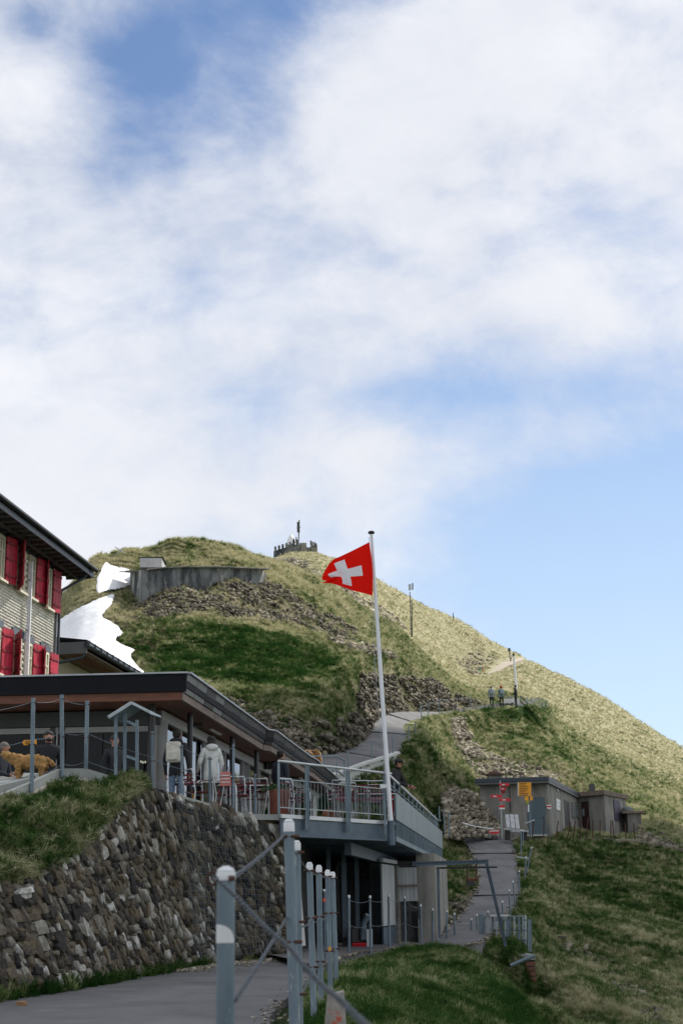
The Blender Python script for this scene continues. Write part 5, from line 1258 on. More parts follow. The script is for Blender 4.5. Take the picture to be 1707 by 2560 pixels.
# corner board, eaves, rafters, roof, gutter
EO = 1.05; SE = 1.15; ZE = HZ+.05
MB().bar(hq(-.08, 3.0, .05), hq(-.08, HZ, .05), .10, .10).build('corner_board', M_GREYSIDE, hs)
MB().prism([hq(S0, ZE), hq(SE, ZE), hq(SE, ZE, EO), hq(S0, ZE, EO)], UZ*.05).build('soffit', M_EAVE, hs)
for k in range(34):
    s_ = SE-.05-k*.62; MB().bar(hq(s_, ZE-.05, .02), hq(s_, ZE-.05, EO-.05), .10, .11).build('rafter', M_EAVE, hs)
MB().bar(hq(S0, ZE-.03, EO*.45), hq(SE, ZE-.03, EO*.45), .12, .18).build('eave_purlin', M_EAVE, hs)
MB().bar(hq(S0, ZE+.07, EO+.03), hq(SE, ZE+.07, EO+.03), .05, .28).build('eave_board', M_GUTTER, hs)
MB().tube([hq(S0, ZE+.23, EO+.14), hq(SE+.1, ZE+.23, EO+.14)], .085, 12).build('gutter', M_BLACK, hs)
rf = [hq(S0, ZE+.25, EO+.05), hq(SE, ZE+.25, EO+.05), hq(SE, ZE+2.9, -4.5), hq(S0, ZE+2.9, -4.5)]
MB().prism(rf, UZ*.14).build('roof', M_DKMETAL, hs)
rf = [hq(S0, ZE+.25, -9.6), hq(SE, ZE+.25, -9.6), hq(SE, ZE+2.9, -4.5), hq(S0, ZE+2.9, -4.5)]
MB().prism(rf[::-1], UZ*.14).build('roof', M_DKMETAL, hs)
MB().prism([hq(-.01, HZ, 0), hq(-.01, HZ, -9), hq(-.01, HZ+2.6, -4.5)], D*-.1).build('gable', M_SHING, hs)
MB().tube([hq(.7, ZE+.15, EO+.1), hq(.55, ZE-.2, EO*.85), hq(.12, ZE-.75, .18), hq(.10, ZE-1.1, .12), hq(.10, 4, .12)], .055, 10).build('downpipe', M_GUTTER, hs)
sw = hs_(62); MB().bar(hq(sw, 4, .22), hq(sw, HZ-.45, .22), .13, .11).build('white_duct', mat('white_duct', (.80, .83, .88), .5), hs)
for f in (.2, .5, .8): MB().bar(hq(sw-.12, 8+f*6, .2), hq(sw+.12, 8+f*6, .2), .12, .04).build('duct_clamp', M_GALVL, hs)

# ---- low annex behind
an = thing('annex', 'low building with grey fascia and wood-lined eaves behind the house', 'building', at(230, 1690, 58))
AZ = at(218, 1604, 57).z; AE = at(218, 1604, 57); AE.z = 0
def aq(s, z, off=0): r = AE+D*s+NL*off; r.z = z; return r
MB().bar(aq(0, AZ-.24), aq(0, AZ-.24, 3.2), .05, .48).build('fascia', M_GREYSIDE, an)
MB().tube([aq(-.1, AZ-.12), aq(13, AZ-.12)], .10, 12).build('gutter', M_GUTTER, an)
for k in range(30): MB().bar(aq(k*.44, AZ-.10, -.02), aq(k*.44+.03, AZ-.10, -.12), .24, .24).build('gutter_joint', M_GUTTER, an) if k % 2 == 0 else None
for k in range(9): MB().prism([aq(.1, AZ-.34, .15+k*.33), aq(13, AZ-.34, .15+k*.33), aq(13, AZ-.34, .15+k*.33+.31), aq(.1, AZ-.34, .15+k*.33+.31)], UZ*.05).build('soffit_board', M_WOODR if k % 3 else M_WOODG, an)
MB().prism([aq(0, AZ-.02, -.0), aq(13, AZ-.02, 0), aq(13, AZ+.5, 4), aq(0, AZ+.5, 4)], UZ*.10).build('roof', M_DKMETAL, an)
MB().prism([aq(.6, 3, 1.6), aq(13, 3, 1.6), aq(13, 3, 5), aq(.6, 3, 5)], UZ*(AZ-.34-3)).build('wall', mat('annex_wall', (.55, .50, .36), .9), an)
MB().tube([aq(.1, AZ-.2), aq(.0, AZ-.65, .15), aq(-.4, AZ-1.15, 2.6), aq(-.9, AZ-1.4, 3.3)], .06, 10).build('downpipe', M_GUTTER, an)
MB().box(aq(4.5, AZ-1.5, 1.53)[:], (1.0, .06, 1.3), pi/2-TH).build('window', M_DKMETAL, an); MB().box(aq(3.6, AZ-1.5, 1.5)[:], (.7, .05, 1.4), pi/2-TH).build('shutter', M_SHUT, an)

# ================================================================== CONCRETE WALL ON THE HILL
cw = thing('concrete_bunker', 'dark weathered concrete wall with a square block on the hillside', 'wall', at(461, 1440, 90))
fpz = [(327, 1426, 91.5), (340, 1426, 89.5), (356, 1425, 88.6), (410, 1419, 89.2), (461, 1417, 90), (560, 1418, 92), (652, 1421, 95)]
F_ = [at(*a) for a in fpz]
b = MB()
for i in range(len(F_)-1):
    a, c = F_[i], F_[i+1]; o_ = Vector((.3, 1.6, 0)); dn = UZ*4.6
    b.hexa([a-dn, c-dn, c-dn+o_, a-dn+o_, a, c, c+o_, a+o_])
b.build('curved_wall', M_CONCD, cw)
for i in range(len(F_)-1):
    a, c = F_[i], F_[i+1]; L_ = (c-a).length; n_j = max(1, int(L_/2.2))
    for k in range(n_j): P = lerp(a, c, k/n_j); MB().bar(P+Vector((0, -.012, -.05)), P+Vector((0, -.006, -4.4)), .02, .03).build('formwork_joint', mat('joint_grey', (.06, .063, .065), .9), cw)
for i in range(len(F_)-1):
    a, c = F_[i], F_[i+1]; MB().bar(a+Vector((0, .7, .03)), c+Vector((0, .7, .03)), 1.7, .07).build('coping', M_CONC, cw)
a = at(350, 1418, 90); c = at(405, 1418, 90.4); o_ = Vector((0, 2, 0)); hh = UZ*.62
MB().hexa([a, c, c+o_, a+o_, a+hh, c+hh, c+o_+hh, a+o_+hh]).build('block', mat('light_render', (.50, .50, .50), .9, (.38, .38, .39), 2), cw)
e = Vector((.08, 0, 0)); MB().hexa([a-e+hh, c+e+hh, c+e+o_+hh, a-e+o_+hh, a-e+hh+UZ*.06, c+e+hh+UZ*.06, c+e+o_+hh+UZ*.06, a-e+o_+hh+UZ*.06]).build('block_cap', M_DKMETAL, cw)
a = at(326, 1452, 92.6); c = at(345, 1450, 92.6); MB().hexa([a-UZ*2, c-UZ*2, c+o_-UZ*2, a+o_-UZ*2, a+hh, c+hh, c+o_+hh, a+o_+hh]).build('side_block', MATS['light_render'], cw)

# ---- summit
sm = thing('summit_platform', 'grey stone lookout platform with crenellated wall on the far summit', 'lookout', at(740, 1385, 247))
a, b_ = at(684, 1378, 244), at(748, 1358, 245); n = 7
MB().hexa([a-UZ*2.2, b_-UZ*2.6, b_-UZ*2.6+Vector((0, 4, 0)), a-UZ*2.2+Vector((0, 4, 0)), a, b_, b_+Vector((0, 4, 0)), a+Vector((0, 4, 0))]).build('parapet', M_CONCD, sm)
for k in range(n): P = lerp(a, b_, (k+.5)/n); MB().box(P+UZ*.3, (.38, .5, .8)).build('merlon', M_CONCD, sm)
for u0, u1, vt, vb, d in ((749, 766, 1357, 1385, 246), (776, 793, 1363, 1388, 247), (766, 777, 1368, 1388, 247)):
    P0, P1 = at(u0, vb, d), at(u1, vt, d); MB().hexa([P0-UZ*1.5, Vector((P1.x, P0.y, P0.z-1.5)), Vector((P1.x, P0.y+3, P0.z-1.5)), P0+Vector((0, 3, -1.5)), Vector((P0.x, P0.y, P1.z)), P1, P1+Vector((0, 3, 0)), Vector((P0.x, P0.y+3, P1.z))]).build('block', M_CONC, sm)
for u, v in ((777, 1357), (781, 1360), (786, 1361), (790, 1364)): P = at(u, v, 247); MB().box(P, (.3, .3, .8)).build('merlon', M_CONCD, sm)
P = at(728, 1360, 246); o = MB().lathe(P, [(1.05, -.3), (.9, .2), (.5, 1.2), (.12, 1.75)], 12).build('survey_cone', M_WHITE); tag(o, 'white survey cone on the far summit platform', 'survey marker')
mt = thing('summit_mast', 'thin dark antenna mast on the far summit platform', 'mast', at(746, 1362, 246)); tubeo('pole', [at(746, 1362, 246), at(748, 1300, 246)], .10, M_FRAMED, mt); MB().box(at(746, 1318, 246), (.5, .3, 1.9)).build('antenna', M_FRAMED, mt); MB().bar(at(742, 1320, 246), at(751, 1318, 246), .12).build('crossbar', M_FRAMED, mt)
def stick(name, lab, cat, a, b_, r, m): tag(MB().tube([a, b_], r, 6).build(name, m), lab, cat)
stick('wooden_pole', 'thin pole leaning right on the left skyline of the hill', 'pole', at(278, 1397, 97), at(311, 1368, 97), .035, M_GALVL)
stick('wooden_pole', 'thin pole leaning left crossing the other on the left skyline', 'pole', at(313, 1384, 97), at(288, 1367, 97), .035, M_GALVL)
mm = thing('slope_mast', 'slender metal lattice mast on the sunny slope right of the flag', 'mast', at(1029, 1590, 188))
for (u0, v0, u1, v1) in ((1024, 1480, 1028, 1592), (1029, 1500, 1030, 1592)): tubeo('leg', [at(u1, v1, 188), at(u0, v0, 188)], .07, M_FRAMED, mm, 6)
tubeo('antenna', [at(1031, 1474, 188), at(1031, 1458, 188)], .10, M_FRAMED, mm, 6); MB().box(at(1024, 1468, 188), (.35, .3, .8)).build('box', M_GALVL, mm)
for v in range(1500, 1590, 14): MB().bar(at(1024, v, 188), at(1030, v+6, 188), .05).build('strut', M_FRAMED, mm)

# ================================================================== HUTS
def hut_pts(d_corner, uL, uC, vt, vb): pass
h1 = thing('concrete_hut', 'long low concrete hut with a blue-grey door and dark flat roof', 'hut', at(1375, 2092, 74))
A = at(1204, 2092, 74.4); B = at(1375, 2092, 74); Cc = at(1457, 2089, 87); zt = at(1375, 1959, 74).z; zb = min(A.z, B.z)-1.2
for q_ in (A, B, Cc): q_.z = 0
Dd = A+(Cc-B)
MB().prism([q_+UZ*zb for q_ in (A, B, Cc, Dd)], UZ*(zt-zb)).build('wall', M_CONC, h1)
def rim(o_, z0, z1, nm, m, par, P4):
    c = sum(P4, Vector())/4; MB().prism([q_+(q_-c).normalized()*o_+UZ*z0 for q_ in P4], UZ*(z1-z0)).build(nm, m, par)
rim(.55, zt+.002, zt+.12, 'roof_slab', M_GREYSIDE, h1, (A, B, Cc, Dd)); rim(.62, zt+.122, zt+.30, 'roof', mat('blue_black_roofing', (.035, .05, .075), .5), h1, (A, B, Cc, Dd))
def face(P, Q):      # helper for a facade running P -> Q
    d_ = (Q-P).normalized(); n = Vector((d_.y, -d_.x, 0))
    def pt(u, v, off=0): r = on_plane(u, v, P, d_); return r+n*off
    def rect(name, u0, v0, u1, v1, m, par, th=.05, off=.0):
        a = pt(u0, (v0+v1)/2); b_ = pt(u1, (v0+v1)/2); um = (u0+u1)/2; z1, z0 = pt(um, v0).z, pt(um, v1).z; a.z = b_.z = z0
        return MB().prism([a+n*(off+th), b_+n*(off+th), b_+n*off, a+n*off], UZ*(z1-z0)).build(name, m, par)
    return pt, rect
pt1, rc1 = face(A, B); pt2, rc2 = face(B, Cc)
M_DOORB = mat('blue_grey_door', (.085, .13, .16), .6, (.065, .10, .125), 1.5, spots=(2.6, .62, (.15, .19, .21)))
dr = rc1('door', 1318, 1993, 1363, 2087, M_DOORB, h1, .06); rc1('handle', 1356, 2042, 1359, 2046, M_BLACK, dr, .05, .06)
rc1('door_step', 1314, 2087, 1366, 2091, M_CONCL, h1, .4); rc1('wall_pipe', 1273, 1960, 1275, 2030, M_BLACK, h1, .06)
sg = thing('white_red_sign', 'small white sign with a red bar on the hut corner', 'sign', pt1(1372, 2016)); rc1('board', 1366, 2012, 1377, 2022, M_WHITE, sg, .03, .012); rc1('red_bar', 1366.3, 2014.6, 1376.7, 2018.4, M_SRED, sg, .006, .043)
nb_ = thing('notice_boards', 'white sheets pinned to the side wall of the long hut', 'notice', pt2(1393, 2010))
for k, (v0, v1) in enumerate(((1998, 2006), (2007, 2015), (2016, 2025))): rc2('sheet', 1389, v0, 1398, v1, M_WHITE, nb_, .02, .012)
rc2('vent', 1389, 1966, 1394, 1980, M_BLACK, h1, .03)
rc2('doorway', 1411, 2003, 1423, 2088, M_BLACK, h1, .02); 
for (u0, u1) in ((1427, 1435), (1438, 1446)):
    wn = rc2('window', u0, 2008, u1, 2044, M_GREYSIDE, h1, .05)
    for k in range(5): rc2('pane', u0+1, 2010+k*7, u1-1, 2015+k*7, mat('block_glass', (.25, .28, .27), .3), wn, .02, .05)
rb = MB(); P = at(1236, 1946, 79); 
ch = thing('roof_vent', 'squat concrete vent with a rusty cap behind the long hut roof', 'vent', P-UZ*.5)
MB().box(P-UZ*.1, (.75, .6, .5)).build('base', M_CONC, ch); MB().lathe(P+UZ*.15, [(.52, 0), (.52, .06), (.2, .22), (.05, .30)], 12).build('cap', M_RUST, ch)
h2 = thing('small_hut', 'smaller square concrete hut with a dark shutter right of the long hut', 'hut', at(1515, 2093, 84))
A2 = at(1448, 2092, 85.5); B2 = at(1515, 2093, 84); C2 = at(1569, 2096, 88); D2 = A2+(C2-B2); zt2 = at(1515, 1987, 84).z; zb2 = B2.z-1
for q_ in (A2, B2, C2, D2): q_.z = 0
MB().prism([q_+UZ*zb2 for q_ in (A2, B2, C2, D2)], UZ*(zt2-zb2)).build('wall', M_CONC, h2)
rim(.30, zt2+.002, zt2+.26, 'roof_slab', mat('brown_concrete', (.20, .155, .125), .9, (.12, .095, .08), 2), h2, (A2, B2, C2, D2))
pt3, rc3 = face(A2, B2); pt4, rc4 = face(B2, C2)
rc3('doorway', 1455, 2004, 1473, 2093, mat('dark_brown_door', (.045, .018, .018), .8), h2, .03); rc4('shutter', 1533, 2001, 1548, 2052, mat('plum_shutter', (.065, .055, .09), .6), h2, .06)
rc3('door_glass', 1456, 2022, 1461, 2040, M_GALVL, h2, .02, .035); MB().bar(pt4(1516, 2092, .15), pt4(1568, 2095, .15), .3, .1).build('kerb', M_CONCL, h2)
MB().box(pt3(1486, 1968)-Vector((0, -1, 0)), (.3, .3, .5)).build('roof_pipe', M_FRAMED, h2)
h3 = thing('tiny_annex', 'tiny concrete annex with slab roof at the right end of the huts', 'hut', at(1585, 2098, 86))
P = at(1586, 2097, 87); MB().box(P+UZ*.5-Vector((.1, 0, 0)), (.8, 1.6, 1.9)).build('wall', M_CONC, h3); MB().box(P+UZ*1.5-Vector((.15, 0, 0)), (1.35, 2, .12)).build('roof_slab', MATS['brown_concrete'], h3); MB().lathe(P+Vector((-.3, 0, 1.6)), [(.3, 0), (.34, .2), (.1, .3)], 10).build('roof_vent', M_CONCD, h3)
HUTMASK = (in_poly(Xg, Yg, [(q_.x, q_.y) for q_ in (A+(A-Cc)*.04, B+(B-Dd)*.04, Cc+(Cc-A)*.04, Dd+(Dd-B)*.04)])) | in_poly(Xg, Yg, [(q_.x, q_.y) for q_ in (A2, B2, C2, D2)])
# rusty fence rods in front of the huts
for i, (u0, v0, u1, v1) in enumerate(((1333, 2052, 1330, 2092), (1359, 2050, 1358, 2092), (1395, 2052, 1389, 2096), (1426, 2056, 1416, 2098), (1437, 2052, 1432, 2096), (1450, 2053, 1449, 2098), (1469, 2045, 1464, 2098), (1481, 2050, 1481, 2095), (1499, 2049, 1499, 2095), (1526, 2050, 1526, 2095), (1530, 2052, 1534, 2096), (1561, 2057, 1564, 2098), (1583, 2058, 1586, 2100))):
    where = ['left end of the blue-grey door', 'middle of the blue-grey door', 'side wall just right of the hut corner', 'doorway of the long hut', 'space right of the long hut doorway', 'far corner of the long hut', 'dark doorway of the small hut', 'left wall of the small hut', 'left wall of the small hut near its corner', 'corner of the small hut', 'small hut just left of its shutter', 'right edge of the small hut', 'tiny annex'][i]
    tag(MB().tube([at(u1, v1, 73), at(u0, v0, 73)], .03, 6).build('fence_rod', M_RUST), 'rusty fence rod standing before the '+where, 'fence rod', 'rusty rods before the huts')

# ================================================================== BENCH, SIGNPOSTS
bn = thing('wooden_bench', 'tilted grey wooden bench with three wide back boards beside the sign posts', 'bench', gat(1275, 2095, 70.5))
for k in range(3):
    u0 = 1262+k*11.5; a = at(u0, 2036, 71.2); c = at(u0+9.5, 2036, 71.2); a2 = at(u0+5, 2080, 70.3); c2 = at(u0+14.5, 2080, 70.3); o_ = Vector((0, .05, 0))
    MB().hexa([a2, c2, c2+o_, a2+o_, a, c, c+o_, a+o_]).build('back_board', M_WOODP, bn)
for k in range(3): MB().bar(at(1259, 2069+k*1.5, 70.2-k*.2), at(1320, 2076+k*1.5, 70-k*.2), .14, .05).build('seat_board', M_WOODP if k else M_WOODG, bn)
for u in (1268, 1310): MB().bar(at(u, 2100, 70), at(u, 2076, 70), .22, .4).build('leg', mat('bench_leg', (.05, .045, .045), .9), bn)
sp = thing('red_signpost', 'signpost with red arrow boards beside the grey bench', 'signpost', at(1254, 2094, 69.5))
tubeo('pole', [at(1254, 2096, 69.5), at(1249, 1952, 69.5)], .035, M_GALVL, sp)
def arrow(u0, u1, v0, v1, d, m, par, left=False, txt=True, nm='arrow_board'):
    t = (u1-u0)*.08; P = [at(u0, v0, d), at(u1-t, v0, d), at(u1, (v0+v1)/2, d), at(u1-t, v1, d), at(u0, v1, d)]
    if left: P = [at(u1, v0, d), at(u0+t, v0, d), at(u0, (v0+v1)/2, d), at(u0+t, v1, d), at(u1, v1, d)]
    o = MB().prism(P, (0, .02, 0)).build(nm, m, par)
    if txt:
        w = u1-u0; f = .25
        MB().bar(at(u0+w*f, v0*.45+v1*.55, d-.012), at(u0+w*(f+.28), v0*.45+v1*.55, d-.012), .004, .045).build('lettering', M_WHITE, o)
    return o
arrow(1247, 1273, 1958, 1965, 69.4, M_SRED, sp); arrow(1250, 1264.5, 1969, 1975, 69.4, M_SRED, sp); arrow(1225, 1254, 1987, 1994, 69.4, M_SRED, sp, True); arrow(1248, 1277, 1996, 2003, 69.4, M_SRED, sp)
MB().tube([at(1257, 1979, 69.4), at(1257, 1979, 69.5)], .11, 14).build('round_sign', mat('dark_red_sign', (.25, .01, .012), .5), sp); rd = MB().prism([at(1247, 2013, 69.4), at(1261, 2013, 69.4), at(1261, 2019, 69.4), at(1247, 2019, 69.4)], (0, .02, 0)).build('plate', M_SRED, sp)
MB().prism([at(1247, 2019.3, 69.4), at(1261, 2019.3, 69.4), at(1261, 2023, 69.4), at(1247, 2023, 69.4)], (0, .02, 0)).build('plate', M_WHITE, sp)
yp = thing('yellow_signpost', 'signpost with a stack of yellow hiking arrows by the blue-grey door', 'signpost', at(1325, 2090, 70))
tubeo('pole', [at(1325.5, 2092, 70), at(1323, 1955, 70)], .035, M_GALV, yp)
for k in range(8):
    v0 = 1956+k*4.25; o = arrow(1293, 1327, v0, v0+3.9, 69.9, M_YEL, yp, True, False); MB().bar(at(1298, v0+2.1, 69.885), at(1318+random.uniform(-5, 3), v0+2.1, 69.885), .004, .022).build('lettering', M_YELD, o)
    MB().prism([at(1293, v0+.5, 69.88), at(1295.5, v0+.5, 69.88), at(1295.5, v0+3.4, 69.88), at(1293, v0+3.4, 69.88)], (0, .01, 0)).build('route_mark', M_WHITE, o)
for (u0, v0, u1, v1) in ((1311, 1991, 1320, 2001), (1324, 1991, 1331, 2001)): MB().prism([at(u0, v0, 69.9), at(u1, v0, 69.9), at(u1, v1, 69.9), at(u0, v1, 69.9)], (0, .02, 0)).build('plate', M_YEL, yp)
MB().prism([at(1313, 2001.3, 69.9), at(1323, 2001.3, 69.9), at(1320, 2011, 69.9), at(1315, 2011, 69.9)], (0, .02, 0)).build('plate', mat('green_yellow', (.35, .35, .03), .5), yp)
MB().prism([at(1318.5, 2011.5, 69.9), at(1322, 2011.5, 69.9), at(1322, 2030, 69.9), at(1318.5, 2030, 69.9)], (0, .02, 0)).build('plate', M_WHITE, yp)
rm_ = thing('barrier', 'low red and white barrier board at the stone bank', 'barrier', at(1233, 2090, 69))
MB().bar(at(1221, 2080, 69), at(1248, 2080, 69), .03, .17).build('board', M_SRED, rm_); MB().bar(at(1223, 2078, 68.97), at(1246, 2077, 68.97), .02, .04).build('stripe', M_WHITE, rm_)
for u in (1224, 1245): MB().bar(at(u, 2082, 69), at(u, 2096, 69), .05).build('leg', M_GALV, rm_)
tag(MB().tube([at(1155, 2057, 68.5), at(1178, 2064, 68.4)], .035, 6).tube([at(1178, 2064, 68.4), at(1205, 2069, 68.3), at(1232, 2073, 68.2)], .03, 6).build('white_rail', M_WHITE), 'white rail lying against the stones left of the red barrier', 'rail')
# red bench / seat on the bank left of the lower path
rs2 = thing('rusty_platform', 'small rusty red platform on two posts by the lower path', 'platform', at(1180, 2205, 57))
MB().box(at(1180, 2199, 57.3), (.46, .5, .07)).build('top', mat('faded_red', (.22, .04, .04), .7), rs2)
for u in (1167, 1190): MB().bar(at(u, 2145, 57), at(u, 2200, 57), .05).build('post', M_RUST, rs2)
MB().bar(at(1176, 2202, 57.1), at(1176, 2214, 57.1), .3, .2).build('base', M_BLACK, rs2)
# dry-stone work in the bank above the lower path
its = []; A3 = [at(1112, 2094, 66.5), at(1140, 2096, 68), at(1180, 2094, 69.5), at(1240, 2094, 71.5)]; T3 = [at(1108, 1990, 69), at(1132, 1970, 70), at(1180, 1980, 72), at(1240, 2055, 73)]
for i in range(3):
    L_ = (A3[i+1]-A3[i]).length; H_ = ((T3[i]-A3[i]).length+(T3[i+1]-A3[i+1]).length)/2; nr = max(3, int(H_/.19))
    for r_ in range(nr):
        x = 0
        while x < L_:
            w = rs.uniform(.2, .42); t = (r_+.5)/nr; f = min((x+w/2)/L_, 1); P = lerp(lerp(A3[i], A3[i+1], f), lerp(T3[i], T3[i+1], f), t)
            V, bf = SR[rs.randint(14)]; its.append((V*np.array([w*.55, .22, H_/nr*.56])+np.array(P[:])+rs.normal(0, .04, 3), bf, rs.uniform(.35, .95))); x += w
merged('dry_stone_bank', its, STONE, None, 'pale dry-stone retaining work at the head of the lower path', 'stone wall')
its = []
for k in range(260):
    u = rs.uniform(1478, 1592); P = at(u, 2101+rs.uniform(0, 8)+(u-1478)/114*14*rs.rand()*1.6, 76.5+rs.uniform(-.3, .3)); V, bf = SR[rs.randint(14)]; its.append((V*np.array([.2, .16, .13])*rs.uniform(.6, 1.4)+np.array(P[:]), bf, rs.uniform(.3, .95)))
merged('dry_stone_footing', its, STONE, None, 'dry-stone footing in the grass below the small hut', 'stone wall')
# ================================================================== FOREGROUND POSTS AND CHAINS
gp = 'white-capped pipe posts along the near path'
def fpost(u0, v0, u1, v1, d, r, lab, cap=.05, rings=(.3, .62, .95)): 
    t = post('pipe_post', lab, at(u1, v1, d), at(u0, v0, d), r, group=gp, cap=cap, rings=rings); return t
def ext(u0, v0, ub, vb, v2): return ub+(ub-u0)*(v2-vb)/(vb-v0)
P1t, P1b = at(565, 2178, 4.6), at(565, 3560, 4.6); P1b.z = .1; P1b.x = P1t.x-.0
p1 = thing('pipe_post', 'thickest nearest pipe post with a torn white sticker', 'post', P1b, gp)
MB().tube([P1b, P1t], .0285, 20).build('tube', M_GALV, p1)
MB().tube([P1t-UZ*.028, P1t-UZ*.006, P1t+UZ*.008, P1t+UZ*.016], .03, 20, rr=[.0305, .0305, .024, .008]).build('cap', M_WHITE, p1)
for z in (P1t.z-.022, P1t.z-.50):
    MB().tube([Vector((P1t.x+.012, P1t.y-.033, z)), Vector((P1t.x+.03, P1t.y-.028, z))], .008, 12).build('bolt', M_RUST, p1)
    c = Vector((P1t.x-.042, P1t.y, z)); MB().tube([c+Vector((.017*cos(a), 0, .019*sin(a))) for a in [k*pi/6 for k in range(12)]], .005, 6, closed=True).build('ring_bolt', M_RUST, p1)
# torn sticker wrapped on the tube
b = MB(); vs = []; n = 14
for k in range(n+1):
    a = -pi*.98+k/n*pi*.86; x, y = cos(a)*.0292, sin(a)*.0292; f = k/n; h = .055*math.sqrt(max(0, 1-(max(0, f-.25)/.76)**2)); vs += [P1t+Vector((x, y, -.215)), P1t+Vector((x, y, -.215+h))]
b.add(vs, [(2*k, 2*k+2, 2*k+3, 2*k+1) for k in range(n)]); b.build('sticker', M_WHITE, p1)
FPs = []
for (u0, v0, ub, vb, d, lab) in ((722, 2055, 739, 2640, 8.4, 'tall pipe post second nearest beside the terrace corner'), (741, 2107, 749, 2620, 11, 'pipe post half hidden behind the second nearest post'), (773.5, 2160, 785, 2542, 14.2, 'pipe post fourth in line standing in the grass'), (797, 2167, 802, 2518, 15.2, 'pipe post with a chipped white cap fifth in line'),
        (818.5, 2178, 826, 2473, 17.5, 'pipe post with a yellow tag sixth in line'), (831.5, 2183, 841, 2462, 18.5, 'last of the white-capped pipe posts before the gap')):
    if d < 12: zb = .12 if d < 9 else .36; P = at(ub, vb, d); Pt = at(u0, v0, d); k = (Pt.z-zb)/(Pt.z-P.z); Pb = lerp(Pt, P, k)
    else: Pb = at(ub, vb, d); Pt = at(u0, v0, d)
    t = post('pipe_post', lab, Pb, Pt, .0305, group=gp, cap=.05, rings=(.32, .64, .955)); FPs.append((Pb, Pt))
    if 'yellow tag' in lab: MB().box(at(824, 2372, d-.04), (.025, .01, .05)).build('tag', M_YEL, t)
rd = thing('marker_rod', 'thin rod with an orange band among the pipe posts', 'rod', at(813, 2405, 20)); tubeo('rod', [at(813, 2408, 20), at(811, 2224, 20)], .013, M_BLUEST, rd); tubeo('band', [at(811, 2254, 20), at(811, 2246, 20)], .018, mat('orange_band', (.8, .09, .02), .5), rd); tubeo('cap', [at(811, 2228, 20), at(811, 2223, 20)], .016, M_WHITE, rd)
# chains
def link_mb(L_, w, r, n=12):
    b = MB(); pts = []
    for k in range(n):
        a = 2*pi*k/n; x = cos(a)*w/2; z = sin(a)*w/2+(L_/2-w/2)*(1 if sin(a) >= 0 else -1); pts.append((x, 0, z))
    b.tube(pts, r, 6, closed=True); return b
M_CHAIN = mat('chain_steel', (.10, .12, .145), .5, (.05, .06, .07), 40, metal=.3)
def chain(label, path, L_=.040, w=.024, r=.0042, parts=True, m=M_CHAIN):
    path = [Vector(q_) for q_ in path]
    # smooth path
    fine = [evr(path, i/20) for i in range(20*(len(path)-1)+1)]
    cumd = [0]
    for i in range(len(fine)-1): cumd.append(cumd[-1]+(fine[i+1]-fine[i]).length)
    t = thing('chain', label, 'chain', path[0]); pitch = L_-2.4*r; n = int(cumd[-1]/pitch)
    base = None; mb = MB(); lm = link_mb(L_, w, r)
    def pos(s):
        i = min(range(len(cumd)), key=lambda q_: abs(cumd[q_]-s)); i = min(i, len(fine)-2); return lerp(fine[i], fine[i+1], (s-cumd[i])/max(1e-6, cumd[i+1]-cumd[i]))
    for k in range(n):
        s = (k+.5)*pitch; P = pos(s); dr = (pos(min(s+.01, cumd[-1]))-pos(max(s-.01, 0))).normalized(); q_ = dr.to_track_quat('Z', 'Y'); M4 = q_.to_matrix() @ Matrix.Rotation((pi/2 if k % 2 else 0)+.5+random.uniform(-.25, .25), 3, 'Z')
        if parts:
            if base is None: base = lm.build('link', m, None); bm_ = base.data; col.objects.unlink(base); bo = OFF[base]
            o = bpy.data.objects.new('link', bm_); col.objects.link(o); o.parent = t; o.matrix_local = Matrix.Translation(P-OFF[t]+M4@bo) @ M4.to_4x4()
        else:
            mb.add([M4@Vector(v)+P for v in lm.v], lm.f); mb.sm = True
    if not parts: o = mb.build('links', m, t, kind='stuff')
    return t
def sagp(a, b_, s, n=5): return sag(a, b_, s, n)
P1top = P1t-UZ*.022+Vector((.02, 0, 0)); P2b, P2t = FPs[0]
chain('near blurred chain sagging from the nearest post to the lower right', [at(535, 2190, 4.55), at(560, 2215, 4.5), at(610, 2262, 4.3), at(668, 2322, 4.0), at(722, 2368, 3.75), at(752, 2405, 3.55), at(800, 2458, 3.3), at(850, 2500, 3.0), at(890, 2540, 2.75), at(960, 2600, 2.4)], .024, .0115, .0020)
chain('upper chain from the nearest post up to the second post', sagp(P1top, lerp(P2b, P2t, .96)+Vector((-.03, -.01, 0)), .008), .024, .012, .0023)
chain('middle chain from the nearest post to the second post', sagp(Vector((P1t.x+.03, P1t.y, P1t.z-.386)), lerp(P2b, P2t, .71)+Vector((-.03, 0, 0)), .004), .024, .012, .0023)
chain('lowest chain reaching the second post from below', sagp(at(690, 2600, 7.2), lerp(P2b, P2t, .19)+Vector((-.03, 0, 0)), .01), .024, .012, .0023)
for i in range(len(FPs)-1):
    for f, nm in ((.95, 'upper'), (.62, 'middle'), (.30, 'lower')):
        wh = ['between the second and third pipe posts', 'between the third and fourth pipe posts', 'between the fourth and fifth pipe posts', 'between the fifth and sixth pipe posts', 'between the last two pipe posts'][i]
        chain(nm+' chain '+wh, sagp(lerp(FPs[i][0], FPs[i][1], f), lerp(FPs[i+1][0], FPs[i+1][1], f), .02), .024, .012, .0023, parts=False)
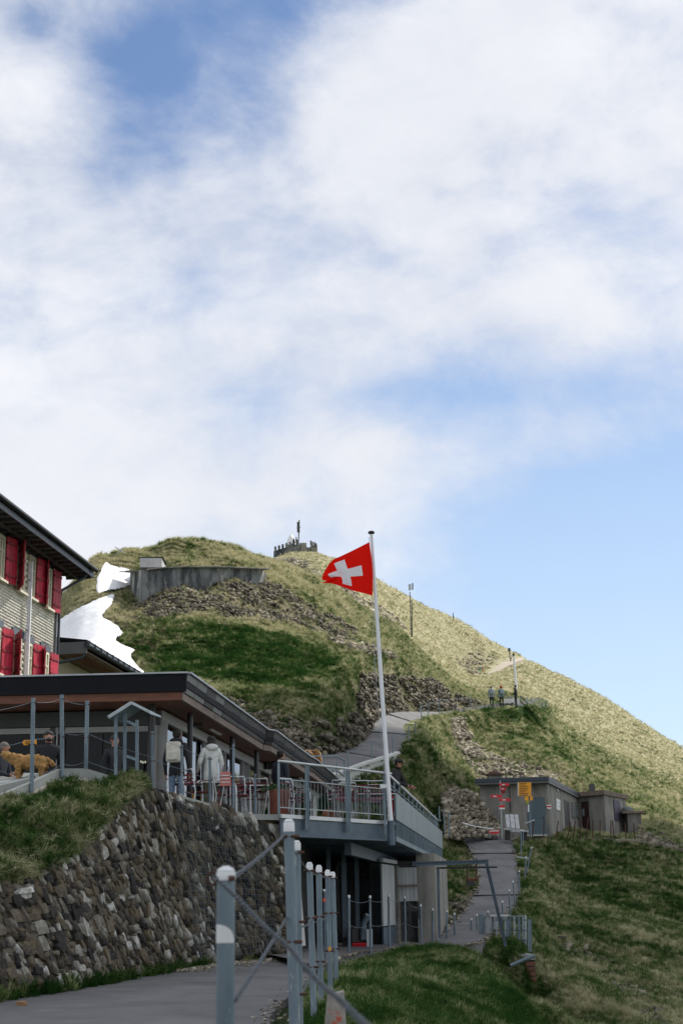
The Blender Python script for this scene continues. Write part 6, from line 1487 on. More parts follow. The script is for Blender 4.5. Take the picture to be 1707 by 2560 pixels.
# bollard stump with old paint
bs = thing('painted_stump', 'concrete stump with flaking orange paint at the bottom edge', 'stump', at(835, 2600, 12.6))
P = at(830, 2478, 12.6); gz = .2
MB().hexa([Vector((P.x-.10, P.y, gz)), Vector((P.x+.13, P.y-.03, gz)), Vector((P.x+.13, P.y+.2, gz)), Vector((P.x-.08, P.y+.2, gz)), Vector((P.x-.045, P.y+.02, P.z-.03)), Vector((P.x+.10, P.y, P.z)), Vector((P.x+.10, P.y+.2, P.z)), Vector((P.x-.03, P.y+.2, P.z-.03))]).build('stump_body', mat('flaking_paint', (.36, .34, .31), .9, (.22, .21, .19), 9, 8, spots=(14, .53, (.42, .09, .045))), bs, .015)

# ---- thin posts along the grass bank
gt = 'thin cable posts round the lower bend'
TP = [(872, 2239, 873, 2394, 32), (924.5, 2240, 926, 2392, 34), (971, 2237, 973, 2380, 38), (1011, 2242, 1013, 2376, 40), (1051, 2262, 1053, 2376, 42), (1081, 2272, 1081, 2374, 43), (1117, 2276, 1115, 2374, 44), (1135, 2283, 1137, 2375, 45), (1178, 2297, 1174, 2374, 46), (1191, 2286, 1194, 2374, 46)]
wh = ['last pipe post', 'garage opening', 'white garage door', 'grey hatch', 'concrete corner wall', 'right edge of the concrete corner', 'left edge of the lower path', 'strut foot of the hoist beam', 'left end of the barred railing', 'left post of the barred railing']
lab = ['thin capped post nearest the last pipe post', 'thin capped post before the garage opening', 'thin capped post before the white garage door', 'thin capped post before the grey wooden hatch', 'thin capped post before the concrete corner wall', 'thin capped post before the corner downpipe', 'thin capped post at the left edge of the lower path', 'thin capped post just right of the path edge one', 'leaning thin post left of the barred railing', 'thin post directly left of the barred railing']
TQ = []
for (u0, v0, u1, v1, d), l in zip(TP, lab):
    a, b_ = at(u1, v1, d), at(u0, v0, d); a.z = min(a.z, ground_z(a.x, a.y)+.05) if a.z > ground_z(a.x, a.y) else a.z; post('cable_post', l, a, b_, .028, group=gt, cap=.04); TQ.append((at(u1, v1, d), b_))
for i in range(len(TQ)-1):
    for f, nm in ((.93, 'upper'), (.52, 'middle')):
        tag(MB().tube(sag(lerp(TQ[i][0], TQ[i][1], f), lerp(TQ[i+1][0], TQ[i+1][1], f), .06), .0045, 5).build('cable', M_GALV), nm+' thin cable strung from the post '+['nearest the pipe posts', 'before the garage opening', 'before the white door', 'before the grey hatch', 'before the concrete corner', 'before the corner downpipe', 'at the path edge', 'right of the path edge', 'leaning by the railing'][i], 'cable')
# right-hand posts of the lower path
lab = ['thin post behind the barred railing low on the path side', 'thin post with a bent tip right of the strut', 'thin post second above the barred railing', 'leaning capped post at the right path edge', 'straight post at the right path edge below the bent frame', 'long post leaning right from the bent frame', 'upright post under the bent frame arm', 'post beside the bench at the path end', 'shorter post next to the bench end']
for (u0, v0, u1, v1, d), l in zip(((1219, 2278, 1221, 2345, 47), (1255, 2253, 1256, 2296, 48.5), (1272, 2225, 1275, 2292, 50), (1281, 2203, 1288, 2268, 53), (1297, 2177, 1297, 2246, 56), (1328, 2118, 1316, 2178, 60), (1314, 2142, 1310, 2213, 60), (1302, 2075, 1301, 2138, 66), (1307, 2076, 1306, 2115, 69)), lab):
    post('cable_post', l, at(u1, v1, d), at(u0, v0, d), .03, group='loose posts on the right of the lower path', cap=.04)
tag(MB().bar(at(1290, 2142, 60), at(1321, 2146, 60), .05, .05).build('bent_arm', M_GALVL), 'short galvanised arm joining the two bent posts', 'rail')
tag(MB().tube([at(1312, 2059, 69), at(1335, 2050, 69.3)], .03, 6).build('bench_rail', M_GALVL), 'pale handrail stub right of the grey bench', 'rail')

# barred railing and its plinth
rl = thing('barred_railing', 'galvanised railing with upright bars on the small concrete plinth', 'railing', at(1260, 2368, 44))
a, b_ = at(1204, 2291, 45), at(1313, 2290, 44); a2, b2 = at(1204, 2365, 45), at(1313, 2364, 44)
MB().bar(a, b_, .05, .05).build('top_rail', M_GALVL, rl); MB().bar(a2, b2, .05, .05).build('bottom_rail', M_GALVL, rl)
MB().bar(at(1226, 2289, 44.6), at(1273, 2289, 44.4), .10, .05).build('top_plate', M_WHITE, rl)
for k in range(10): MB().bar(lerp(a, b_, (k+.5)/10), lerp(a2, b2, (k+.5)/10), .07, .02).build('upright_bar', M_GALVL if k % 2 else M_GALV, rl)
MB().bar(at(1202, 2284, 45), at(1203, 2372, 45), .12, .12).build('end_post', M_GALV, rl); MB().bar(b_, b2, .06, .06).build('end_post', M_GALVL, rl)
c0, c1 = at(1323, 2299, 43), at(1323, 2380, 43); MB().bar(c0, c1, .11, .11).build('end_post', M_GALV, rl)
for k, (u, v) in enumerate(((1268, 2372), (1297, 2376))): MB().bar(at(u, 2299, 43.5), at(u, v, 43.5), .08, .08).build('rear_post', M_GALV, rl)
for v in (2300, 2326, 2351): MB().bar(at(1238, v, 43.8), at(1330, v, 43), .03, .03).build('rear_rail', M_GALV, rl)
pl = thing('concrete_plinth', 'crumbling concrete and brick plinth under the barred railing', 'plinth', at(1300, 2440, 43))
q4 = [at(1242, 2380, 43), at(1337, 2383, 42), at(1300, 2376, 47), at(1215, 2374, 46)]; zt_ = q4[1].z
q4 = [Vector((x.x, x.y, zt_)) for x in (at(1258, 2384, 41.5), at(1337, 2384, 41), at(1337, 2384, 41)+Vector((-.3, 3.6, 0)), at(1205, 2384, 45))]
MB().prism([x-UZ*.14 for x in q4], UZ*.14).build('top_slab', M_SLATE, pl)
MB().prism([lerp(x, sum(q4, Vector())/4, .05)-UZ*3.2 for x in q4], UZ*3.05).build('body', M_CONCD, pl)
for k in range(16):
    z = zt_-.25-k*.13; w = random.uniform(.2, .34); P = lerp(q4[1], sum(q4, Vector())/4, .05); MB().box(Vector((P.x-w/2+.02, P.y-.01, z)), (w, .1, .11)).build('brick', mat('old_brick', (.22, .085, .05), .9, (.10, .06, .05), 6), pl)
MB().tube([at(1275, 2414, 40.6), at(1334, 2389, 40.6)], .05, 10).build('drain_pipe', M_GALV, pl)

# ================================================================== UPPER PATH: retaining wall, posts, stair rail, people
ww = thing('white_retaining_wall', 'pale concrete retaining wall under the upper path behind the terrace', 'wall', at(850, 1960, 60))
tp = []
for i in (12, 26, 40, 54, 68, 71):
    l, r = UPPER[i]; w_ = (r-l); w_.z = 0; w_.normalize(); tp.append(r+w_*.10+UZ*.05)
hts = (3.2, 2.6, 2.2, 1.9, 1.6, 1.4)
for i in range(len(tp)-1):
    a, c = tp[i], tp[i+1]; MB().hexa([a-UZ*hts[i], c-UZ*hts[i+1], c-UZ*hts[i+1]+Vector((-.15, .3, 0)), a-UZ*hts[i]+Vector((-.15, .3, 0)), a, c, c+Vector((-.15, .3, 0)), a+Vector((-.15, .3, 0))]).build('wall_panel', M_CONCL, ww)
    MB().bar(a+UZ*.05, c+UZ*.05, .30, .10).build('coping', M_CONCL, ww)
up_l = ['behind the terrace on the white wall', 'on the middle of the white wall', 'at the right end of the white wall', 'right of the flagpole at the path bend', 'at the narrow part of the upper path', 'on the grass edge above the bend', 'on the upper path edge before the dark rock', 'on the upper path edge below the broken rock', 'far along the upper path before the tourists', 'beside the last bend before the tourists']
UPQ = []
for (u0, v0, u1, v1, d), l in zip(((869, 1875, 872, 1940, 58.5), (929, 1853, 931, 1918, 63), (981, 1838, 983, 1898, 66.5), (1021, 1816, 1021, 1860, 72.5), (1038, 1804, 1038, 1842, 76.5), (1052, 1762, 1053, 1800, 88), (1070, 1755, 1070, 1793, 93), (1098, 1745, 1098, 1784, 99), (1140, 1743, 1140, 1777, 105), (1175, 1738, 1175, 1774, 109)), up_l):
    a = at(u1, v1, d); b_ = at(u0, v0, d); post('path_post', 'slim galvanised post '+l, a, b_, .028, group='slim posts along the upper path'); UPQ.append((a, b_))
for i in range(len(UPQ)-1):
    tag(MB().tube(sag(lerp(UPQ[i][0], UPQ[i][1], .9), lerp(UPQ[i+1][0], UPQ[i+1][1], .9), .05), .008, 4).build('cable', M_GALV), 'thin cable from the slim post '+up_l[i], 'cable')
sr = thing('stair_railing', 'galvanised railing round the stair head behind the restaurant roof', 'railing', at(800, 1950, 55))
SRP = [at(768, 1890, 52), at(841, 1889, 55), at(860, 1900, 56.5), at(860, 1940, 56.5), at(841, 1925, 55), at(768, 1921, 52)]
for i, j in ((0, 1), (1, 2), (4, 3), (5, 4)): MB().bar(SRP[i], SRP[j], .05, .05).build('rail', M_GALV, sr)
for (u0, v0, v1, d) in ((808, 1889, 1960, 53.5), (841, 1889, 1945, 55), (860, 1900, 1942, 56.5), (782, 1889, 1950, 52.6)): MB().bar(at(u0, v0, d), at(u0, v1, d), .05, .05).build('post', M_GALV, sr)
# wooden lounger by the path
wl = thing('wooden_lounger', 'pale yellow wooden lounge seat with round holes beside the upper path', 'bench', at(785, 1905, 60))
b = MB(); b.hexa([at(752, 1890, 60), at(790, 1906, 59), at(808, 1905, 60), at(770, 1886, 61), at(755, 1879, 60), at(779, 1883, 59), at(789, 1876, 60), at(765, 1874, 61)]); b.build('seat_block', M_WOODY, wl)
b = MB(); b.hexa([at(785, 1890, 59.6), at(806, 1910, 59), at(807, 1906, 60), at(800, 1886, 60.4), at(774, 1876, 59.7), at(796, 1874, 59), at(803, 1882, 60), at(786, 1874, 60.4)]); b.build('side_board', M_WOODY, wl, .03)
MB().bar(at(768, 1878, 59.3), at(776, 1892, 58.8), .10, .05).build('strap', M_BLACK, wl)
for u, v in ((783, 1879), (795, 1888)): P = at(u, v, 58.7); MB().tube([P, P+Vector((0, .12, 0))], .045, 10).build('hole', M_BLACK, wl)
# fence posts and poles by the dry-stone bank
for i, (u0, v0, u1, v1, d) in enumerate(((1097, 2015, 1098, 2050, 60), (1109, 2024, 1111, 2080, 60.5), (1121, 2032, 1122, 2088, 61), (1087, 2037, 1088, 2062, 56))):
    post('cable_post', ['slim post behind the far end of the terrace', 'slim post left of the dry-stone bank', 'slim post at the foot of the dry-stone bank', 'short slim post at the terrace end'][i], at(u1, v1, d), at(u0, v0, d), .03, group='posts behind the terrace end')

# lookout platform with telescope pole
lp = thing('lookout_platform', 'white parapet block at the bend of the upper path', 'parapet', at(1278, 1772, 117))
a, c = at(1258, 1774, 117), at(1298, 1779, 116); MB().hexa([a-UZ*1.2, c-UZ*1.2, c-UZ*1.2+Vector((0, 1.5, 0)), a-UZ*1.2+Vector((0, 1.5, 0)), at(1259, 1747, 117), at(1298, 1746, 116), at(1298, 1746, 117.5), at(1259, 1747, 118.5)]).build('block', M_WHITE, lp)
MB().bar(at(1266, 1743, 117), at(1284, 1743, 117), .3, .08).build('cap_slab', M_CONC, lp)
tag(MB().tube([at(1290, 1722, 118), at(1283.5, 1640, 118)], .09, 8, rr=[.10, .075]).build('white_pole', M_POLE), 'white pole rising behind the person in black at the bend', 'pole')
lr = thing('lookout_railing', 'grey railing slanting down right of the person in black', 'railing', at(1310, 1770, 117))
MB().bar(at(1300, 1740, 117), at(1322, 1762, 118), .08).build('rail', M_FRAMED, lr); MB().bar(at(1300, 1752, 117), at(1316, 1770, 118), .08).build('rail', M_FRAMED, lr)
for u, v0, v1 in ((1302, 1742, 1770), (1312, 1752, 1770), (1320, 1760, 1770)): MB().bar(at(u, v0, 117.5), at(u, v1+3, 117.5), .08).build('post', M_GALVL, lr)
for i, u in enumerate((1317, 1328, 1338, 1350, 1358, 1367)): tag(MB().tube([at(u, 1770-i*.5, 119+i*2), at(u+1, 1741+i*2, 119+i*2)], .05, 5).build('far_post', M_GALVL), ['nearest', 'second', 'third', 'fourth', 'fifth', 'last'][i]+' slim post in the row running right from the lookout', 'post', 'row of slim posts right of the lookout')

# ================================================================== TERRACE FURNITURE
def chair(label, P, rz, tilt=0.0, group='metal garden chairs with red slats', sc_=1.0, fold=False):
    t = thing('garden_chair', label, 'chair', P, group); t.rotation_euler = (tilt, 0, rz); O = Vector(P)
    OFF[t] = Vector((0, 0, 0))
    for s_ in (-1, 1):
        x = s_*.22
        MB().tube([(x, -.22, 0), (x, -.22, .44), (x, -.20, .66), (x, .12, .66), (x, .17, .62)], .013, 6).build('front_leg', M_CHROME, t)
        MB().tube([(x*.95, .25, 0), (x*.95, .20, .44), (x*.95, .28, .88)], .013, 6).build('rear_leg', M_CHROME, t)
    MB().tube([(-.21, .28, .86), (-.20, .285, .90), (.20, .285, .90), (.21, .28, .86)], .013, 6).build('back_rail', M_CHROME, t)
    for k in range(6): MB().box((0, -.20+k*.078, .445), (.42, .045, .015)).build('seat_slat', M_RED, t)
    for k in range(3): MB().box((0, .235+k*.018, .62+k*.085), (.40, .012, .035)).build('back_slat', M_RED, t)
    for s_ in (-1, 1): MB().box((s_*.22, -.04, .672), (.04, .28, .016)).build('armrest', M_RED, t)
    return t
def table(label, P, rz, L_=1.2, W2=.7):
    t = thing('garden_table', label, 'table', P, 'red garden tables'); t.rotation_euler = (0, 0, rz); OFF[t] = Vector((0, 0, 0))
    for k in range(7): MB().box((0, -W2/2+(k+.5)*W2/7, .73), (L_, W2/7-.012, .025)).build('slat', M_RED, t)
    MB().tube([(-L_/2, -W2/2, .71), (L_/2, -W2/2, .71), (L_/2, W2/2, .71), (-L_/2, W2/2, .71)], .013, 6, closed=True).build('rim', M_CHROME, t)
    for a in (-1, 1):
        for b_ in (-1, 1): MB().tube([(a*(L_/2-.12), b_*(W2/2-.05), .71), (a*(L_/2-.25), b_*(W2/2-.02), 0)], .013, 6).build('leg', M_CHROME, t)
    return t
def dp(u, d): r = at(u, 2000, d); r.z = DK; return r
table('red slatted table just right of the white-jacket visitor', dp(598, 32.2), .15, 1.5); table('red slatted table before the first dark window', dp(505, 31.2), .1, 1.2); table('red slatted table behind the terracotta planter', dp(655, 34), .2)
chair('metal chair before the red table right of the white jacket', dp(596, 31.3), .3, -.05); chair('metal chair at the right end of the long red table', dp(641, 32.3), 2.5, -.1); chair('metal chair low behind the wall coping near the first window', dp(497, 30.1), 2.2); chair('metal chair just left of the terracotta planter', dp(660, 32.6), 2.8, -.05); chair('metal chair facing left beside the long red table', dp(566, 31.0), 1.6)
chair('metal chair right of the terracotta planter', dp(735, 32.3), .8); chair('second metal chair right of the planter', dp(749, 33.4), 1.4)
table('red slatted table in the right corner of the terrace', dp(905, 35.4), .1, 1.6); table('red slatted table behind the railing middle', dp(930, 37.3), .1, 1.4)
for i, (u, d, rz, tl) in enumerate(((862, 34.2, 2.95, -.20), (939, 34.6, 3.2, -.20), (872, 35.0, 3.05, -.22), (930, 35.8, 3.2, -.2), (900, 34.9, 3.1, -.1), (850, 35.8, 2.6, 0))):
    chair(['metal chair leaning on the corner table left side', 'metal chair leaning on the corner table by the flagpole', 'metal chair tipped behind the left corner chair', 'metal chair tipped behind the flagpole chair', 'metal chair between the two corner chairs', 'metal chair left of the corner table'][i], dp(u, d)+UZ*(.12 if tl else 0), rz, tl)
pn = thing('terracotta_planter', 'big brown terracotta planter with small green plants behind the railing', 'planter', dp(698, 31.6))
P = dp(698, 31.6); MB().lathe(P, [(.17, 0), (.20, .05), (.215, .5), (.225, .56), (.215, .58), (.19, .56)], 20).build('pot', M_TERRA, pn)
b = MB()
for k in range(160):
    a = random.uniform(0, 6.28); r = random.uniform(0, .30); c = P+Vector((r*cos(a)-.08, r*sin(a)*.7, .56+random.uniform(0, .16)*(1-r))); d1 = Vector((random.uniform(-1, 1), random.uniform(-1, 1), random.uniform(0, 1))).normalized()*.05; d2 = d1.cross(Vector((random.random(), random.random(), random.random()))).normalized()*.022
    b.add([c-d1, c-d2, c+d1, c+d2], [(0, 1, 2, 3)])
b.build('foliage', M_LEAF, pn, kind='stuff')
pp = thing('small_pot', 'small orange clay pot standing by the glazing behind the railing', 'pot', dp(828, 36)); MB().lathe(dp(828, 36), [(.15, 0), (.24, .2), (.22, .38), (.16, .42)], 16).build('pot', M_WOODY if 0 else mat('orange_clay', (.30, .12, .06), .8), pp)

# ================================================================== PEOPLE
SKIN = mat('skin', (.40, .20, .13), .55, (.36, .17, .11), 10); HAIRD = mat('dark_hair', (.016, .012, .010), .7); HAIRG = mat('grey_hair', (.14, .13, .12), .8); EYE_M = mat('eye_dark', (.02, .015, .012), .3)
def cloth(n, c): return mat('cloth_'+n, c, .85, tuple(x*.72 for x in c), 9, bump=.004)
JN = ['pelvis', 'spine', 'chest', 'neck', 'jaw', 'head', 'crown', 'sL', 'eL', 'wL', 'hL', 'sR', 'eR', 'wR', 'hR', 'tL', 'kL', 'aL', 'fL', 'tR', 'kR', 'aR', 'fR']
def person(label, P, h, face, top_, legs, hair=HAIRD, cap=None, arms=None, lean=0, sit=False, hem=.86, bulk=1.0, pack=None, hood=None, stride=0.0, detail=2, group=None, beard=False, longhair=False, hat=None, legarms=None):
    """face: direction the person faces, 0 = towards the camera, pi = away. local front is -Y"""
    J = dict(pelvis=(0, 0, .94), spine=(0, 0, 1.12), chest=(0, .01, 1.32), neck=(0, 0, 1.485), jaw=(0, -.02, 1.56), head=(0, -.012, 1.635), crown=(0, -.005, 1.70),
             sL=(-.175, .005, 1.405), eL=(-.245, .03, 1.12), wL=(-.25, -.05, .88), hL=(-.25, -.075, .80), sR=(.175, .005, 1.405), eR=(.245, .03, 1.12), wR=(.25, -.05, .88), hR=(.25, -.075, .80),
             tL=(-.095, 0, .86), kL=(-.10, -.02-stride*.3, .49), aL=(-.10, .03-stride, .085), fL=(-.115, -.13-stride, .035), tR=(.095, 0, .86), kR=(.10, -.02+stride*.3, .49), aR=(.10, .03+stride, .085), fR=(.115, -.13+stride, .035))
    R_ = dict(pelvis=.135, spine=.125, chest=.15, neck=.055, jaw=.062, head=.088, crown=.066, sL=.068, eL=.048, wL=.034, hL=.034, sR=.068, eR=.048, wR=.034, hR=.034, tL=.088, kL=.062, aL=.045, fL=.036, tR=.088, kR=.062, aR=.045, fR=.036)
    if sit: J.update(pelvis=(0, .1, .48), spine=(0, .1, .68), chest=(0, .06, .88), neck=(0, .02, 1.05), jaw=(0, -.01, 1.12), head=(0, -.01, 1.195), crown=(0, 0, 1.26), sL=(-.175, .06, .97), sR=(.175, .06, .97), eL=(-.24, 0, .72), eR=(.24, 0, .72), wL=(-.18, -.2, .66), wR=(.18, -.2, .66), hL=(-.16, -.28, .67), hR=(.16, -.28, .67), tL=(-.1, .05, .45), tR=(.1, .05, .45), kL=(-.12, -.38, .46), kR=(.12, -.38, .46), aL=(-.12, -.38, .08), aR=(.12, -.38, .08), fL=(-.13, -.54, .035), fR=(.13, -.54, .035))
    if arms: J.update(arms)
    if lean:
        for k in J:
            if k[0] not in 'tkaf' and k != 'pelvis' or k in ():
                v = Vector(J[k])-Vector((0, 0, .94)); v.rotate(Matrix.Rotation(lean, 3, 'X')); J[k] = (v+Vector((0, 0, .94)))[:]
    for k in ('pelvis', 'spine', 'chest', 'sL', 'sR', 'eL', 'eR'): R_[k] *= bulk
    sc_ = h/1.765; E_ = [('pelvis', 'spine'), ('spine', 'chest'), ('chest', 'neck'), ('neck', 'jaw'), ('jaw', 'head'), ('head', 'crown')]
    for s_ in 'LR': E_ += [('chest', 's'+s_), ('s'+s_, 'e'+s_), ('e'+s_, 'w'+s_), ('w'+s_, 'h'+s_), ('pelvis', 't'+s_), ('t'+s_, 'k'+s_), ('k'+s_, 'a'+s_), ('a'+s_, 'f'+s_)]
    me = bpy.data.meshes.new('person'); me.from_pydata([J[k] for k in JN], [(JN.index(a), JN.index(b_)) for a, b_ in E_], [])
    o = bpy.data.objects.new('tmp', me); col.objects.link(o); sk = o.modifiers.new('s', 'SKIN'); sk.use_smooth_shade = True
    for i, k in enumerate(JN):
        r = R_[k]; me.skin_vertices[0].data[i].radius = (r*(1.0), r*(.8 if k in ('pelvis', 'spine', 'chest') else 1.0))
    me.skin_vertices[0].data[0].use_root = True
    sb_ = o.modifiers.new('u', 'SUBSURF'); sb_.levels = detail; sb_.render_levels = detail
    dg = bpy.context.evaluated_depsgraph_get(); ev = o.evaluated_get(dg); m2 = bpy.data.meshes.new_from_object(ev); bpy.data.objects.remove(o); bpy.data.meshes.remove(me)
    V = [v.co.copy() for v in m2.vertices]; F2 = [list(p_.vertices) for p_ in m2.polygons]; bpy.data.meshes.remove(m2)
    b = MB(); b.sm = True; b.v = [v[:] for v in V]
    hL, hR, wL, wR = (Vector(J[k]) for k in ('hL', 'hR', 'wL', 'wR')); nk = Vector(J['neck']); hd = Vector(J['head']); hemz = Vector(J['pelvis']).z-(.94-hem)
    up_ax = (hd-nk).normalized()
    legd = [Vector(J[k]) for k in ('aL', 'fL', 'aR', 'fR')]
    for f in F2:
        c = sum((V[i] for i in f), Vector())/len(f); 
        hand = min((c-hL).length, (c-hR).length) < .065 and (c-hL).length < (c-wL).length or (c-hR).length < .065 and (c-hR).length < (c-wR).length
        headz = (c-nk).dot(up_ax) > .035 and (c-hd).length < .25
        ci = 0
        if hand or headz: ci = 1
        elif min((c-q_).length for q_ in legd) < .11: ci = 3
        elif (c.z < hemz and abs(c.x) < .235 and not min((c-hL).length, (c-hR).length, (c-wL).length, (c-wR).length) < .1): ci = 2
        b.f.append(f); b.mi.append(ci); b.smooth.append(True)
    b.cur = 1
    # nose, ears, fingers join the body mesh
    fw = Vector((0, -1, 0)); 
    if lean: fw.rotate(Matrix.Rotation(lean, 3, 'X'))
    q_ = hd+fw*.085-up_ax*.005; b.tube([q_+up_ax*.03-fw*.01, q_-up_ax*.012+fw*.02], .012, 6, rr=[.007, .014])
    for s_ in (-1, 1): e_ = hd+Vector((s_*.085, .0, 0)); b.tube([e_+up_ax*.022, e_-up_ax*.025], .012, 6)
    for hv, wv, s_ in ((hL, wL, -1), (hR, wR, 1)):
        d_ = (hv-wv).normalized(); sd = d_.cross(Vector((1, 0, 0)) if abs(d_.x) < .8 else Vector((0, 0, 1))).normalized()
        for k in range(4): 
            st_ = hv+sd*(-.024+.016*k)+d_*.02; kn = st_+d_*(.030-.003*abs(k-1.5))+Vector((-s_*.006, 0, 0)); b.tube([st_, kn, kn+d_*.025+Vector((-s_*.018, 0, 0))], .008, 5, rr=[.0095, .0085, .006])
        st_ = hv-sd*.026-d_*.01; b.tube([st_, st_-sd*.02+d_*.03, st_-sd*.018+d_*.055], .009, 5, rr=[.011, .009, .007])
    b.cur = 4
    for s_ in (-1, 1): e_ = hd+fw*.082+Vector((s_*.032, 0, 0))+up_ax*.018; b.tube([e_-Vector((.009, 0, 0)), e_+Vector((.009, 0, 0))], .006, 5)
    b.cur = 5; mth_ = hd+fw*.078-up_ax*.048; b.tube([mth_-Vector((.02, 0, 0)), mth_+Vector((.02, 0, 0))], .005, 5)
    t = thing('person', label, 'person', P, group); t.rotation_euler = (0, 0, face); t.scale = (sc_,)*3; OFF[t] = Vector((0, 0, 0))
    b.build('body', [top_, SKIN, legs, M_RUBBER, EYE_M, mat('lips', (.28, .09, .07), .6)], t)
    def ell(c, r, n=12, m_=8, zmin=-1.0):
        e_ = MB(); e_.sm = True; vs = []; fs = []
        for i in range(m_+1):
            a = -pi/2+pi*i/m_; 
            for k in range(n): vs.append((c[0]+r[0]*cos(a)*cos(2*pi*k/n), c[1]+r[1]*cos(a)*sin(2*pi*k/n), c[2]+r[2]*max(sin(a), zmin)))
        for i in range(m_):
            for k in range(n): fs.append((i*n+k, i*n+(k+1) % n, (i+1)*n+(k+1) % n, (i+1)*n+k))
        return e_.add(vs, fs)
    bo = -fw
    hc = hd+up_ax*.034+bo*.026
    if cap is not None:
        ell(hc+up_ax*.01, (.103, .112, .085), zmin=-.25).build('cap', cap, t); MB().box(hd+fw*.13+up_ax*.045, (.13, .10, .012), ex=Vector((1, 0, 0)), ey=-fw).build('cap_peak', cap, t)
    elif hat is not None: ell(hc+up_ax*.01, (.105, .115, .10), zmin=-.3).build('hat', hat, t)
    hr = ell(hc, (.094, .094, .080), zmin=-.5); 
    if hair:
        e2 = ell(hd+bo*.04+up_ax*.005, (.092, .070, .09)); hr.add(e2.v, e2.f)
        if longhair: e2 = ell(hd+bo*.055-up_ax*.09, (.10, .055, .16)); hr.add(e2.v, e2.f)
        hr.sm = True; hr.build('hair', hair, t)
    if beard: ell(hd+fw*.045-up_ax*.062, (.062, .052, .042)).build('beard', hair, t)
    if hood is not None: ell(nk+bo*.07+up_ax*.0, (.15, .085, .085)).build('hood', hood, t)
    if pack is not None:
        ch_ = Vector(J['chest']); e_ = MB(); c = ch_+bo*.20-up_ax*.06; e_.box(c, (.30, .17, .42), ex=Vector((1, 0, 0)), ey=bo); pk = e_.build('backpack', pack, t, .05)
        MB().box(c+bo*.10-up_ax*.08, (.22, .06, .18), ex=Vector((1, 0, 0)), ey=bo).build('pocket', pack, pk, .02)
        for s_ in (-1, 1): MB().tube([ch_+Vector((s_*.10, 0, .12))+bo*.12, ch_+Vector((s_*.11, 0, .155)), ch_+Vector((s_*.12, 0, .03))+fw*.14, ch_+Vector((s_*.13, 0, -.12))+fw*.10], .016, 6).build('strap', pack if detail > 1 else M_BLACK, pk)
    return t
BLK = cloth('black', (.016, .017, .022)); NAVY = cloth('navy', (.022, .028, .045)); JEAN = cloth('jeans', (.13, .19, .29)); WHT = cloth('white_jacket', (.66, .68, .66)); OLIVE = cloth('olive', (.075, .075, .045)); REDT = cloth('red_trousers', (.60, .03, .02)); GREY = cloth('grey_blue', (.30, .36, .42)); CREAM = cloth('cream', (.62, .60, .53))
Z0 = DK
def pp_(u, d, z=Z0): r = at(u, 2000, d); r.z = z; return r
person('bearded man in a black jacket standing behind the kerb by the glass front', pp_(117, 27.4, 3.02), 1.80, .25, BLK, NAVY, beard=True, bulk=1.2)
person('grey-haired man crouching at the left edge with the golden dog', pp_(6, 26.8, 3.24), 1.75, 1.3, NAVY, BLK, hair=HAIRG, sit=True, bulk=1.1)
person('shadowy person in dark clothes standing behind the little roofed stand', pp_(283, 28.6, 3.05), 1.80, .8, BLK, BLK, arms=dict(wR=(.12, -.22, .98), hR=(.08, -.29, 1.0)), bulk=1.1)
person('visitor in black with a white backpack and jeans facing the window', pp_(441, 30.6), 1.84, pi-.2, BLK, JEAN, pack=CREAM, bulk=1.08, hem=.80, hood=BLK)
w1 = person('visitor in a long white hooded jacket holding a pink bag', pp_(527, 30.9), 1.72, pi+.4, WHT, OLIVE, bulk=1.18, hem=.72, hood=WHT, longhair=True, arms=dict(eR=(.27, .02, 1.14), wR=(.25, -.18, .98), hR=(.24, -.25, .96)))
bg = thing('pink_bag', 'pink and white tote bag held by the white-jacket visitor', 'bag', pp_(562, 30.6, 4.2))
P = at(564, 1945, 30.6); MB().hexa([P+Vector((-.12, -.04, -.17)), P+Vector((.12, -.04, -.17)), P+Vector((.12, .04, -.17)), P+Vector((-.12, .04, -.17)), P+Vector((-.10, -.02, .13)), P+Vector((.10, -.02, .13)), P+Vector((.10, .02, .13)), P+Vector((-.10, .02, .13))]).build('bag_body', cloth('pink', (.55, .20, .17)), bg, .01)
for k in range(3): MB().box(P+Vector((0, -.038, -.09+k*.07)), (.19, .012, .016)).build('print', M_WHITE, bg)
MB().tube([P+Vector((-.07, 0, .12)), P+Vector((-.04, 0, .26)), P+Vector((.04, 0, .26)), P+Vector((.07, 0, .12))], .008, 6).build('handle', M_BLACK, bg)
person('dark-haired man in navy standing behind the terracotta planter', pp_(703, 34.8), 1.80, pi*.75, NAVY, BLK, bulk=1.2)
person('man in black cap and red trousers leaning on the railing by the flagpole', pp_(981, 37.4)-NL*.0, 1.80, 1.15, BLK, REDT, cap=BLK, lean=.28, bulk=1.2, hem=.84, arms=dict(eL=(-.26, -.18, 1.18), wL=(-.20, -.42, 1.16), hL=(-.18, -.50, 1.15), eR=(.26, -.2, 1.16), wR=(.16, -.42, 1.16), hR=(.13, -.49, 1.14)))
gw = at(1229, 1766, 114)
person('hiker in a pale blue jacket with backpack at the lookout', at(1229, 1769, 114), 1.75, pi, GREY, NAVY, hair=HAIRG, pack=GREY, detail=1, bulk=1.1)
person('hiker with a red hat and backpack beside the white parapet', at(1254, 1770, 114), 1.78, pi+.2, cloth('teal', (.12, .22, .26)), BLK, hat=REDT, pack=GREY, detail=1, bulk=1.1)
person('tall person in black standing at the white parapet', at(1290, 1771, 114.6), 1.92, pi+1.2, BLK, BLK, detail=1, bulk=1.2, arms=dict(wR=(.15, -.25, 1.05), hR=(.12, -.33, 1.07)))
person('distant hiker in green on the gravel trail', at(1201, 1692, 247), 1.75, pi, cloth('green', (.10, .35, .22)), BLK, detail=1, stride=.12)
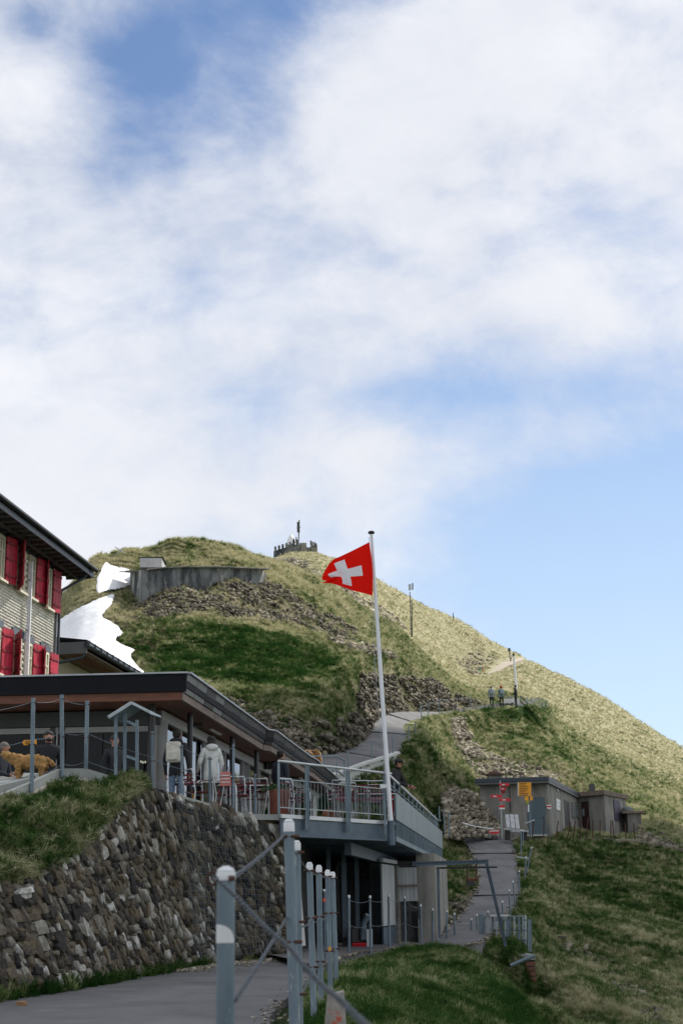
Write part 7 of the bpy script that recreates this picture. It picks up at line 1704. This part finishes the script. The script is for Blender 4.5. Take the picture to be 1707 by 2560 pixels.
person('distant hiker in pink beside the green one on the trail', at(1206.5, 1691, 248), 1.70, pi-.3, cloth('salmon', (.55, .22, .15)), BLK, detail=1, stride=.1)
person('distant hiker in white on the skyline at the trail bend', at(1276, 1655, 270), 1.75, pi+.5, CREAM, BLK, detail=1)
person('distant hiker in black on the skyline at the trail bend', at(1284, 1653, 272), 1.75, pi-.5, BLK, BLK, detail=1)
person('lone dark walker on the skyline of the upper slope', at(1133, 1553, 276), 1.75, 1.4, BLK, BLK, detail=1)
tr = thing('trail_sign', 'dark trail marker above the hikers at the trail bend', 'sign', at(1273, 1650, 275)); tubeo('pole', [at(1273, 1650, 275), at(1272, 1622, 275)], .09, M_FRAMED, tr, 6); MB().box(at(1272, 1624, 275), (.5, .1, .6)).build('board', M_FRAMED, tr)
for i, (u, v) in enumerate(((735, 1364), (741, 1362))): person(['left', 'right'][i]+' dark visitor standing on the far summit platform', at(u, v+4, 243), 1.75, 1+i, BLK, BLK, detail=1)

# golden dog
def dog():
    P = pp_(48, 26.4, 3.62); t = thing('dog', 'large curly golden dog standing beside the crouching man', 'dog', P); t.rotation_euler = (0, 0, 0); t.scale = (.72, .72, .78); OFF[t] = Vector((0, 0, 0))
    J = [(0, 0, .62), (.30, 0, .66), (.62, 0, .62), (-.22, 0, .72), (-.36, 0, .82), (-.50, 0, .80), (.72, 0, .68), (.88, .02, .52),
         (-.02, -.12, .52), (-.03, -.12, .28), (-.02, -.12, .03), (-.02, .12, .52), (-.03, .12, .28), (-.02, .12, .03),
         (.60, -.12, .50), (.55, -.12, .36), (.66, -.12, .20), (.62, -.12, .03), (.60, .12, .50), (.55, .12, .36), (.66, .12, .20), (.62, .12, .03)]
    Rr = [.19, .175, .17, .13, .11, .06, .07, .06, .09, .065, .05, .09, .065, .05, .10, .075, .05, .05, .10, .075, .05, .05]
    Ed = [(0, 1), (1, 2), (0, 3), (3, 4), (4, 5), (2, 6), (6, 7), (0, 8), (8, 9), (9, 10), (0, 11), (11, 12), (12, 13), (2, 14), (14, 15), (15, 16), (16, 17), (2, 18), (18, 19), (19, 20), (20, 21)]
    me = bpy.data.meshes.new('d'); me.from_pydata(J, Ed, []); o = bpy.data.objects.new('tmp', me); col.objects.link(o); o.modifiers.new('s', 'SKIN'); 
    for i, r in enumerate(Rr): me.skin_vertices[0].data[i].radius = (r, r)
    me.skin_vertices[0].data[1].use_root = True
    u_ = o.modifiers.new('u', 'SUBSURF'); u_.levels = 3; u_.render_levels = 3
    ev = o.evaluated_get(bpy.context.evaluated_depsgraph_get()); m2 = bpy.data.meshes.new_from_object(ev); bpy.data.objects.remove(o)
    V = np.array([v.co[:] for v in m2.vertices]); nn = np.array([v.normal[:] for v in m2.vertices]); F2 = [list(p_.vertices) for p_ in m2.polygons]
    V = V+nn*((fbm(V[:, 0]*22+V[:, 1]*9, V[:, 2]*22, 3, 77)-.45)*.085)[:, None]
    b = MB(); b.v = [tuple(x) for x in V]; b.f = F2; b.mi = [0]*len(F2); b.smooth = [True]*len(F2); b.build('body', mat('golden_curls', (.46, .27, .10), .95, (.30, .16, .055), 22, bump=.02), t)
    for s_ in (-1, 1): e_ = MB(); e_.tube([(-.34, s_*.10, .86), (-.33, s_*.14, .78), (-.34, s_*.13, .70)], .03, 8, rr=[.02, .045, .02]).build('ear', MATS['golden_curls'], t)
    MB().lathe((-.555, 0, .80), [(.01, -.015), (.022, 0), (.01, .015)], 8).build('nose', M_BLACK, t)
dog()
grass()
